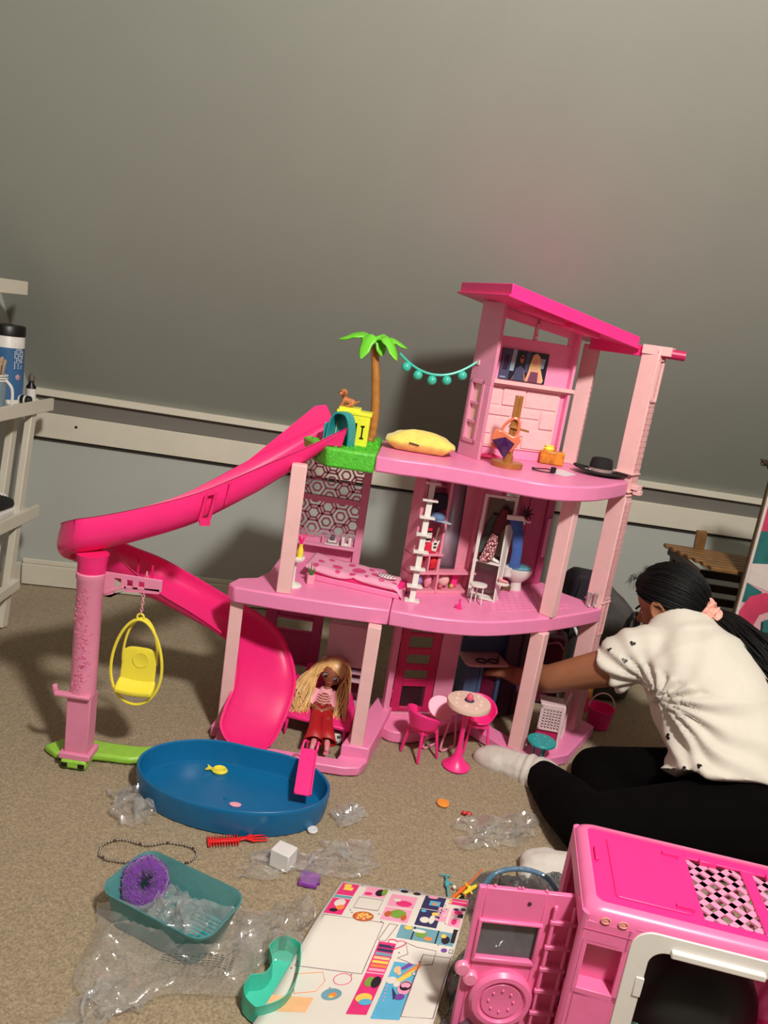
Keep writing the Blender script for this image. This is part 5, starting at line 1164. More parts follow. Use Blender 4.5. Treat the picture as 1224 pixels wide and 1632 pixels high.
q.cap(hip1, J['kn1'], .06, .05); q.cap(J['kn1'], J['ank'], .054, .036); q.cap(J['ank'], J['ank'].lerp(J['toe'], .75), .030, .018)
q.cap(hip2, J['kn2'], .06, .05); q.cap(J['kn2'], J['ank2'], .05, .034); q.cap(J['ank2'], J['ank2'].lerp(J['toe2'], .7), .030, .018)
# hands: palm, four fingers and a thumb closing on a cupboard edge
def hand(w_, d_, up_, s):
    d_ = Vector(d_).normalized(); up_ = Vector(up_); up_ = (up_-d_*up_.dot(d_)).normalized(); sd_ = d_.cross(up_)
    q.cap(w_, w_+d_*.035, .023, .022); q.cap(w_+d_*.02-sd_*.016, w_+d_*.07-sd_*.026, .015, .013); q.cap(w_+d_*.02+sd_*.016, w_+d_*.07+sd_*.022, .015, .013); q.cap(w_+d_*.03, w_+d_*.07, .016, .014)
    for k, L_ in enumerate((.062, .070, .066, .052)):
        b0 = w_+d_*.074+sd_*(-.028+.0185*k); m0 = b0+d_*L_*.5+up_*(.004); m1 = m0+d_*L_*.22-up_*.016; m2 = m1+d_*L_*.06-up_*.018
        q.cap(b0, m0, .0088, .0082, 8); q.cap(m0, m1, .0082, .0076, 8); q.cap(m1, m2, .0076, .0066, 8)
    t0 = w_+d_*.025-sd_*.02*s; t1 = t0+d_*.03-sd_*.028*s-up_*.006; t2 = t1+d_*.028-sd_*.002*s-up_*.010; q.cap(t0, t1, .013, .0105, 8); q.cap(t1, t2, .0105, .0085, 8)
hand(J['wri'], (-.62, .75, -.1), (0, .1, 1), 1); hand(J['wrr'], (.2, .5, -.8), (0, .8, .5), -1)
body = fused(q, 'body', skin, girl, .006, 4)
for s in (-1, 1):
    e = hd_+(hs*(.082*s)-hf*.014-hu*.010)*HS; ear = MB()
    ear.lathe([(.0, .0), (.012, .002), (.019, .006), (.021, .010), (.017, .011), (.010, .006), (0, .005)], e, 18, HM @ Matrix.Rotation(R(90*s), 3, 'Y') @ Matrix.Rotation(R(12), 3, 'Z'), sx=1.45, sy=.9); ear.build('ear', skin, girl)
    ey = hd_+(hf*.066-hu*.014+hs*(.026*s))*HS; MB().ball(ey, .0085).build('eye', white, girl); MB().ball(ey+hf*.0045, .0058).build('iris', black, girl)
    MB().tube([ey+hf*.010+hu*.016+hs*(s*x)-hu*(abs(x)*.2) for x in (-.016, -.006, .006, .018)], .003, 6).build('eyebrow', black, girl)
q = MB(); q.cap(hd_+(hf*.084-hu*.014)*HS, hd_+(hf*.098-hu*.038)*HS, .007, .010, 10); q.cap(hd_+(hf*.087-hu*.04-hs*.01)*HS, hd_+(hf*.087-hu*.04+hs*.01)*HS, .007, .007, 10); q.build('nose', skin, girl)
q = MB(); q.cap(hd_+(hf*.088-hu*.060-hs*.016)*HS, hd_+(hf*.088-hu*.060+hs*.016)*HS, .006, .006, 8); q.build('mouth', mat('lip_brown', (150, 84, 72), .5), girl)
# hair
hairk = mat('black_hair', (9, 8, 8), .55, .25, 60, .4, 300, spec=.18)
q = MB()
HL = [(0, .50), (35, .42), (60, .12), (78, .04), (96, .06), (110, -.50), (140, -.95), (180, -1.05)]
def hcap(u, v):
    a = 360*u-180; f_ = abs(a)
    for (a0, l0_), (a1, l1_) in zip(HL, HL[1:]):
        if a0 <= f_ <= a1: hl = l0_+(l1_-l0_)*(f_-a0)/(a1-a0)
    hl += .05*noise.noise(Vector((u*20, 1, 1))); b_ = PI/2+(hl-PI/2)*v
    d_ = Vector((math.cos(b_)*math.sin(R(a)), math.cos(b_)*math.cos(R(a)), math.sin(b_)))
    r_ = .0945*HS*(1+.012*math.sin(40*R(a)+3*v)*math.cos(b_)+.02*noise.noise(d_*5)); r_ *= 1-.10*max(0, (v-.85)/.15)**2
    return hd_+(hu*.018-hf*.010)*HS+HM @ Vector((d_.x*r_*.95, d_.y*r_*1.14, d_.z*r_*1.04))
q.grid(hcap, 96, 26); hr = q.build('hair', hairk, girl, smooth=180)
sn = Vector((0.805,1.785,0.461)); pn = [sn, (0.8331,1.74,0.4492), (0.8653,1.68,0.4177), (0.9072,1.62,0.3823), (0.9634,1.57,0.3406), (1.0409,1.54,0.2795)]
q = MB()
for i in range(230):
    a = rnd.uniform(0, 2*PI); rr = math.sqrt(rnd.random()); pth = []
    st0 = hd_-hf*.05+hu*.01
    for k, p in enumerate(pn):
        w_ = (.014, .040, .058, .062, .055, .034)[k]*rr; p = Vector(p); dx = Vector((.72, .2, .66)); dy = Vector((.2, -.9, .2)).normalized()
        pth.append(p+dx.normalized()*(math.cos(a)*w_)+dy*(math.sin(a)*w_*.55)+Vector((rnd.gauss(0, .0022), rnd.gauss(0, .002), rnd.gauss(0, .0022)))*k)
    cv = bez(pth, 5); n_ = len(cv); q.tube(cv, [.0052*(1-.6*k/n_) for k in range(n_)], 5)
q.build('ponytail', hairk, girl, kind='stuff', fix=False)
q = MB()
hc0 = hd_+(hu*.018-hf*.010)*HS; sd0 = (HM.transposed() @ (sn-hc0)).normalized()
for i in range(340):   # strands combed back to the tie
    a = rnd.uniform(-180, 180); f_ = abs(a)
    for (a0, l0_), (a1, l1_) in zip(HL, HL[1:]):
        if a0 <= f_ <= a1: hl = l0_+(l1_-l0_)*(f_-a0)/(a1-a0)
    la = rnd.uniform(hl+.03, min(1.45, hl+.9)); d0_ = Vector((math.cos(la)*math.sin(R(a)), math.cos(la)*math.cos(R(a)), math.sin(la))); pth = []
    om = d0_.angle(sd0); wob = rnd.gauss(0, .03); lift = rnd.uniform(.992, 1.03)
    if om > 2.6: continue
    for k in range(9):
        t_ = k/8*.97; d_ = (d0_*math.sin((1-t_)*om)+sd0*math.sin(t_*om))/max(.05, math.sin(om)); d_ = (d_+Vector((wob, 0, wob))*math.sin(PI*t_)).normalized()
        pth.append(hc0+HM @ (Vector((d_.x*.95, d_.y*1.14, d_.z*1.04))*.0945*HS*lift))
    q.tube(pth, [.0012+.0012*math.sin(PI*min(1, .15+k/9)) for k in range(9)], 4)
for i in range(34):   # stray wisps over the brow
    a = rnd.uniform(-.5, .9); s0 = hd_+HM @ Vector((.085*math.sin(a)-.01, .055, .085))*HS; q.tube(bez([s0, s0+hf*.014+hu*rnd.uniform(-.002, .014)+hs*rnd.gauss(0, .008), s0+hf*rnd.uniform(.018, .036)-hu*rnd.uniform(.0, .03)+hs*rnd.gauss(0, .014)], 4), .00045, 4)
q.build('stray_hair', hairk, girl, kind='stuff', fix=False)
q = MB()
def scn(u, v):
    a, b_ = 2*PI*u, 2*PI*v; n_ = Vector((math.cos(a), math.sin(a), 0)); w_ = .0165*(1+.30*math.sin(10*a+2*math.sin(b_))+.2*noise.noise(Vector((math.cos(a)*5, math.sin(a)*5, v*4))))
    return sn+Vector((.004, -.010, .004))+Matrix.Rotation(R(50), 3, 'Y') @ (n_*(.017+w_*math.cos(b_))+Vector((0, 0, w_*1.15*math.sin(b_))))
q.grid(scn, 110, 18); q.build('scrunchie', mat('scrunchie_pink', (240, 176, 160), .75, .1, 160), girl, smooth=180)
# shirt: loft of oval rings, a sleeve, melted together, then gathered into folds
shirtm = mat('white_jersey', (214, 208, 196), .85, .015, 60, .15, 500)
def ring(c0, nrm, ru, rv, n=28, ux=(1, .25, .0)):
    nrm = Vector(nrm).normalized(); u = Vector(ux); u = (u-nrm*u.dot(nrm)).normalized(); v = nrm.cross(u); return [Vector(c0)+u*ru*math.cos(2*PI*k/n)+v*rv*math.sin(2*PI*k/n) for k in range(n)]
q = MB()
hemc = Vector((0.8618,1.53,0.1591)); sp_ = [hemc, J['wai'], J['mid'].lerp(J['wai'], .4), J['mid'], J['mid'].lerp(J['che'], .6), J['che'], J['che'].lerp(J['nb'], .55), J['nb']+Vector((-.004, .012, .028))]
ru = (.188, .170, .142, .136, .140, .138, .105, .062); rv = (.135, .125, .12, .118, .118, .112, .088, .058)
q.loft([ring(sp_[i], (sp_[min(i+1, 7)]-sp_[max(i-1, 0)]), ru[i], rv[i]) for i in range(8)])
q.cap(J['che'].lerp(J['nb'], .4), J['nb']+Vector((.004, .010, .004)), .098, .056); q.cap(J['nb']+Vector((.03, .0, -.02)), J['nb']+Vector((.045, .015, -.025)), .06, .06)
q.cap(J['che'].lerp(J['shl'], .2)+Vector((0, 0, .02)), J['shl'], .07, .064); q.loft([ring(J['shl'], J['cuf']-J['shl'], .064, .064), ring(J['cuf'], J['cuf']-J['shl'], .06, .06)])
q.cap(J['che'].lerp(J['shr'], .3), J['shr'], .08, .062); q.cap(J['shr'], J['shr'].lerp(J['elr'], .4), .062, .058)
shirt = fused(q, 'shirt', shirtm, girl, .0065, 8)
org = ORG[girl.name]; arm = J['shl']+Vector((.02, 0, -.05)); me = shirt.data; me.update(); nn = [v.normal.copy() for v in me.vertices]
far = Vector((.25, -.05, -.24)).normalized()
for v, n_ in zip(me.vertices, nn):
    p = v.co+org; d_ = p-arm; L_ = d_.length; d2 = d_.normalized()
    ang = math.atan2(d2.z, d2.x)
    w_ = math.exp(-((L_-.16)/.14)**2)*(1 if p.z < J['shl'].z else .3)
    f_ = .0075*w_*min(1, L_/.07)*math.sin(ang*15+noise.noise(p*9)*2.2+L_*6)
    t_ = (p.z-hemc.z); f_ += .005*math.exp(-((t_-.06)/.09)**2)*math.sin((p.z*.9+p.x*.25)*120+3*noise.noise(p*7))
    f_ += .004*noise.noise(p*14)
    v.co += n_*f_
me.update()
from mathutils.bvhtree import BVHTree
bvh = BVHTree.FromPolygons([v.co+org for v in me.vertices], [list(p.vertices) for p in me.polygons])
camp = Vector((0, 0, 1))
bme = body.data; fused_in = 0; adir = (J['cuf']-J['shl']); aL = adir.length; adir.normalize(); udir = (J['nb']-J['che']).normalized()
for v in bme.vertices:
    p = v.co+org; h_ = bvh.find_nearest(p)
    if h_[0] is None or h_[3] > .07: continue
    if (p-J['shl']).dot(adir) > aL*.8 or (p-J['nb']).dot(udir) > .022 or (p-J['pel']).dot(udir) < .05 or (p-J['shr']).dot((J['elr']-J['shr']).normalized()) > .05: continue
    if (p-h_[0]).dot(h_[1]) > -.007: v.co = h_[0]-h_[1]*.008-org
bme.update()
def heart(p, s, rot):
    p = Vector(p); hit = bvh.find_nearest(p); c0, n_ = hit[0], hit[1]
    if n_.dot(camp-c0) < 0: n_ = -n_
    t1 = (Vector((0, 0, 1))-n_*n_.z).normalized(); t2 = t1.cross(n_); pts = []
    for k in range(20):
        t_ = 2*PI*k/20; x = 16*math.sin(t_)**3/17; y = (13*math.cos(t_)-5*math.cos(2*t_)-2*math.cos(3*t_)-math.cos(4*t_))/17
        cr_, sr_ = math.cos(rot), math.sin(rot); X, Y_ = x*cr_-y*sr_, x*sr_+y*cr_; w = c0-t2*X*s+t1*Y_*s; h2 = bvh.find_nearest(w); pts.append(h2[0]+n_*.0012)
    q = MB(); q.add(pts, [list(range(20))]); q.build('heart_print', black, shirt, fix=False, smooth=0)
for p, s, r_ in (((0.6094,1.67,0.4073), .0075, .1), ((0.6029,1.66,0.3591), .0075, .2), ((0.5432,1.69,0.3658), .0075, 1.2), ((0.6554,1.55,0.2378), .008, .9), ((0.665,1.45,0.2104), .0085, .5), ((0.6899,1.44,0.2558), .007, 1.6), ((0.7328,1.5,0.3525), .0, .2), ((0.6523,1.52,0.2811), .002, 0)):
    if s: heart(p, s, r_)
# leggings and socks
legm = mat('black_leggings', (6, 4, 5), .95, .1, 40, spec=.08)
q = MB(); q.cap(J['wai'].lerp(J['pel'], .7), J['pel'], .12, .14); q.ball(J['pel']+Vector((.03, .0, -.02)), .15, (1.15, 1, .78), 20)
q.cap(hip1, J['kn1'], .098, .064); q.cap(J['kn1'], J['kn1'].lerp(J['ank'], .45), .066, .062); q.cap(J['kn1'].lerp(J['ank'], .45), J['ank'], .062, .041)
q.cap(hip2, J['kn2'], .098, .066); q.cap(J['kn2'], J['ank2'].lerp(J['kn2'], .12), .06, .042)
pants = fused(q, 'leggings', legm, girl, .0075, 8)
sockm = mat('white_sock', (206, 199, 192), .9, .06, 60, .5, 400)
def sock(an, to_, sole, txt=None):
    d_ = (to_-an); L_ = d_.length; d_ = d_/L_; sl = Vector(sole); sl = (sl-d_*sl.dot(d_)).normalized(); q = MB()
    q.cap(an-d_*.01, an+d_*.03, .043, .043); q.cap(an+d_*.015+sl*.012, an+d_*.05, .040, .039); q.cap(an+d_*.05, to_-d_*.01, .040, .037); sd_ = d_.cross(sl)
    q.cap(to_-d_*.03+sd_*.016, to_+d_*.006+sd_*.014, .031, .028); q.cap(to_-d_*.03-sd_*.016, to_-d_*.0-sd_*.014, .031, .027)
    o = fused(q, 'sock', sockm, girl, .004, 4); org = ORG[girl.name]; nn = [v.normal.copy() for v in o.data.vertices]
    for v, n_ in zip(o.data.vertices, nn):
        p = v.co+org; x = (p-an).dot(d_); v.co += n_*(.0018*math.sin(x*260+4*noise.noise(p*20))*math.exp(-((x-.02)/.03)**2)+.0012*noise.noise(p*40))
    return o, d_, sl, sd_
sock(J['ank'], J['toe'], (0, -.3, -1))
s2, d2, sl2, sd2 = sock(J['ank2']+Vector((-.02, 0, 0)), J['toe2'], (0, .3, -1))
def lettering(text, name, loc, M, size, m, parent, label=None):
    cu = bpy.data.curves.new(name, 'FONT'); cu.body = text; cu.size = size; cu.extrude = .0003; cu.align_x = 'LEFT'
    o = bpy.data.objects.new(name, cu); COL.objects.link(o); bpy.context.view_layer.update()
    me = bpy.data.meshes.new_from_object(o.evaluated_get(bpy.context.evaluated_depsgraph_get())); bpy.data.objects.remove(o)
    q = MB(); M = M.to_3x3(); b = len(q.v)
    q.v = [tuple(Vector(loc)+M @ v.co) for v in me.vertices]; q.f = [list(p.vertices) for p in me.polygons]; q.mi = [0]*len(q.f)
    return q.build(name, m, parent, smooth=0, fix=False, label=label)
# ---------------------------------------------------------------- camper in the foreground
cam_pink = mat('camper_pink_plastic', (238, 116, 168), .32, .03)
ca = thing('toy_camper', 'pink toy camper van with a hot pink roof, its back door swung open', 'camper', (.6, .95, 0))
CH = .300; CD = .205; U0, U2 = -.040, .62
def kp(u, w, z): p = P('K', u, z, -w); return p
def kbox(mb, u0, u1, w0, w1, z0, z1):
    return mb.quad8([kp(u0, w0, z0), kp(u1, w0, z0), kp(u1, w1, z0), kp(u0, w1, z0)], [kp(u0, w0, z1), kp(u1, w0, z1), kp(u1, w1, z1), kp(u0, w1, z1)])
# near side wall with a storage niche and a big window
q = MB(); WX0, WZ1, WZ0 = .054, .258, .10
for (a, b_, c_, d_) in ((U0+.006, -.025, .02, CH-.02), (.022, WX0-.022, .02, CH-.02), (-.030, .028, .243, CH-.02), (-.030, .028, .02, .166), (WX0-.022, U2, .285, CH-.02), (WX0-.022, U2, .02, .085)): kbox(q, a, b_, .0, .006, c_, d_)
q.build('side_wall', cam_pink, ca, bevel=.0015)
q = MB(); kbox(q, -.033, .031, .025, .03, .16, .25); kbox(q, -.033, -.030, 0, .03, .16, .25); kbox(q, .028, .031, 0, .03, .16, .25); kbox(q, -.033, .031, 0, .03, .247, .25); kbox(q, -.033, .031, 0, .03, .160, .172)
q.build('storage_niche', cam_pink, ca, bevel=.001)
q = MB(); kbox(q, U0+.006, WX0-.024, -.0008, 0, .2665, .2675); q.build('panel_line', mat('camper_line', (206, 90, 140), .5), ca)
ol, il = [], []
for (cx, cz, r_, lst) in ((.057, .258, .028, ol), (.078, .238, .022, il)):
    for k in range(9):
        a = PI-PI/2*k/8; lst.append((cx+r_*math.cos(a), cz-.0+r_*math.sin(a)))
q = MB(); X1 = U2-.01; o_ = [(.029, .09)]+ol+[(X1, .286), (X1, .26)]+il[::-1]+[(.056, .09)]
q.slab([kp(u, -.002, z) for u, z in o_], kp(0, 1, 0)-kp(0, 0, 0), .008); q.build('window_frame', white, ca, bevel=.001)
q = MB(); q.bar(kp(.08, -.004, .2645), kp(.20, -.004, .2645), .010, .010); q.build('awning_roll', white, ca, bevel=.002)
q = MB(); q.bar(kp(.205, -.004, .2655), kp(.235, -.004, .2655), .011, .012); q.build('awning_clip', white, ca, bevel=.002)
q = MB(); q.bar(kp(.238, -.004, .2645), kp(X1, -.004, .2645), .010, .010); q.build('awning_roll', white, ca, bevel=.002)
q = MB(); kbox(q, .046, .057, -.004, .004, .185, .215); q.build('window_catch', white, ca, bevel=.001)
# far side and floor, rounded rear corners, rims
q = MB(); kbox(q, U0+.006, U2, CD-.006, CD, .02, .10); kbox(q, U0+.006, U2, CD-.006, CD, .27, CH-.02); kbox(q, U0+.006, .06, CD-.006, CD, .1, .27); kbox(q, .30, .36, CD-.006, CD, .1, .27); q.build('far_wall', cam_pink, ca, bevel=.0015)
q = MB(); kbox(q, U0+.01, U2, .006, CD-.006, .018, .026); q.build('cabin_floor', mag, ca)
q = MB(); kbox(q, .40, .41, .006, CD-.006, .026, CH-.03); q.build('cabin_divider', cam_pink, ca)
q = MB()
for k in range(14):
    for s in (-1, 1):
        u = .10+.024*k; q.bar(kp(u, CD-.012, .11), kp(u+s*.10, CD-.012, .25), .004, .003)
q.build('cabin_lattice', deckp, ca, kind='stuff')
for w in (.0, CD):
    q = MB(); s = 1 if w == 0 else -1
    q.loft([[kp(U0+.010-.010*math.cos(a), w+s*(.010-.010*math.sin(a)), z) for a in [PI/2*k/6 for k in range(7)]]+[kp(U0+.01, w+s*.02, z), kp(U0+.004, w+s*.02, z)] for z in (.02, CH-.012)]); q.build('corner_post', cam_pink, ca, smooth=50)
for z0, z1 in ((CH-.04, CH-.012), (.02, .045)): q = MB(); kbox(q, U0, U0+.006, .012, CD-.012, z0, z1); q.build('door_sill', cam_pink, ca, bevel=.001)
# roof: rounded pale rim, hot pink panel, hatch, two lattice skylights
def rr(u0, u1, w0, w1, r_, n=6):
    out = []
    for (cx, cy, a0) in ((u1-r_, w0+r_, -90), (u1-r_, w1-r_, 0), (u0+r_, w1-r_, 90), (u0+r_, w0+r_, 180)):
        out += [(cx+r_*math.cos(R(a0+90*k/n)), cy+r_*math.sin(R(a0+90*k/n))) for k in range(n+1)]
    return out
q = MB(); rings = []
for z, ins in ((CH-.030, 0), (CH-.014, .0005), (CH-.006, .004), (CH-.001, .010), (CH, .016)): rings.append([kp(u, w, z) for u, w in rr(U0+ins, U2-ins, ins, CD-ins, .020)])
q.loft(rings, caps=False)
inn = [kp(u, w, CH) for u, w in rr(U0+.018, U2-.018, .018, CD-.018, .012)]; inn2 = [kp(u, w, CH-.006) for u, w in rr(U0+.018, U2-.018, .018, CD-.018, .012)]
q.loft([rings[-1], inn, inn2], caps=False); q.build('roof_rim', cam_pink, ca, smooth=60)
SK = ((.125, .205), (.222, .302), (.319, .399))
q = MB(); za, zb = CH-.006, CH-.0025; w0, w1 = .0185, CD-.0185; cur = U0+.0185
for k, (a, b_) in enumerate(SK): kbox(q, cur, a, w0 if k == 0 else .036, w1 if k == 0 else CD-.036, za, zb); cur = b_
kbox(q, cur, U2-.0185, w0, w1, za, zb); kbox(q, SK[0][0], SK[2][1], w0, .036, za, zb); kbox(q, SK[0][0], SK[2][1], CD-.036, w1, za, zb)
rp_ = q.build('roof_panel', hot, ca, bevel=.0008)
q = MB(); q.slab([kp(u, w, CH-.0035) for u, w in rr(.006, .108, .036, CD-.036, .005)], (0, 0, 1), .0035); q.build('roof_hatch', hot, ca, bevel=.001)
q = MB()
for w in (.045, CD-.045): kbox(q, .088, .112, w-.003, w+.003, CH-.0025, CH+.004)
q.build('hatch_hinge', hot, ca, kind='stuff')
q = MB(); kbox(q, -.016, -.011, CD*.52, CD*.52+.03, CH-.0025, CH+.003); q.build('hatch_latch', hot, ca, bevel=.001)
for (a, b_) in SK:
    q = MB(); n_ = 8
    for k in range(-n_, 2*n_):
        for s in (-1, 1):
            x0 = a+k*.033; pts = []
            y0, y1 = .036, CD-.036; dx = s*(y1-y0)
            xa, xb = x0, x0+dx
            if s < 0: xa, xb = x0+ (y1-y0), x0
            # clip to the opening
            t0, t1 = 0, 1
            if xa == xb: continue
            ta, tb = (a-xa)/(xb-xa), (b_-xa)/(xb-xa); lo, hi = min(ta, tb), max(ta, tb); t0, t1 = max(0, lo), min(1, hi)
            if t1-t0 < .02: continue
            q.bar(kp(xa+(xb-xa)*t0, y0+(y1-y0)*t0, CH-.008), kp(xa+(xb-xa)*t1, y0+(y1-y0)*t1, CH-.008), .0095, .003)
    q.build('skylight_lattice', mat('lattice_pink', (242, 150, 188), .4, .03), ca)
    q = MB(); kbox(q, a+.02, a+.045, CD-.042, CD-.034, CH-.006, CH+.001); q.build('skylight_catch', hot, ca, bevel=.001)
for (u) in (-.009, .014):
    q = MB(); q.tube([kp(u+.006*math.cos(a), -.0012, .2938-.008+.0045*math.sin(a)) for a in [2*PI*k/16 for k in range(16)]], .001, 6, closed=True); q.lathe([(0, 0), (.0045, 0), (0, .0008)], kp(u, -.001, .2858), 12, Matrix.Rotation(R(90), 3, 'X')); q.build('roof_light', mat('light_amber', (236, 160, 150), .4), ca)
# open back door with window, spare wheel and ladder
dr = []
q = MB(); WU0, WU1, WV0, WV1 = .010, .098, .146, .208
for (a, b_, c_, d_) in ((-.001, WU0, .004, .262), (WU1, .150, .004, .262), (WU0, WU1, .004, WV0), (WU0, WU1, WV1, .262)): q.wall('O', a, b_, c_, d_, -.008, 0)
for u in (.02, .055, .06, .095, .14): q.wall('O', u, u+.004, .262, .266, -.006, -.002)
door_o = q.build('back_door', cam_pink, ca, bevel=.0015)
q = MB()
for (a, b_, c_, d_) in ((WU0-.003, WU1+.003, WV1-.001, WV1+.004), (WU0-.003, WU1+.003, WV0-.006, WV0+.002), (WU0-.003, WU0+.002, WV0-.002, WV1+.003), (WU1-.002, WU1+.003, WV0-.002, WV1+.003)): q.wall('O', a, b_, c_, d_, -.002, .005)
q.build('door_window_frame', cam_pink, door_o, bevel=.002)
q = MB(); q.wall('O', WU0, WU1, WV0, WV1, -.006, -.005); q.build('door_pane', film('cloudy_pane', (150, 150, 154), .72, .3), door_o)
wc = P('O', .061, .083, 0); OM = Matrix.Rotation(R(4), 3, 'Z') @ Matrix.Rotation(R(90), 3, 'X')
q = MB(); q.lathe([(.046, 0), (.047, .008), (.043, .0145), (.036, .0150), (.034, .011), (.031, .010), (.029, .0125), (.020, .0115), (.012, .0105), (.0, .0105)], wc, 48, OM); q.build('spare_wheel', cam_pink, door_o, smooth=30)
for k in range(8):
    a = 2*PI*k/8; MB().ball(wc+OM @ Vector((.0185*math.cos(a), .0185*math.sin(a), .0118)), .0022, (1, 1, 1), 8).build('wheel_nut', cam_pink, door_o)
q = MB()
for u in (.112, .140): q.bar(P('O', u, .01, .006), P('O', u, .246, .006), .0045, .008, up=(0, 1, 0)); q.ball(P('O', u, .246, .006), .0036)
for v in (.03, .066, .105, .143, .181, .223): q.bar(P('O', .107, v, .009), P('O', .145, v, .009), .005, .0065)
q.build('door_ladder', cam_pink, door_o, bevel=.0012)
q = MB(); q.lathe([(0, 0), (.0105, 0), (.0112, .006), (.009, .009), (0, .0095)], P('O', -.003, .127, 0), 20, OM); q.lathe([(0, 0), (.0105, 0), (.0112, .007), (.009, .010), (0, .0105)], P('O', .011, .112, 0), 20, OM); q.build('door_knob', mat('knob_pink', (244, 140, 180), .35), door_o)
q = MB(); q.lathe([(0, 0), (.003, 0), (.003, .001), (0, .001)], P('O', .075, .243, .0002), 14, OM); q.build('screw_hole', mat('screw_grey', (70, 40, 52), .6), door_o)
q = MB()
for v in (.25, .21, .16, .11, .06): q.tube([P('O', .153, v-.012, .002), P('O', .153, v+.012, .002)], .0045, 8)
q.build('hinge', cam_pink, door_o, kind='stuff')
q = MB(); q.ball(kp(.16, .10, .11), .085, (1.15, .8, 1.2), 24); q.build('dark_helmet', mat('helmet_black', (22, 24, 24), .5, .3, 14), None, label='dark rounded bundle inside the camper seen through its window', cat='bundle')
crumple('teal_cloth', kp(.12, .06, .06), (.05, .03, .035), mat('sage_cloth', (70, 100, 84), .8, .2, 40), 'sage green cloth low inside the camper window', 'cloth', 5, .35)

# ---------------------------------------------------------------- clutter on the carpet
# teal tub
tubm = film('teal_translucent', (96, 164, 166), .46, .25)
tn_ = thing('teal_tub', 'translucent teal plastic tub with purple scrunchie inside', 'tub', (-.25, 1.1, 0))
tc_ = [Vector((-0.3571,1.0619,0.055)), Vector((-0.3267,1.162,0.055)), Vector((-0.1214,1.084,0.055)), Vector((-0.1701,0.987,0.055))]
ctr_ = sum(tc_, Vector())/4; eu = ((tc_[2]-tc_[1])+(tc_[3]-tc_[0]))/2; ev = ((tc_[1]-tc_[0])+(tc_[2]-tc_[3]))/2
LU, LV = eu.length/2, ev.length/2; eu.normalize(); eu.z = 0; ev = Vector((-eu.y, eu.x, 0)); LV = max(LV, .062); TC0 = Vector((ctr_.x, ctr_.y, 0))
def tubring(s, z, r_=.03):
    return [TC0+eu*u+ev*w+Vector((0, 0, z)) for u, w in rr(-LU*s, LU*s, -LV*s, LV*s, r_*s)]
q = MB(); q.loft([tubring(.80, .001), tubring(.82, .002), tubring(.97, .058), tubring(1.0, .060), tubring(1.005, .064), tubring(.985, .065), tubring(.955, .061), tubring(.80, .008), tubring(.78, .005)]); q.build('tub_shell', tubm, tn_, smooth=45)
q = MB()
for k in range(11): w_ = -LV*.66+LV*1.32*k/10; q.tube([TC0+eu*(LU*.2)+ev*w_+Vector((0, 0, .008)), TC0+eu*(LU*.72)+ev*w_+Vector((0, 0, .008))], .0022, 6)
q.build('floor_ribs', teal, tn_, kind='stuff')
sc_ = TC0-eu*LU*.60+ev*LV*.10; pur = mat('purple_plush', (112, 50, 150), .95, .15, 120, .8, 300, sheen=.6)
q = MB(); MM = Matrix.Rotation(R(58), 3, 'X') @ Matrix.Rotation(R(10), 3, 'Y')
def scr(u, v):
    a = 2*PI*u; rr_ = .0140*(1+.05*math.sin(5*a)+.16*noise.noise(Vector((math.cos(a)*4, math.sin(a)*4, v*3)))); b_ = 2*PI*v
    p = Vector(((.024+rr_*math.cos(b_))*math.cos(a), (.027+rr_*math.cos(b_))*math.sin(a), rr_*math.sin(b_)*1.0)); p += p.normalized()*.0015*noise.noise(p*400)
    return sc_+Vector((0, 0, .048))+MM @ p
q.grid(scr, 90, 30); pso = q.build('purple_scrunchie', pur, None, label='fluffy purple hair scrunchie in the teal tub', cat='scrunchie', smooth=180)
q = MB()
for i in range(2200):
    u, v = rnd.random(), rnd.random(); p = scr(u, v); n_ = (p-scr(u, v+.25)*.5-scr(u, v-.25)*.5).normalized(); c_ = (scr(u, v+.5)+p)/2; n_ = (p-c_).normalized(); t_ = n_.orthogonal().normalized()*.0009
    q.add([p-t_, p+t_, p+n_*.003+Vector((rnd.gauss(0, .0018), rnd.gauss(0, .0018), rnd.gauss(0, .0018)))], [[0, 1, 2]])
q.build('fluff', pur, pso, kind='stuff', fix=False)
# plastic film: crumpled sheets
def film_sheet(name, corners, label, seed, h=.03, n=34, m=None, fold=9, cat='plastic bag'):
    A, B, C_, D = [Vector(c) for c in corners]
    def fn(u, v):
        p = A*(1-u)*(1-v)+B*u*(1-v)+C_*u*v+D*(1-u)*v
        e = min(1, 6*min(u, 1-u, v, 1-v)+.15); s = Vector((u*fold*.5, v*fold*.5, seed))
        n1 = 1-abs(noise.noise(s))*2.2; n2 = 1-abs(noise.noise(s*2.3))*2.2
        p = p+Vector((noise.noise(s*.9+Vector((7, 0, 0)))*.035, noise.noise(s*.9+Vector((0, 9, 0)))*.03, 0))
        p.z += .003+h*e*(max(0, n1)*.65+max(0, n2)*.35); return p
    return MB().grid(fn, n, n).build(name, m or clear, None, label=label, cat=cat, smooth=28, fix=False)
film_sheet('plastic_bag', ((-0.3171,0.9058,0), (-0.0946,0.9574,0), (-0.074,1.1142,0), (-0.3797,1.0933,0)), 'large clear plastic bag printed with grey warnings lying under the teal tub', 1, .05, 44, fold=4.5)
film_sheet('plastic_bag', ((-0.13,0.9855,0), (-0.0287,1.0292,0), (-0.018,1.1864,0), (-0.1266,1.1325,0)), 'clear plastic bag crumpled beside the aqua tray', 5, .045, 34, fold=6)
film_sheet('plastic_bag', ((-0.2762,0.8718,0), (-0.3611,0.8188,0), (-0.3123,0.951,0), (-0.2299,0.9325,0)), 'clear plastic film at the bottom left of the carpet', 11, .02, 26)
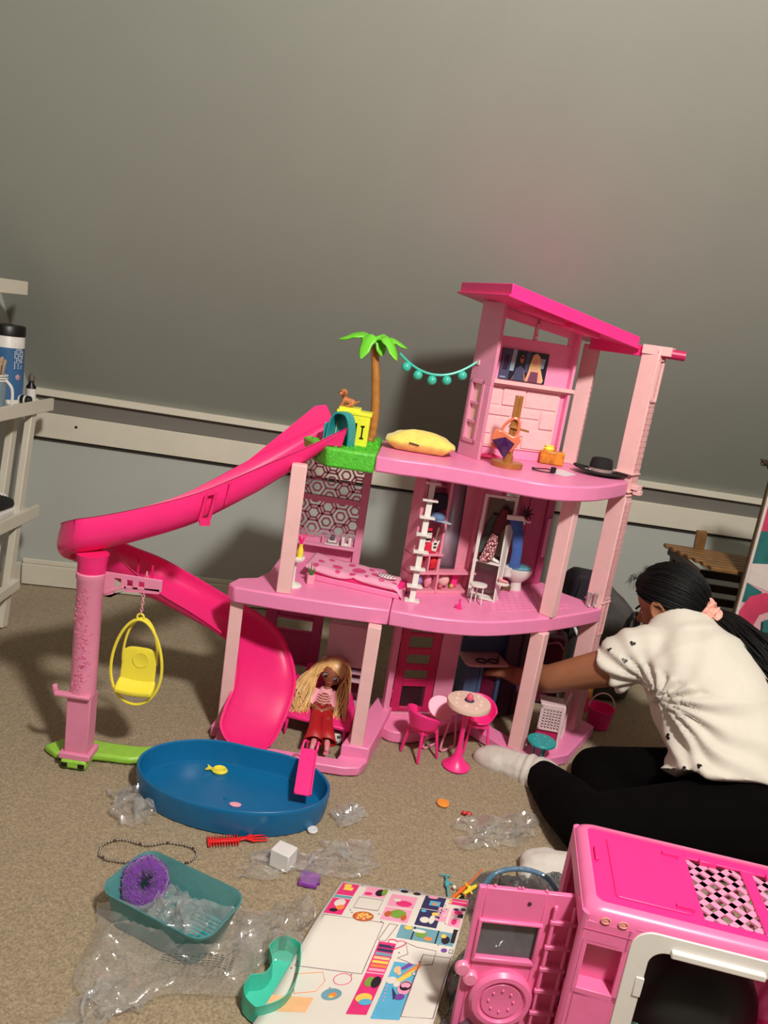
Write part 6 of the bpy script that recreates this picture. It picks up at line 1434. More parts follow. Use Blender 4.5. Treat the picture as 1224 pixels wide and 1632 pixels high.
film_sheet('plastic_bag', ((-0.4134,1.2971,0), (-0.3451,1.314,0), (-0.4072,1.3922,0), (-0.4632,1.3951,0)), 'small clear bag crumpled at the left of the blue pool', 17, .035, 26)
film_sheet('plastic_bag', ((0.262,1.3723,0), (0.4211,1.44,0), (0.4444,1.5441,0), (0.2687,1.4773,0)), 'clear plastic wrap crumpled in front of the black leggings', 23, .025, 34)
film_sheet('plastic_bag', ((-0.0457,1.221,0), (0.0928,1.2604,0), (0.0761,1.3478,0), (-0.0239,1.3336,0)), 'clear plastic wrap behind the top of the sticker sheet', 29, .022, 30)
film_sheet('plastic_bag', ((0.0021,1.3898,0), (0.0561,1.4242,0), (0.0419,1.4757,0), (0.0022,1.4587,0)), 'tiny clear wrapper in front of the blue pool at its right', 31, .018, 18)
film_sheet('plastic_bag', ((-0.1589,1.204,0), (0.0089,1.2588,0), (0.0045,1.3026,0), (-0.1505,1.2755,0)), 'thin clear film under the white cube box', 37, .006, 24)
greyf = bagfilm('smoky_film', (70, 76, 88), .16, .34)
film_sheet('plastic_bag', ((0.1909,0.8926,0), (0.4461,0.9766,0), (0.4782,1.3558,0), (0.2886,1.3042,0)), 'big smoky grey plastic bag lying under the open camper door', 41, .045, 44, greyf)
film_sheet('wrap_in_tub', (TC0-eu*.045-ev*.03+Vector((0, 0, .02)), TC0+eu*.05-ev*.035+Vector((0, 0, .018)), TC0+eu*.055+ev*.02+Vector((0, 0, .02)), TC0-eu*.04+ev*.03+Vector((0, 0, .022))), 'clear crinkled wrap lying inside the teal tub', 47, .035, 26)
# fine print lines on the big bag
q = MB()
for k in range(6):
    for j in range(13):
        a = Vector((-0.2288,0.9876,0.024)).lerp(Vector((-0.1182,0.9871,0.024)), (j+.1)/13); b_ = Vector((-0.2288,0.9876,0.024)).lerp(Vector((-0.1182,0.9871,0.024)), (j+.75)/13); dy = Vector((0, -.0045*k, .0))
        q.bar(a+dy+Vector((0, -.003*math.sin(j*.5), .014)), b_+dy+Vector((0, -.003*math.sin(j*.5+.3), .014)), .0014, .0006)
q.build('printed_warning', mat('warning_grey', (96, 98, 96), .7), bpy.data.objects['plastic_bag'], kind='stuff')
# aqua tray
tr_ = thing('aqua_tray', 'aqua curved plastic tray lying beside the sticker sheet', 'tray', (-.1, 1.0, 0))
path_ = [Vector(p) for p in ((-0.0946,0.9353,0), (-0.0555,0.9533,0), (-0.0416,0.9962,0), (-0.0545,1.0498,0))]
ol = []; wl = (.030, .027, .022, .028); cv = bez(path_, 8); n_ = len(cv); Lf, Rt = [], []
for i, p in enumerate(cv):
    t_ = (cv[min(i+1, n_-1)]-cv[max(i-1, 0)]).normalized(); nn_ = Vector((-t_.y, t_.x, 0)); w_ = bez([(w, 0, 0) for w in wl], 8)[i].x
    e = 1-.75*max(0, abs(2*i/(n_-1)-1)-.75)/.25; Lf.append(p+nn_*w_*e); Rt.append(p-nn_*w_*e)
ol = Lf+Rt[::-1]; cen = sum(ol, Vector())/len(ol)
def trr(s, z):
    out = []
    for i, p in enumerate(ol): 
        c_ = cv[i if i < n_ else 2*n_-1-i]; out.append(c_+(p-c_)*s+Vector((0, 0, z)))
    return out
q = MB(); q.loft([trr(.86, .002), trr(.97, .033), trr(1.0, .034), trr(.95, .034), trr(.86, .006)], caps=False)
m_ = len(ol); b0 = len(q.v)
for z in (.002, .006):
    b0 = len(q.v); q.v += [tuple(p) for p in trr(.87, z)]
    for i in range(n_-1): q.f.append([b0+i, b0+i+1, b0+m_-2-i, b0+m_-1-i]); q.mi.append(0)
q.build('tray_shell', mat('aqua_tray_plastic', (70, 196, 170), .38, .04), tr_, smooth=45)
# sticker sheet with flat prints
S4 = [Vector(p) for p in ((0.0291,1.2277,0.004), (0.2632,1.2183,0.004), (0.1739,0.8864,0.004), (-0.0882,0.8521,0.004))]
def shp(s, t, d=0):
    p = S4[0]*(1-s)*(1-t)+S4[1]*s*(1-t)+S4[2]*s*t+S4[3]*(1-s)*t
    return p+Vector((0, 0, .006+.010*math.sin(t*4.2+.3+s*.8)**2+.004*s*(1-s)*math.sin(t*9)+d))
ssl = 'white printed sheet of toy stickers lying on the carpet before the camper door'
SM = [mat('sheet_white', (224, 218, 209), .55, .01), mat('print_hot_pink', (226, 50, 120), .5), mat('print_soft_pink', (240, 160, 190), .5), mat('print_navy', (50, 48, 90), .5), mat('print_teal_grey', (110, 160, 176), .5),
      mat('print_orange', (236, 140, 70), .5), mat('print_yellow', (240, 204, 90), .5), mat('print_black', (34, 28, 40), .5), mat('print_green', (120, 160, 60), .5), mat('print_sky', (90, 176, 214), .5), mat('print_violet', (120, 70, 160), .5), mat('print_outline', (150, 120, 130), .6), mat('print_peach2', (246, 190, 140), .5), mat('print_rust', (190, 96, 50), .5)]
shm = MB().grid(lambda u, v: shp(u, v), 16, 28).build('sticker_sheet', SM[0], None, solid=.0006, label=ssl, cat='sticker sheet', smooth=180)
def to_st(px, py):
    """sheet coordinates of a spot measured on the sheet"""
    return px, py
def patch(m, s0, s1, t0, t1, lift=.0006, name='sticker'):
    n1 = max(2, int((s1-s0)*14)+1); n2 = max(2, int((t1-t0)*24)+1)
    return MB().grid(lambda u, v: shp(s0+(s1-s0)*u, t0+(t1-t0)*v, lift), n1, n2).build(name, SM[m], shm, fix=False, smooth=180)
def blob(m, s, t, rs, rt, lift=.001, n=16, pts=None, name='sticker'):
    pts = pts or [(math.cos(2*PI*k/n), math.sin(2*PI*k/n)) for k in range(n)]
    q = MB(); c0 = shp(s, t, lift+.0002); vs = [shp(s+rs*x, t+rt*y, lift) for x, y in pts]; q.add(vs+[c0], [[k, (k+1) % len(vs), len(vs)] for k in range(len(vs))]); return q.build(name, SM[m], shm, fix=False, smooth=0)
def outline(m, pts, w=.0007, name='cut_line'):
    return MB().tube([shp(s, t, .0008) for s, t in pts], w, 4, closed=True).build(name, SM[m], shm, fix=False)
# left strip of hot pink stickers
patch(1, .02, .15, .02, .115); patch(6, .05, .12, .05, .075, .001); patch(4, .02, .15, .12, .14); patch(1, .02, .15, .145, .26); blob(0, .09, .18, .04, .03, .0012); blob(7, .075, .235, .03, .012, .0012); blob(5, .11, .21, .03, .02, .0012); blob(6, .07, .04, .03, .014, .0014); blob(0, .10, .165, .02, .01, .0014)
patch(2, .21, .38, .02, .10); blob(7, .33, .06, .035, .03, .0012); blob(8, .36, .05, .02, .03, .0014); blob(1, .25, .08, .03, .012, .0014); outline(11, [(.20, .115), (.38, .115), (.38, .20), (.20, .20)]); blob(13, .30, .25, .075, .032)
for k in range(16): a = k*2.4; blob((5, 6, 12)[k % 3], .30+.055*math.sqrt(k/16)*math.cos(a), .25+.022*math.sqrt(k/16)*math.sin(a), .012, .006, .0014, 7)
patch(2, .42, .62, .05, .15); blob(1, .54, .12, .06, .024, .001); blob(7, .50, .015, .03, .012); blob(7, .60, .02, .03, .012); patch(2, .42, .62, .16, .25); blob(8, .53, .20, .06, .03, .001); blob(13, .58, .22, .02, .02, .0012); blob(0, .48, .10, .03, .012, .0012); blob(13, .46, .21, .025, .02, .0012)
patch(3, .67, .83, .02, .13); blob(2, .73, .03, .04, .012, .001); patch(9, .72, .80, .06, .10, .001); blob(5, .76, .085, .02, .01, .0012); patch(3, .67, .83, .135, .25); blob(6, .79, .16, .025, .012, .001); blob(0, .73, .21, .035, .02, .001); blob(0, .78, .20, .02, .03, .001); blob(9, .70, .15, .02, .01, .0012)
patch(1, .86, 1.0, .012, .03); patch(1, .86, 1.0, .036, .062); patch(6, .86, .88, .016, .026, .001); patch(6, .86, .88, .042, .058, .001)
patch(2, .80, .88, .10, .20); patch(2, .90, .99, .09, .15); blob(1, .95, .12, .03, .014, .001); blob(3, .93, .10, .02, .01, .0014); patch(2, .90, .99, .16, .22); blob(1, .94, .19, .02, .02, .001); outline(0, [(.815, .11), (.865, .11), (.865, .16), (.815, .16)], .0012)
patch(4, .58, .98, .262, .34); blob(6, .64, .275, .03, .012, .001); blob(8, .74, .30, .04, .02, .001); blob(5, .80, .32, .03, .012, .001); blob(7, .92, .31, .03, .024, .001); blob(0, .72, .285, .05, .01, .0012); patch(7, .68, .69, .262, .34, .001); patch(7, .85, .86, .262, .34, .001); blob(6, .90, .29, .02, .012, .0014)
# plain die cut shapes
outline(11, [(.03, .27), (.46, .27), (.46, .56), (.03, .56)]); outline(11, [(.50, .27), (.56, .27), (.52, .37), (.47, .37)])
outline(1, [(.60+.06*(16*math.sin(a)**3/16), .375-.03*(13*math.cos(a)-5*math.cos(2*a)-2*math.cos(3*a))/16) for a in [2*PI*k/18 for k in range(18)]], .0009)
outline(11, [(.66, .36), (.74, .375), (.88, .38), (.88, .46), (.78, .48), (.70, .46), (.64, .45), (.70, .42)]); outline(11, [(.80, .41), (.99, .41), (.99, .80), (.80, .80)])
blob(10, .93, .37, .022, .012); outline(3, [(.965, .36), (.99, .36), (.99, .38), (.965, .38)])
# column of furniture prints and the rainbow panel
patch(1, .48, .60, .375, .80); 
for k, m in enumerate((3, 3, 4, 12, 6, 5, 2)): patch(m, .49, .595, .39+.022*k, .405+.022*k, .0012)
blob(8, .53, .60, .03, .03, .0012); blob(7, .57, .60, .03, .035, .0014); blob(6, .54, .70, .05, .03, .0012); blob(9, .56, .725, .04, .02, .0014); patch(2, .48, .60, .545, .553, .0012)
patch(9, .63, .80, .47, .82); blob(5, .76, .50, .05, .05, .0012, pts=[(-1, 1), (-.4, .2), (1, -1), (1, -.2), (0, .6)]); blob(6, .72, .55, .06, .05, .0013, pts=[(-1, 1), (-.2, .1), (1, -1), (1, -.3), (0, .7)])
blob(0, .66, .58, .035, .022, .0014); blob(12, .67, .515, .022, .02, .0014); blob(10, .72, .49, .04, .02, .0012, pts=[(-1, 1), (.2, -1), (1, -.6), (-.2, 1)]); blob(2, .76, .62, .045, .045, .0015); blob(7, .76, .61, .036, .03, .0017); blob(2, .76, .605, .03, .018, .0018); blob(10, .75, .68, .03, .02, .0016); blob(3, .71, .66, .03, .04, .0014, pts=[(-1, -1), (1, .6), (.2, 1)]); blob(4, .785, .53, .018, .012, .0018); blob(0, .785, .53, .009, .006, .002)
for k in range(5): blob(2, .645+.004*k, .62+.022*k, .009, .006, .0016, pts=[((1 if j % 2 == 0 else .45)*math.cos(PI*j/5), (1 if j % 2 == 0 else .45)*math.sin(PI*j/5)) for j in range(10)])
blob(12, .69, .535, .014, .012, .0016); blob(0, .70, .60, .02, .02, .0015)
outline(5, [(.06, .60), (.22, .575), (.26, .62), (.24, .68), (.12, .70)], .0006); outline(1, [(.36+.055*math.cos(a), .60+.032*math.sin(a)) for a in [2*PI*k/20 for k in range(20)]], .0006)
blob(4, .34, .69, .06, .035); blob(5, .35, .695, .025, .016, .0012); blob(6, .345, .705, .014, .008, .0014); patch(12, .0, .25, .715, .80)
for s, t in ((.17, .02), (.40, .02), (.40, .22), (.44, .265), (.19, .22), (.21, .235), (.84, .08), (.84, .13), (.885, .21), (.985, .24), (.64, .42), (.60, .455), (.79, .455), (.995, .40), (.88, .345), (.02, .575), (.40, .57), (.31, .655)): blob(7, s, t, .005, .003, .001, 6, name='number_mark')
for k in range(2): patch(7, 1.0-.045, 1.0-.005, .125+.0*k, .125+.03, .0008) if k == 0 else patch(7, .955, .985, .235, .32, .0008)
patch(3, .965, .998, .08, .10, .0008)
# little plastic pieces
MB().box(Vector((-0.087,1.258,0))+Vector((0, 0, .018)), (.040, .034, .036), R(-22)).build('white_cube', mat('milky_plastic', (222, 220, 220), .3, .03, sss=.1), None, bevel=.002, label='milky white plastic cube box on the carpet', cat='box')
pq = thing('purple_plate', 'flat purple plastic square with side pegs on the carpet', 'plate', (-0.0327,1.2289,0))
c0 = Vector((-0.0325,1.2272,0)); MB().box(c0+Vector((0, 0, .003)), (.034, .034, .005), R(-4)).build('square', mat('purple_plastic', (140, 60, 170), .4), pq, bevel=.001)
q = MB()
for y in (-.006, .006): q.box(c0+Vector((.019, y, .003)), (.006, .004, .004))
q.box(c0+Vector((0, -.017, .003)), (.034, .003, .006), R(-4)); q.build('peg', mat('purple_plastic', (140, 60, 170)), pq, kind='stuff')
MB().lathe([(0, 0), (.0105, 0), (.011, .003), (.0095, .005), (0, .0045)], (-0.0437,1.3704,0), 22).build('round_cap', mat('milky_plastic', (222, 220, 220)), None, label='small milky round cap on the carpet right of the comb', cat='cap disc')
MB().lathe([(0, 0), (.0142, 0), (.0145, .0025), (.0135, .004), (0, .004)], (0.2311,1.5339,0), 26).build('orange_disc', mat('disc_orange', (240, 150, 60), .5), None, bevel=.0004, label='flat orange disc on the carpet in front of the table', cat='disc')
q = MB(); c0 = Vector((0.281,1.5061,0.004)); q.cap(c0+Vector((-.006, 0, 0)), c0+Vector((.003, 0, 0)), .0045, .003, 10); q.cap(c0+Vector((.004, 0, 0)), c0+Vector((.009, -.001, 0)), .0048, .004, 10); q.build('red_bead', mat('bead_red', (196, 30, 30), .35), None, label='small red dumbbell shaped bead on the carpet', cat='bead')
q = MB(); c0 = Vector((0.2768,1.481,0.002)); q.bar(c0+Vector((-.006, .005, 0)), c0+Vector((.006, -.005, 0)), .004); q.bar(c0+Vector((-.005, -.003, .001)), c0+Vector((.007, .0, .001)), .003); q.build('yellow_clip', mat('clip_yellow', (214, 176, 40), .4), None, label='tiny yellow clip next to the red bead', cat='clip')
# comb
cm = thing('red_comb', 'red toy comb with teeth on both sides and a forked handle', 'comb', (-0.1822,1.3091,0)); rc = mat('comb_red', (232, 36, 36), .35)
a, b_ = Vector((-0.2361,1.2864,0.003)), Vector((-0.1793,1.3057,0.003)); d_ = (b_-a).normalized(); sd = Vector((-d_.y, d_.x, 0))
q = MB(); q.bar(a, b_, .008, .004); q.bar(a-sd*.014, a+sd*.014, .003, .004); q.build('spine', rc, cm, bevel=.0006)
for k in range(11):
    p = a.lerp(b_, .06+.088*k)
    for s in (-1, 1): MB().cap(p+sd*s*.003, p+sd*s*(.0155), .0016, .0009, 6).build('tooth', rc, cm)
e = Vector((-0.1278,1.3279,0.003)); q = MB(); mid = b_.lerp(e, .45)
q.slab([b_+sd*.005, b_-sd*.005, b_.lerp(e, .2)-sd*.003, mid-sd*.012, mid+sd*.012, b_.lerp(e, .2)+sd*.003], (0, 0, 1), .0035); q.build('handle', rc, cm, bevel=.0006)
for k in range(4): p = mid+sd*(-.0105+.007*k); MB().cap(p+Vector((0, 0, .0015)), p+(e-mid)*.95+sd*(-.0025+.0015*k)+Vector((0, 0, .0015)), .0019, .0012, 8).build('prong', rc, cm)
# bead necklace
nk_ = thing('bead_necklace', 'loop of small silver beads lying on the carpet behind the teal tub', 'necklace', (-0.3388,1.2402,0))
lp = bez([(-0.4164,1.2057,0.003), (-0.4192,1.2333,0.003), (-0.3917,1.2545,0.003), (-0.3423,1.2499,0.003), (-0.3111,1.2646,0.003), (-0.2692,1.2654,0.003), (-0.2478,1.2487,0.003), (-0.2568,1.222,0.003), (-0.2836,1.2141,0.003), (-0.3198,1.2006,0.003), (-0.3646,1.1971,0.003), (-0.3966,1.1965,0.003), (-0.4164,1.2057,0.003)], 30)
bead_m = mat('bead_silver', (170, 164, 156), .22, .1, metal=.8); bead_d = mat('bead_dark', (84, 60, 56), .3, .1, metal=.5)
acc = 0; lastp = lp[0]; proto = None; k = 0
for p in lp[1:]:
    acc += (p-lastp).length; lastp = p
    if acc > .0050:
        acc = 0; k += 1; big = (k % 13 == 0)
        if proto is None:
            proto = MB().ball(p, .0025, (1, 1, 1), 8).build('bead', bead_m, nk_); pbase = p.copy()
        else:
            o = proto.copy(); COL.objects.link(o); o.parent = nk_; o.location = proto.location+(p-pbase)
            if k % 9 == 0: o.data = proto.data.copy(); o.data.materials[0] = bead_d
# small coloured accessories
q = thing('toy_blaster', 'teal toy stick with a cross grip lying on the carpet left of the orange one', 'toy', (0.2308,1.2569,0))
a, b_ = Vector((0.2269,1.2925,0.004)), Vector((0.2295,1.219,0.004)); m_ = mat('accessory_teal', (70, 170, 180), .4)
MB().cap(a, b_, .0022, .0018, 8).build('stick', m_, q); p = a.lerp(b_, .3); MB().box(p, (.008, .012, .006)).build('grip', m_, q, bevel=.001); MB().cap(p+Vector((0, .003, 0)), p+Vector((.011, .004, 0)), .0016, .0014, 6).build('cross_bar', m_, q); MB().cap(a+Vector((-.010, .002, 0)), a+Vector((.008, .001, 0)), .0014, .0014, 6).build('cross_bar', m_, q)
q = thing('orange_toy_sword', 'orange toy stick lying crossed under the yellow one', 'toy', (0.2623,1.2809,0)); m_ = mat('accessory_orange', (230, 110, 50), .4)
MB().cap((0.301,1.3278,0.005), (0.2673,1.2754,0.004), .0014, .0018, 8).build('blade', m_, q); MB().cap((0.2672,1.2758,0.005), (0.2323,1.2293,0.004), .0042, .003, 8).build('grip', m_, q); MB().cap((0.2491,1.2604,0.006), (0.2611,1.243,0.006), .002, .002, 8).build('guard', m_, q)
q = thing('yellow_toy_sword', 'yellow toy stick lying across the orange one', 'toy', (0.2675,1.2683,0)); m_ = mat('accessory_yellow', (236, 208, 60), .4)
MB().cap((0.2872,1.2771,0.009), (0.2597,1.2473,0.009), .0042, .0036, 8).build('grip', m_, q); MB().cap((0.2599,1.2486,0.008), (0.2332,1.223,0.004), .002, .0015, 8).build('blade', m_, q); MB().cap((0.2624,1.2721,0.01), (0.2726,1.2473,0.01), .002, .0018, 8).build('guard', m_, q); MB().ball((0.2686,1.2603,0.011), .0045).build('knob', m_, q)
MB().ball((0.2413,1.2645,0.004), .004).build('white_bead', white, None, label='tiny white bead by the teal toy stick', cat='bead')
q = MB(); c0 = Vector((0.2504,1.2365,0.004)); q.cap(c0, c0+Vector((.006, -.004, .002)), .004, .003, 8); q.ball(c0+Vector((.004, .005, .003)), .004); q.build('black_bead', black, None, label='small black plastic bit below the coloured toy sticks', cat='bead')
q = thing('blue_clip', 'pale blue double tube clip at the top edge of the sticker sheet', 'clip', (0.1589,1.2378,0)); m_ = mat('accessory_sky', (130, 176, 216), .4)
MB().cap((0.138,1.2293,0.006), (0.1697,1.2264,0.006), .0045, .004, 10).build('tube_piece', m_, q); MB().cap((0.1405,1.2184,0.006), (0.1791,1.2317,0.006), .0035, .003, 10).build('tube_piece', m_, q); MB().cap((0.1546,1.2178,0.005), (0.171,1.2246,0.005), .0035, .003, 10).build('orange_insert', mat('accessory_orange', (230, 110, 50)), q)
# clear tube bent over the smoky bag
q = MB(); q.tube(bez([(0.2527,1.1,0.134), (0.2769,1.12,0.1563), (0.3191,1.13,0.1645), (0.3601,1.12,0.164), (0.3843,1.1,0.1458)], 8), .0042, 8); q.build('bent_tube', film('blue_tube', (90, 130, 160), .35, .1), None, label='bluish clear tube bent over the smoky plastic bag', cat='tube')
# lettering on the sock beside the camper
sb_ = BVHTree.FromPolygons([v.co+ORG[girl.name] for v in s2.data.vertices], [list(p.vertices) for p in s2.data.polygons])
la_, lb_ = Vector((0.4299,1.2541,0.055)), Vector((0.475,1.249,0.055)); ha_, ra_ = sb_.find_nearest(la_)[:2]; hb_ = sb_.find_nearest(lb_)[0]
if ra_.dot(Vector((0, 0, 1))-ha_) < 0: ra_ = -ra_
ex = (hb_-ha_).normalized(); ex = (ex-ra_*ex.dot(ra_)).normalized(); ey_ = ra_.cross(ex)
lt = lettering('VINCI', 'sock_lettering', ha_, Matrix((ex, ey_, ra_)).transposed(), .0165, black, s2)
for v in lt.data.vertices:
    p = v.co+ORG[girl.name]; h_ = sb_.find_nearest(p); n_ = h_[1] if h_[1].dot(ra_) > 0 else -h_[1]; v.co = h_[0]+n_*.0009-ORG[girl.name]

# ---------------------------------------------------------------- white shelf on the left wall
shf = thing('white_shelf', 'white ladder shelf against the left wall holding bottles and a shoe', 'shelf', (-1.1, 2.0, 0))
for (z, y1, xr, nm) in ((.945, 2.14, -1.05, 'shelf_board'), (.618, 2.29, -1.03, 'shelf_board'), (.30, 2.23, -1.03, 'shelf_board')):
    q = MB(); q.box(((-1.165+xr-.012)/2, (y1+1.3)/2, z+.018), (xr+1.153, y1-1.304, .012)); q.box((xr-.006, (y1+1.3)/2, z+.0175), (.012, y1-1.3, .037)); q.build(nm, trimw, shf, bevel=.002)
q = MB(); q.bar((-1.05, 2.20, .66), (-1.05, 2.07, .0), .03, .02, up=(1, 0, 0)); q.build('upright', trimw, shf, bevel=.002)
q = MB(); q.bar((-1.10, 2.20, .66), (-1.10, 2.07, .0), .03, .02, up=(1, 0, 0)); q.build('upright', trimw, shf, bevel=.002)
q = MB(); q.bar((-1.035, 2.12, .12), (-1.035, 1.5, .10), .02, .03); q.build('lower_rail', trimw, shf, bevel=.002)
SZ = .618+.0245
wp = thing('wipes_canister', 'tall blue and white wipes canister with a black lid on the shelf', 'canister', (-1.11, 2.13, SZ))
c0 = Vector(((-1.115,2.1663,0.6419)[0], (-1.115,2.1663,0.6419)[1], SZ))
hgt_ = .215
MB().lathe([(0, 0), (.044, 0), (.045, .004), (.045, hgt_-.03), (.044, hgt_-.028), (0, hgt_-.028)], c0, 32).build('can_body', white, wp)
MB().lathe([(.0454, .012), (.0454, .155)], c0, 32).build('blue_label', mat('label_blue', (58, 104, 152), .4, .1, 12), wp)
MB().lathe([(0, hgt_-.028), (.0465, hgt_-.028), (.0465, hgt_-.004), (.044, hgt_), (0, hgt_)], c0, 32).build('lid', black, wp)
q = MB()
for k in range(6):
    a = R(-36+6.5*k)
    for j in range(13 if k % 2 == 0 else 10):
        if (j*3+k) % 5 == 4: continue
        z = .168-.0056*j; p = c0+Vector((.0457*math.cos(a), .0457*math.sin(a), z)); q.box(p, (.0006, .0022, .0042), a)
q.build('label_text', white, wp, kind='stuff')
MB().ball(c0+Vector((.0453*math.cos(R(-22)), .0453*math.sin(R(-22)), .075)), .008, (.25, 1, 1), 12, Matrix.Rotation(R(-22), 3, 'Z')).build('label_badge', mat('badge_mauve', (190, 150, 160), .5), wp)
bt = thing('dark_dropper_bottle', 'small dark bottle with a white label behind the wipes canister', 'bottle', (-1.09, 2.2, SZ))
c0 = Vector((-1.070, 2.225, SZ))
MB().lathe([(0, 0), (.013, 0), (.0135, .004), (.0135, .045), (.007, .055), (.007, .062), (0, .062)], c0, 20).build('bottle_body', black, bt); MB().lathe([(.0138, .008), (.0138, .04)], c0, 20).build('label', white, bt)
MB().lathe([(0, .062), (.0085, .062), (.008, .074), (.004, .082), (0, .084)], c0, 16).build('dropper_cap', mat('cap_brown_grey', (96, 84, 76), .5), bt)
sj = thing('striped_jar', 'low black jar with white stripes lying at the end of the shelf', 'jar', (-1.06, 2.2, SZ))
c0 = Vector((-1.062, 2.165, SZ+.013)); MX = Matrix.Rotation(R(90), 3, 'Y'); MB().lathe([(0, -.02), (.012, -.02), (.013, -.018), (.013, .018), (.012, .02), (0, .02)], c0, 24, MX).build('jar_body', black, sj)
for x in (-.008, .007): MB().lathe([(.0133, x-.0025), (.0133, x+.0025)], c0, 24, MX).build('stripe', white, sj)
cp = thing('swab_cup', 'white handled cup holding cotton swabs in front of the wipes canister', 'cup', (-1.10, 2.04, SZ))
c0 = Vector((-1.085, 2.06, SZ))
MB().lathe([(0, 0), (.022, 0), (.025, .05), (.026, .085), (.024, .085), (.022, .05), (.019, .005), (0, .005)], c0, 24).build('cup_body', mat('cup_glass', (120, 140, 150), .2, .05), cp)
q = MB()
for z in (.072, .079, .086): q.tube([c0+Vector((.0262*math.cos(a), .0262*math.sin(a), z)) for a in [2*PI*k/20 for k in range(20)]], .0025, 6, closed=True)
q.tube(bez([c0+Vector((.024, 0, .075)), c0+Vector((.042, 0, .055)), c0+Vector((.044, 0, .02)), c0+Vector((.04, 0, .0))], 6), .004, 8); q.build('cup_band', white, cp)
for k in range(9): a = 2*PI*k/9; MB().cap(c0+Vector((.010*math.cos(a), .010*math.sin(a), .06)), c0+Vector((.019*math.cos(a), .019*math.sin(a), .118+.006*(k % 3))), .0028, .0042, 8).build('swab', mat('swab_tan', (176, 150, 126), .8), cp)
q = thing('navy_tube', 'dark navy squeeze tube at the left edge of the shelf', 'tube', (-1.14, 1.98, SZ)); c0 = Vector((-1.128, 2.0, SZ))
MB().lathe([(0, 0), (.018, 0), (.018, .025), (.024, .03), (.026, .10), (.028, .18), (0, .182)], c0, 24, sy=.7).build('tube_body', mat('navy_gloss', (24, 36, 74), .25), q); MB().lathe([(0, .182), (.028, .182), (.0285, .186), (0, .187)], c0, 24, sy=.5).build('tube_end', mat('tube_sky', (120, 160, 210), .3), q)
q = thing('spray_bottle', 'clear bottle with a black cap on the top shelf', 'bottle', (-1.13, 2.02, .97)); c0 = Vector((-1.115, 2.06, .9695))
MB().lathe([(0, 0), (.022, 0), (.023, .06), (.015, .085), (.012, .095), (0, .095)], c0, 20).build('bottle_body', mat('bottle_cream', (200, 186, 150), .25), q); MB().lathe([(0, .095), (.013, .095), (.013, .13), (0, .132)], c0, 18).build('bottle_cap', black, q)
# sneaker
sn_ = thing('sneaker', 'black sneaker with a white sole on the lowest shelf', 'shoe', (-1.09, 2.08, .3245)); c0 = Vector((-1.09, 2.10, .3245))
def shoe_ring(y, w_, h0, h1, n=18): return [c0+Vector((w_*math.cos(a), y, (h0+h1)/2+(h1-h0)/2*math.sin(a))) for a in [2*PI*k/n for k in range(n)]]
q = MB(); q.loft([shoe_ring(.058, .012, .014, .028), shoe_ring(.048, .030, .012, .044), shoe_ring(.02, .036, .012, .058), shoe_ring(-.02, .036, .012, .072), shoe_ring(-.07, .032, .012, .085), shoe_ring(-.13, .033, .012, .088), shoe_ring(-.165, .026, .014, .08), shoe_ring(-.175, .01, .02, .06)]); q.build('upper', mat('knit_black', (24, 23, 24), .8, .3, 160, .5, 300), sn_, smooth=60)
q = MB(); q.prism([(c0.x+x, c0.y+y) for x, y in ((-.012, .064), (.012, .064), (.034, .045), (.040, .01), (.037, -.06), (.034, -.15), (.02, -.18), (-.02, -.18), (-.034, -.15), (-.037, -.06), (-.040, .01), (-.034, .045))], c0.z, c0.z+.024); q.build('sole', white, sn_, bevel=.005)
for k in range(5): MB().tube([c0+Vector((x*.022, .012-.016*k, .064+.006*k-.010*x*x)) for x in (-1, -.5, 0, .5, 1)], .0022, 6).build('lace', white, sn_)

# ---------------------------------------------------------------- right corner: folding slatted table and toy carton
wd = mat('oiled_wood', (128, 88, 46), .5, .25, 18); wdd = mat('dark_wood', (62, 44, 30), .6, .2, 18)
tbw = thing('folding_table', 'small wooden slatted folding table against the back wall', 'table', (1.1, 2.5, 0))
z_t = (1.0299,2.45,0.4456)[2]
ta, tb_ = Vector((0.9475,2.52,0.4337)), Vector((1.2275,2.52,0.4393))
for k in range(7):
    y = 2.52-.035*k; MB().box(((ta.x+tb_.x)/2+.0+.012*k, y, z_t-.0), (tb_.x-ta.x, .029, .012)).build('slat', wd, tbw, bevel=.002)
MB().box((ta.x+.03, 2.415, z_t-.018), (.02, .24, .024)).build('bearer', wdd, tbw); MB().box((tb_.x-.03, 2.415, z_t-.018), (.02, .24, .024)).build('bearer', wdd, tbw)
for k in range(4):
    z = z_t-.07-.045*k; MB().box(((ta.x+tb_.x)/2+.03, 2.50, z), (tb_.x-ta.x-.06, .012, .026)).build('back_slat', wdd, tbw, bevel=.002)
for x in (ta.x+.02, tb_.x-.02):
    MB().bar((x, 2.54, .0), (x+.02, 2.40, z_t-.02), .02, .03).build('leg', wd, tbw, bevel=.002); MB().bar((x+.022, 2.34, .0), (x+.022, 2.53, z_t-.02), .02, .03).build('leg', wdd, tbw, bevel=.002)
a, b_ = Vector((1.0841,2.57,0.4031)), Vector((1.0784,2.57,0.5057)); MB().bar(a, b_, .034, .016, up=(0, 1, 0)).build('upright', wd, tbw, bevel=.002)
ct = thing('toy_carton', 'tall colourful toy carton with pink and teal print leaning at the right', 'carton', (1.25, 2.25, 0))
l0, l1 = Vector((1.0868,2.22,0.3236)), Vector((1.0765,2.22,0.7496)); lx = l0.x; lz1 = l1.z
FR['X'] = (lx, 2.22, -8, 0)
MB().wall('X', 0, .46, 0, lz1+.07, -.022, 0).build('carton_box', [mat('kraft', (104, 84, 60), .8)][0], ct, bevel=.002)
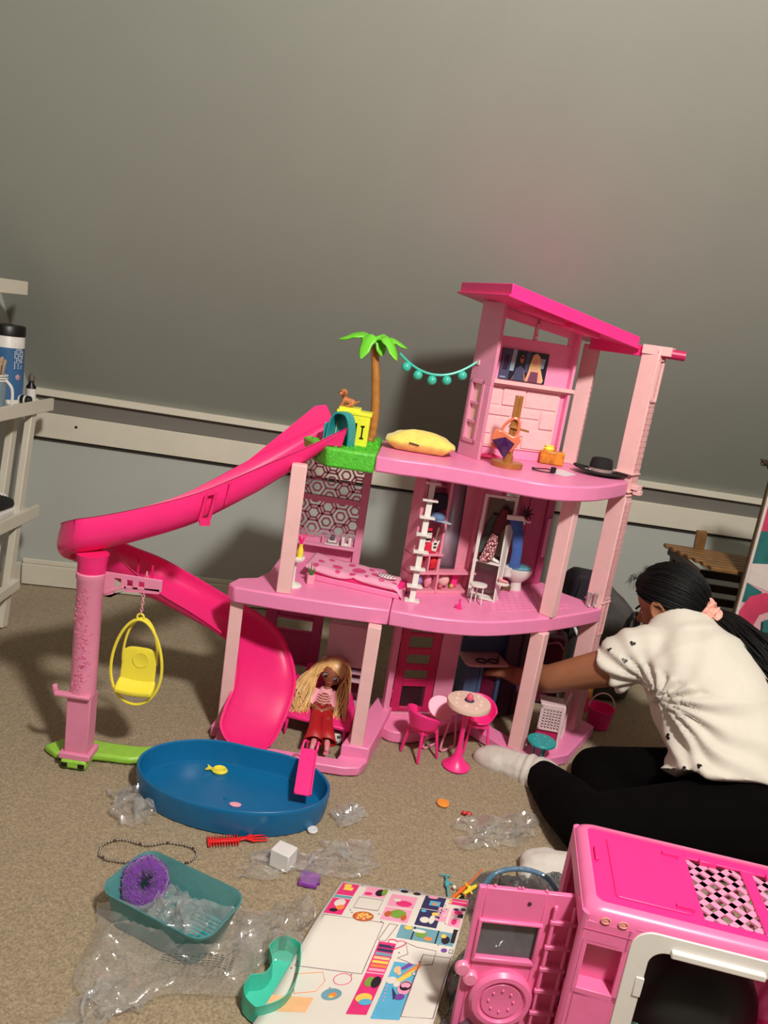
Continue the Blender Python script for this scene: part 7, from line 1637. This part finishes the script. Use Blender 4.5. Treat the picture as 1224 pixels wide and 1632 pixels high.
def xp(m, pts, d, nm='printed_panel'):
    q = MB(); q.slab([P('X', u, v, d) for u, v in pts], P('X', 0, 0, 1)-P('X', 0, 0, 0), .0006); return q.build(nm, m, ct, smooth=0)
CM = dict(p=mat('carton_pink', (196, 60, 96), .35, .2, 14), t=mat('carton_teal', (40, 104, 104), .35, .3, 20), w=mat('carton_white', (214, 200, 196), .35, .05), m=mat('carton_mauve', (206, 160, 170), .35, .1, 10), d=mat('carton_dark', (30, 40, 52), .35, .4, 12))
top_ = lz1+.07
xp(CM['m'], [(.012, 0), (.46, 0), (.46, top_), (.012, top_)], .0004); xp(CM['w'], [(.004, 0), (.012, 0), (.012, top_), (.004, top_)], .0006)
xp(CM['t'], [(.012, .50), (.46, .44), (.46, .66), (.012, .60)], .001); xp(CM['p'], [(.012, .60), (.46, .66), (.46, top_), (.012, top_)], .0012)
xp(CM['w'], [(.012, .44), (.10, .42), (.2, .40), (.2, .49), (.08, .51), (.012, .50)], .0016); xp(CM['t'], [(.012, .44), (.06, .42), (.05, .38), (.012, .38)], .0018)
xp(CM['p'], [(.012, .35), (.03, .40), (.07, .42), (.12, .41), (.2, .38), (.2, .36), (.10, .37), (.07, .35), (.06, .31), (.075, .27), (.2, .18), (.2, .24), (.10, .28), (.045, .295), (.012, .31)], .002)
xp(CM['d'], [(.08, .33), (.2, .35), (.2, .25), (.12, .27), (.085, .30)], .0018); xp(CM['d'], [(.05, .05), (.2, .10), (.2, .17), (.11, .23), (.07, .20)], .0016); xp(CM['t'], [(.085, .335), (.13, .355), (.13, .30), (.09, .30)], .0022)
# oval brush with a figure on the print
ovp = [(.046+.019*math.cos(2*PI*k/24)*(1.0), .215+.040*math.sin(2*PI*k/24)) for k in range(24)]
xp(mat('brush_pale', (196, 170, 140), .4), ovp, .0024); xp(CM['d'], [(.046+(u-.046)*.78, .215+(v-.215)*.86) for u, v in ovp], .003); xp(mat('brush_skin', (166, 100, 84), .5), [(.039, .185), (.053, .185), (.050, .225), (.046, .24), (.042, .225)], .0036); xp(CM['w'], [(.034, .265), (.058, .265), (.058, .275), (.034, .275)], .0024)
xp(mat('carton_olive', (110, 112, 80), .4), [(.03, .10), (.07, .12), (.14, .06), (.2, .04), (.2, .02), (.12, .02)], .0024); xp(CM['d'], [(.02+.012*math.cos(2*PI*k/16), .155+.02*math.sin(2*PI*k/16)) for k in range(16)], .0026)
tp_ = Vector((1.0693,2.24,0.7691)); q = MB(); q.tube(bez([tp_+Vector((-.01, 0, .02)), tp_+Vector((.004, 0, .03)), tp_+Vector((.02, 0, .012)), tp_+Vector((.05, 0, .03)), tp_+Vector((.09, 0, .02))], 5), [.006]*21, 7); q.cap(tp_+Vector((.0, 0, .026)), tp_+Vector((-.014, -.004, .034)), .009, .004); q.build('brown_toy', wdd, None, label='dark brown toy lying on top of the toy carton', cat='toy')
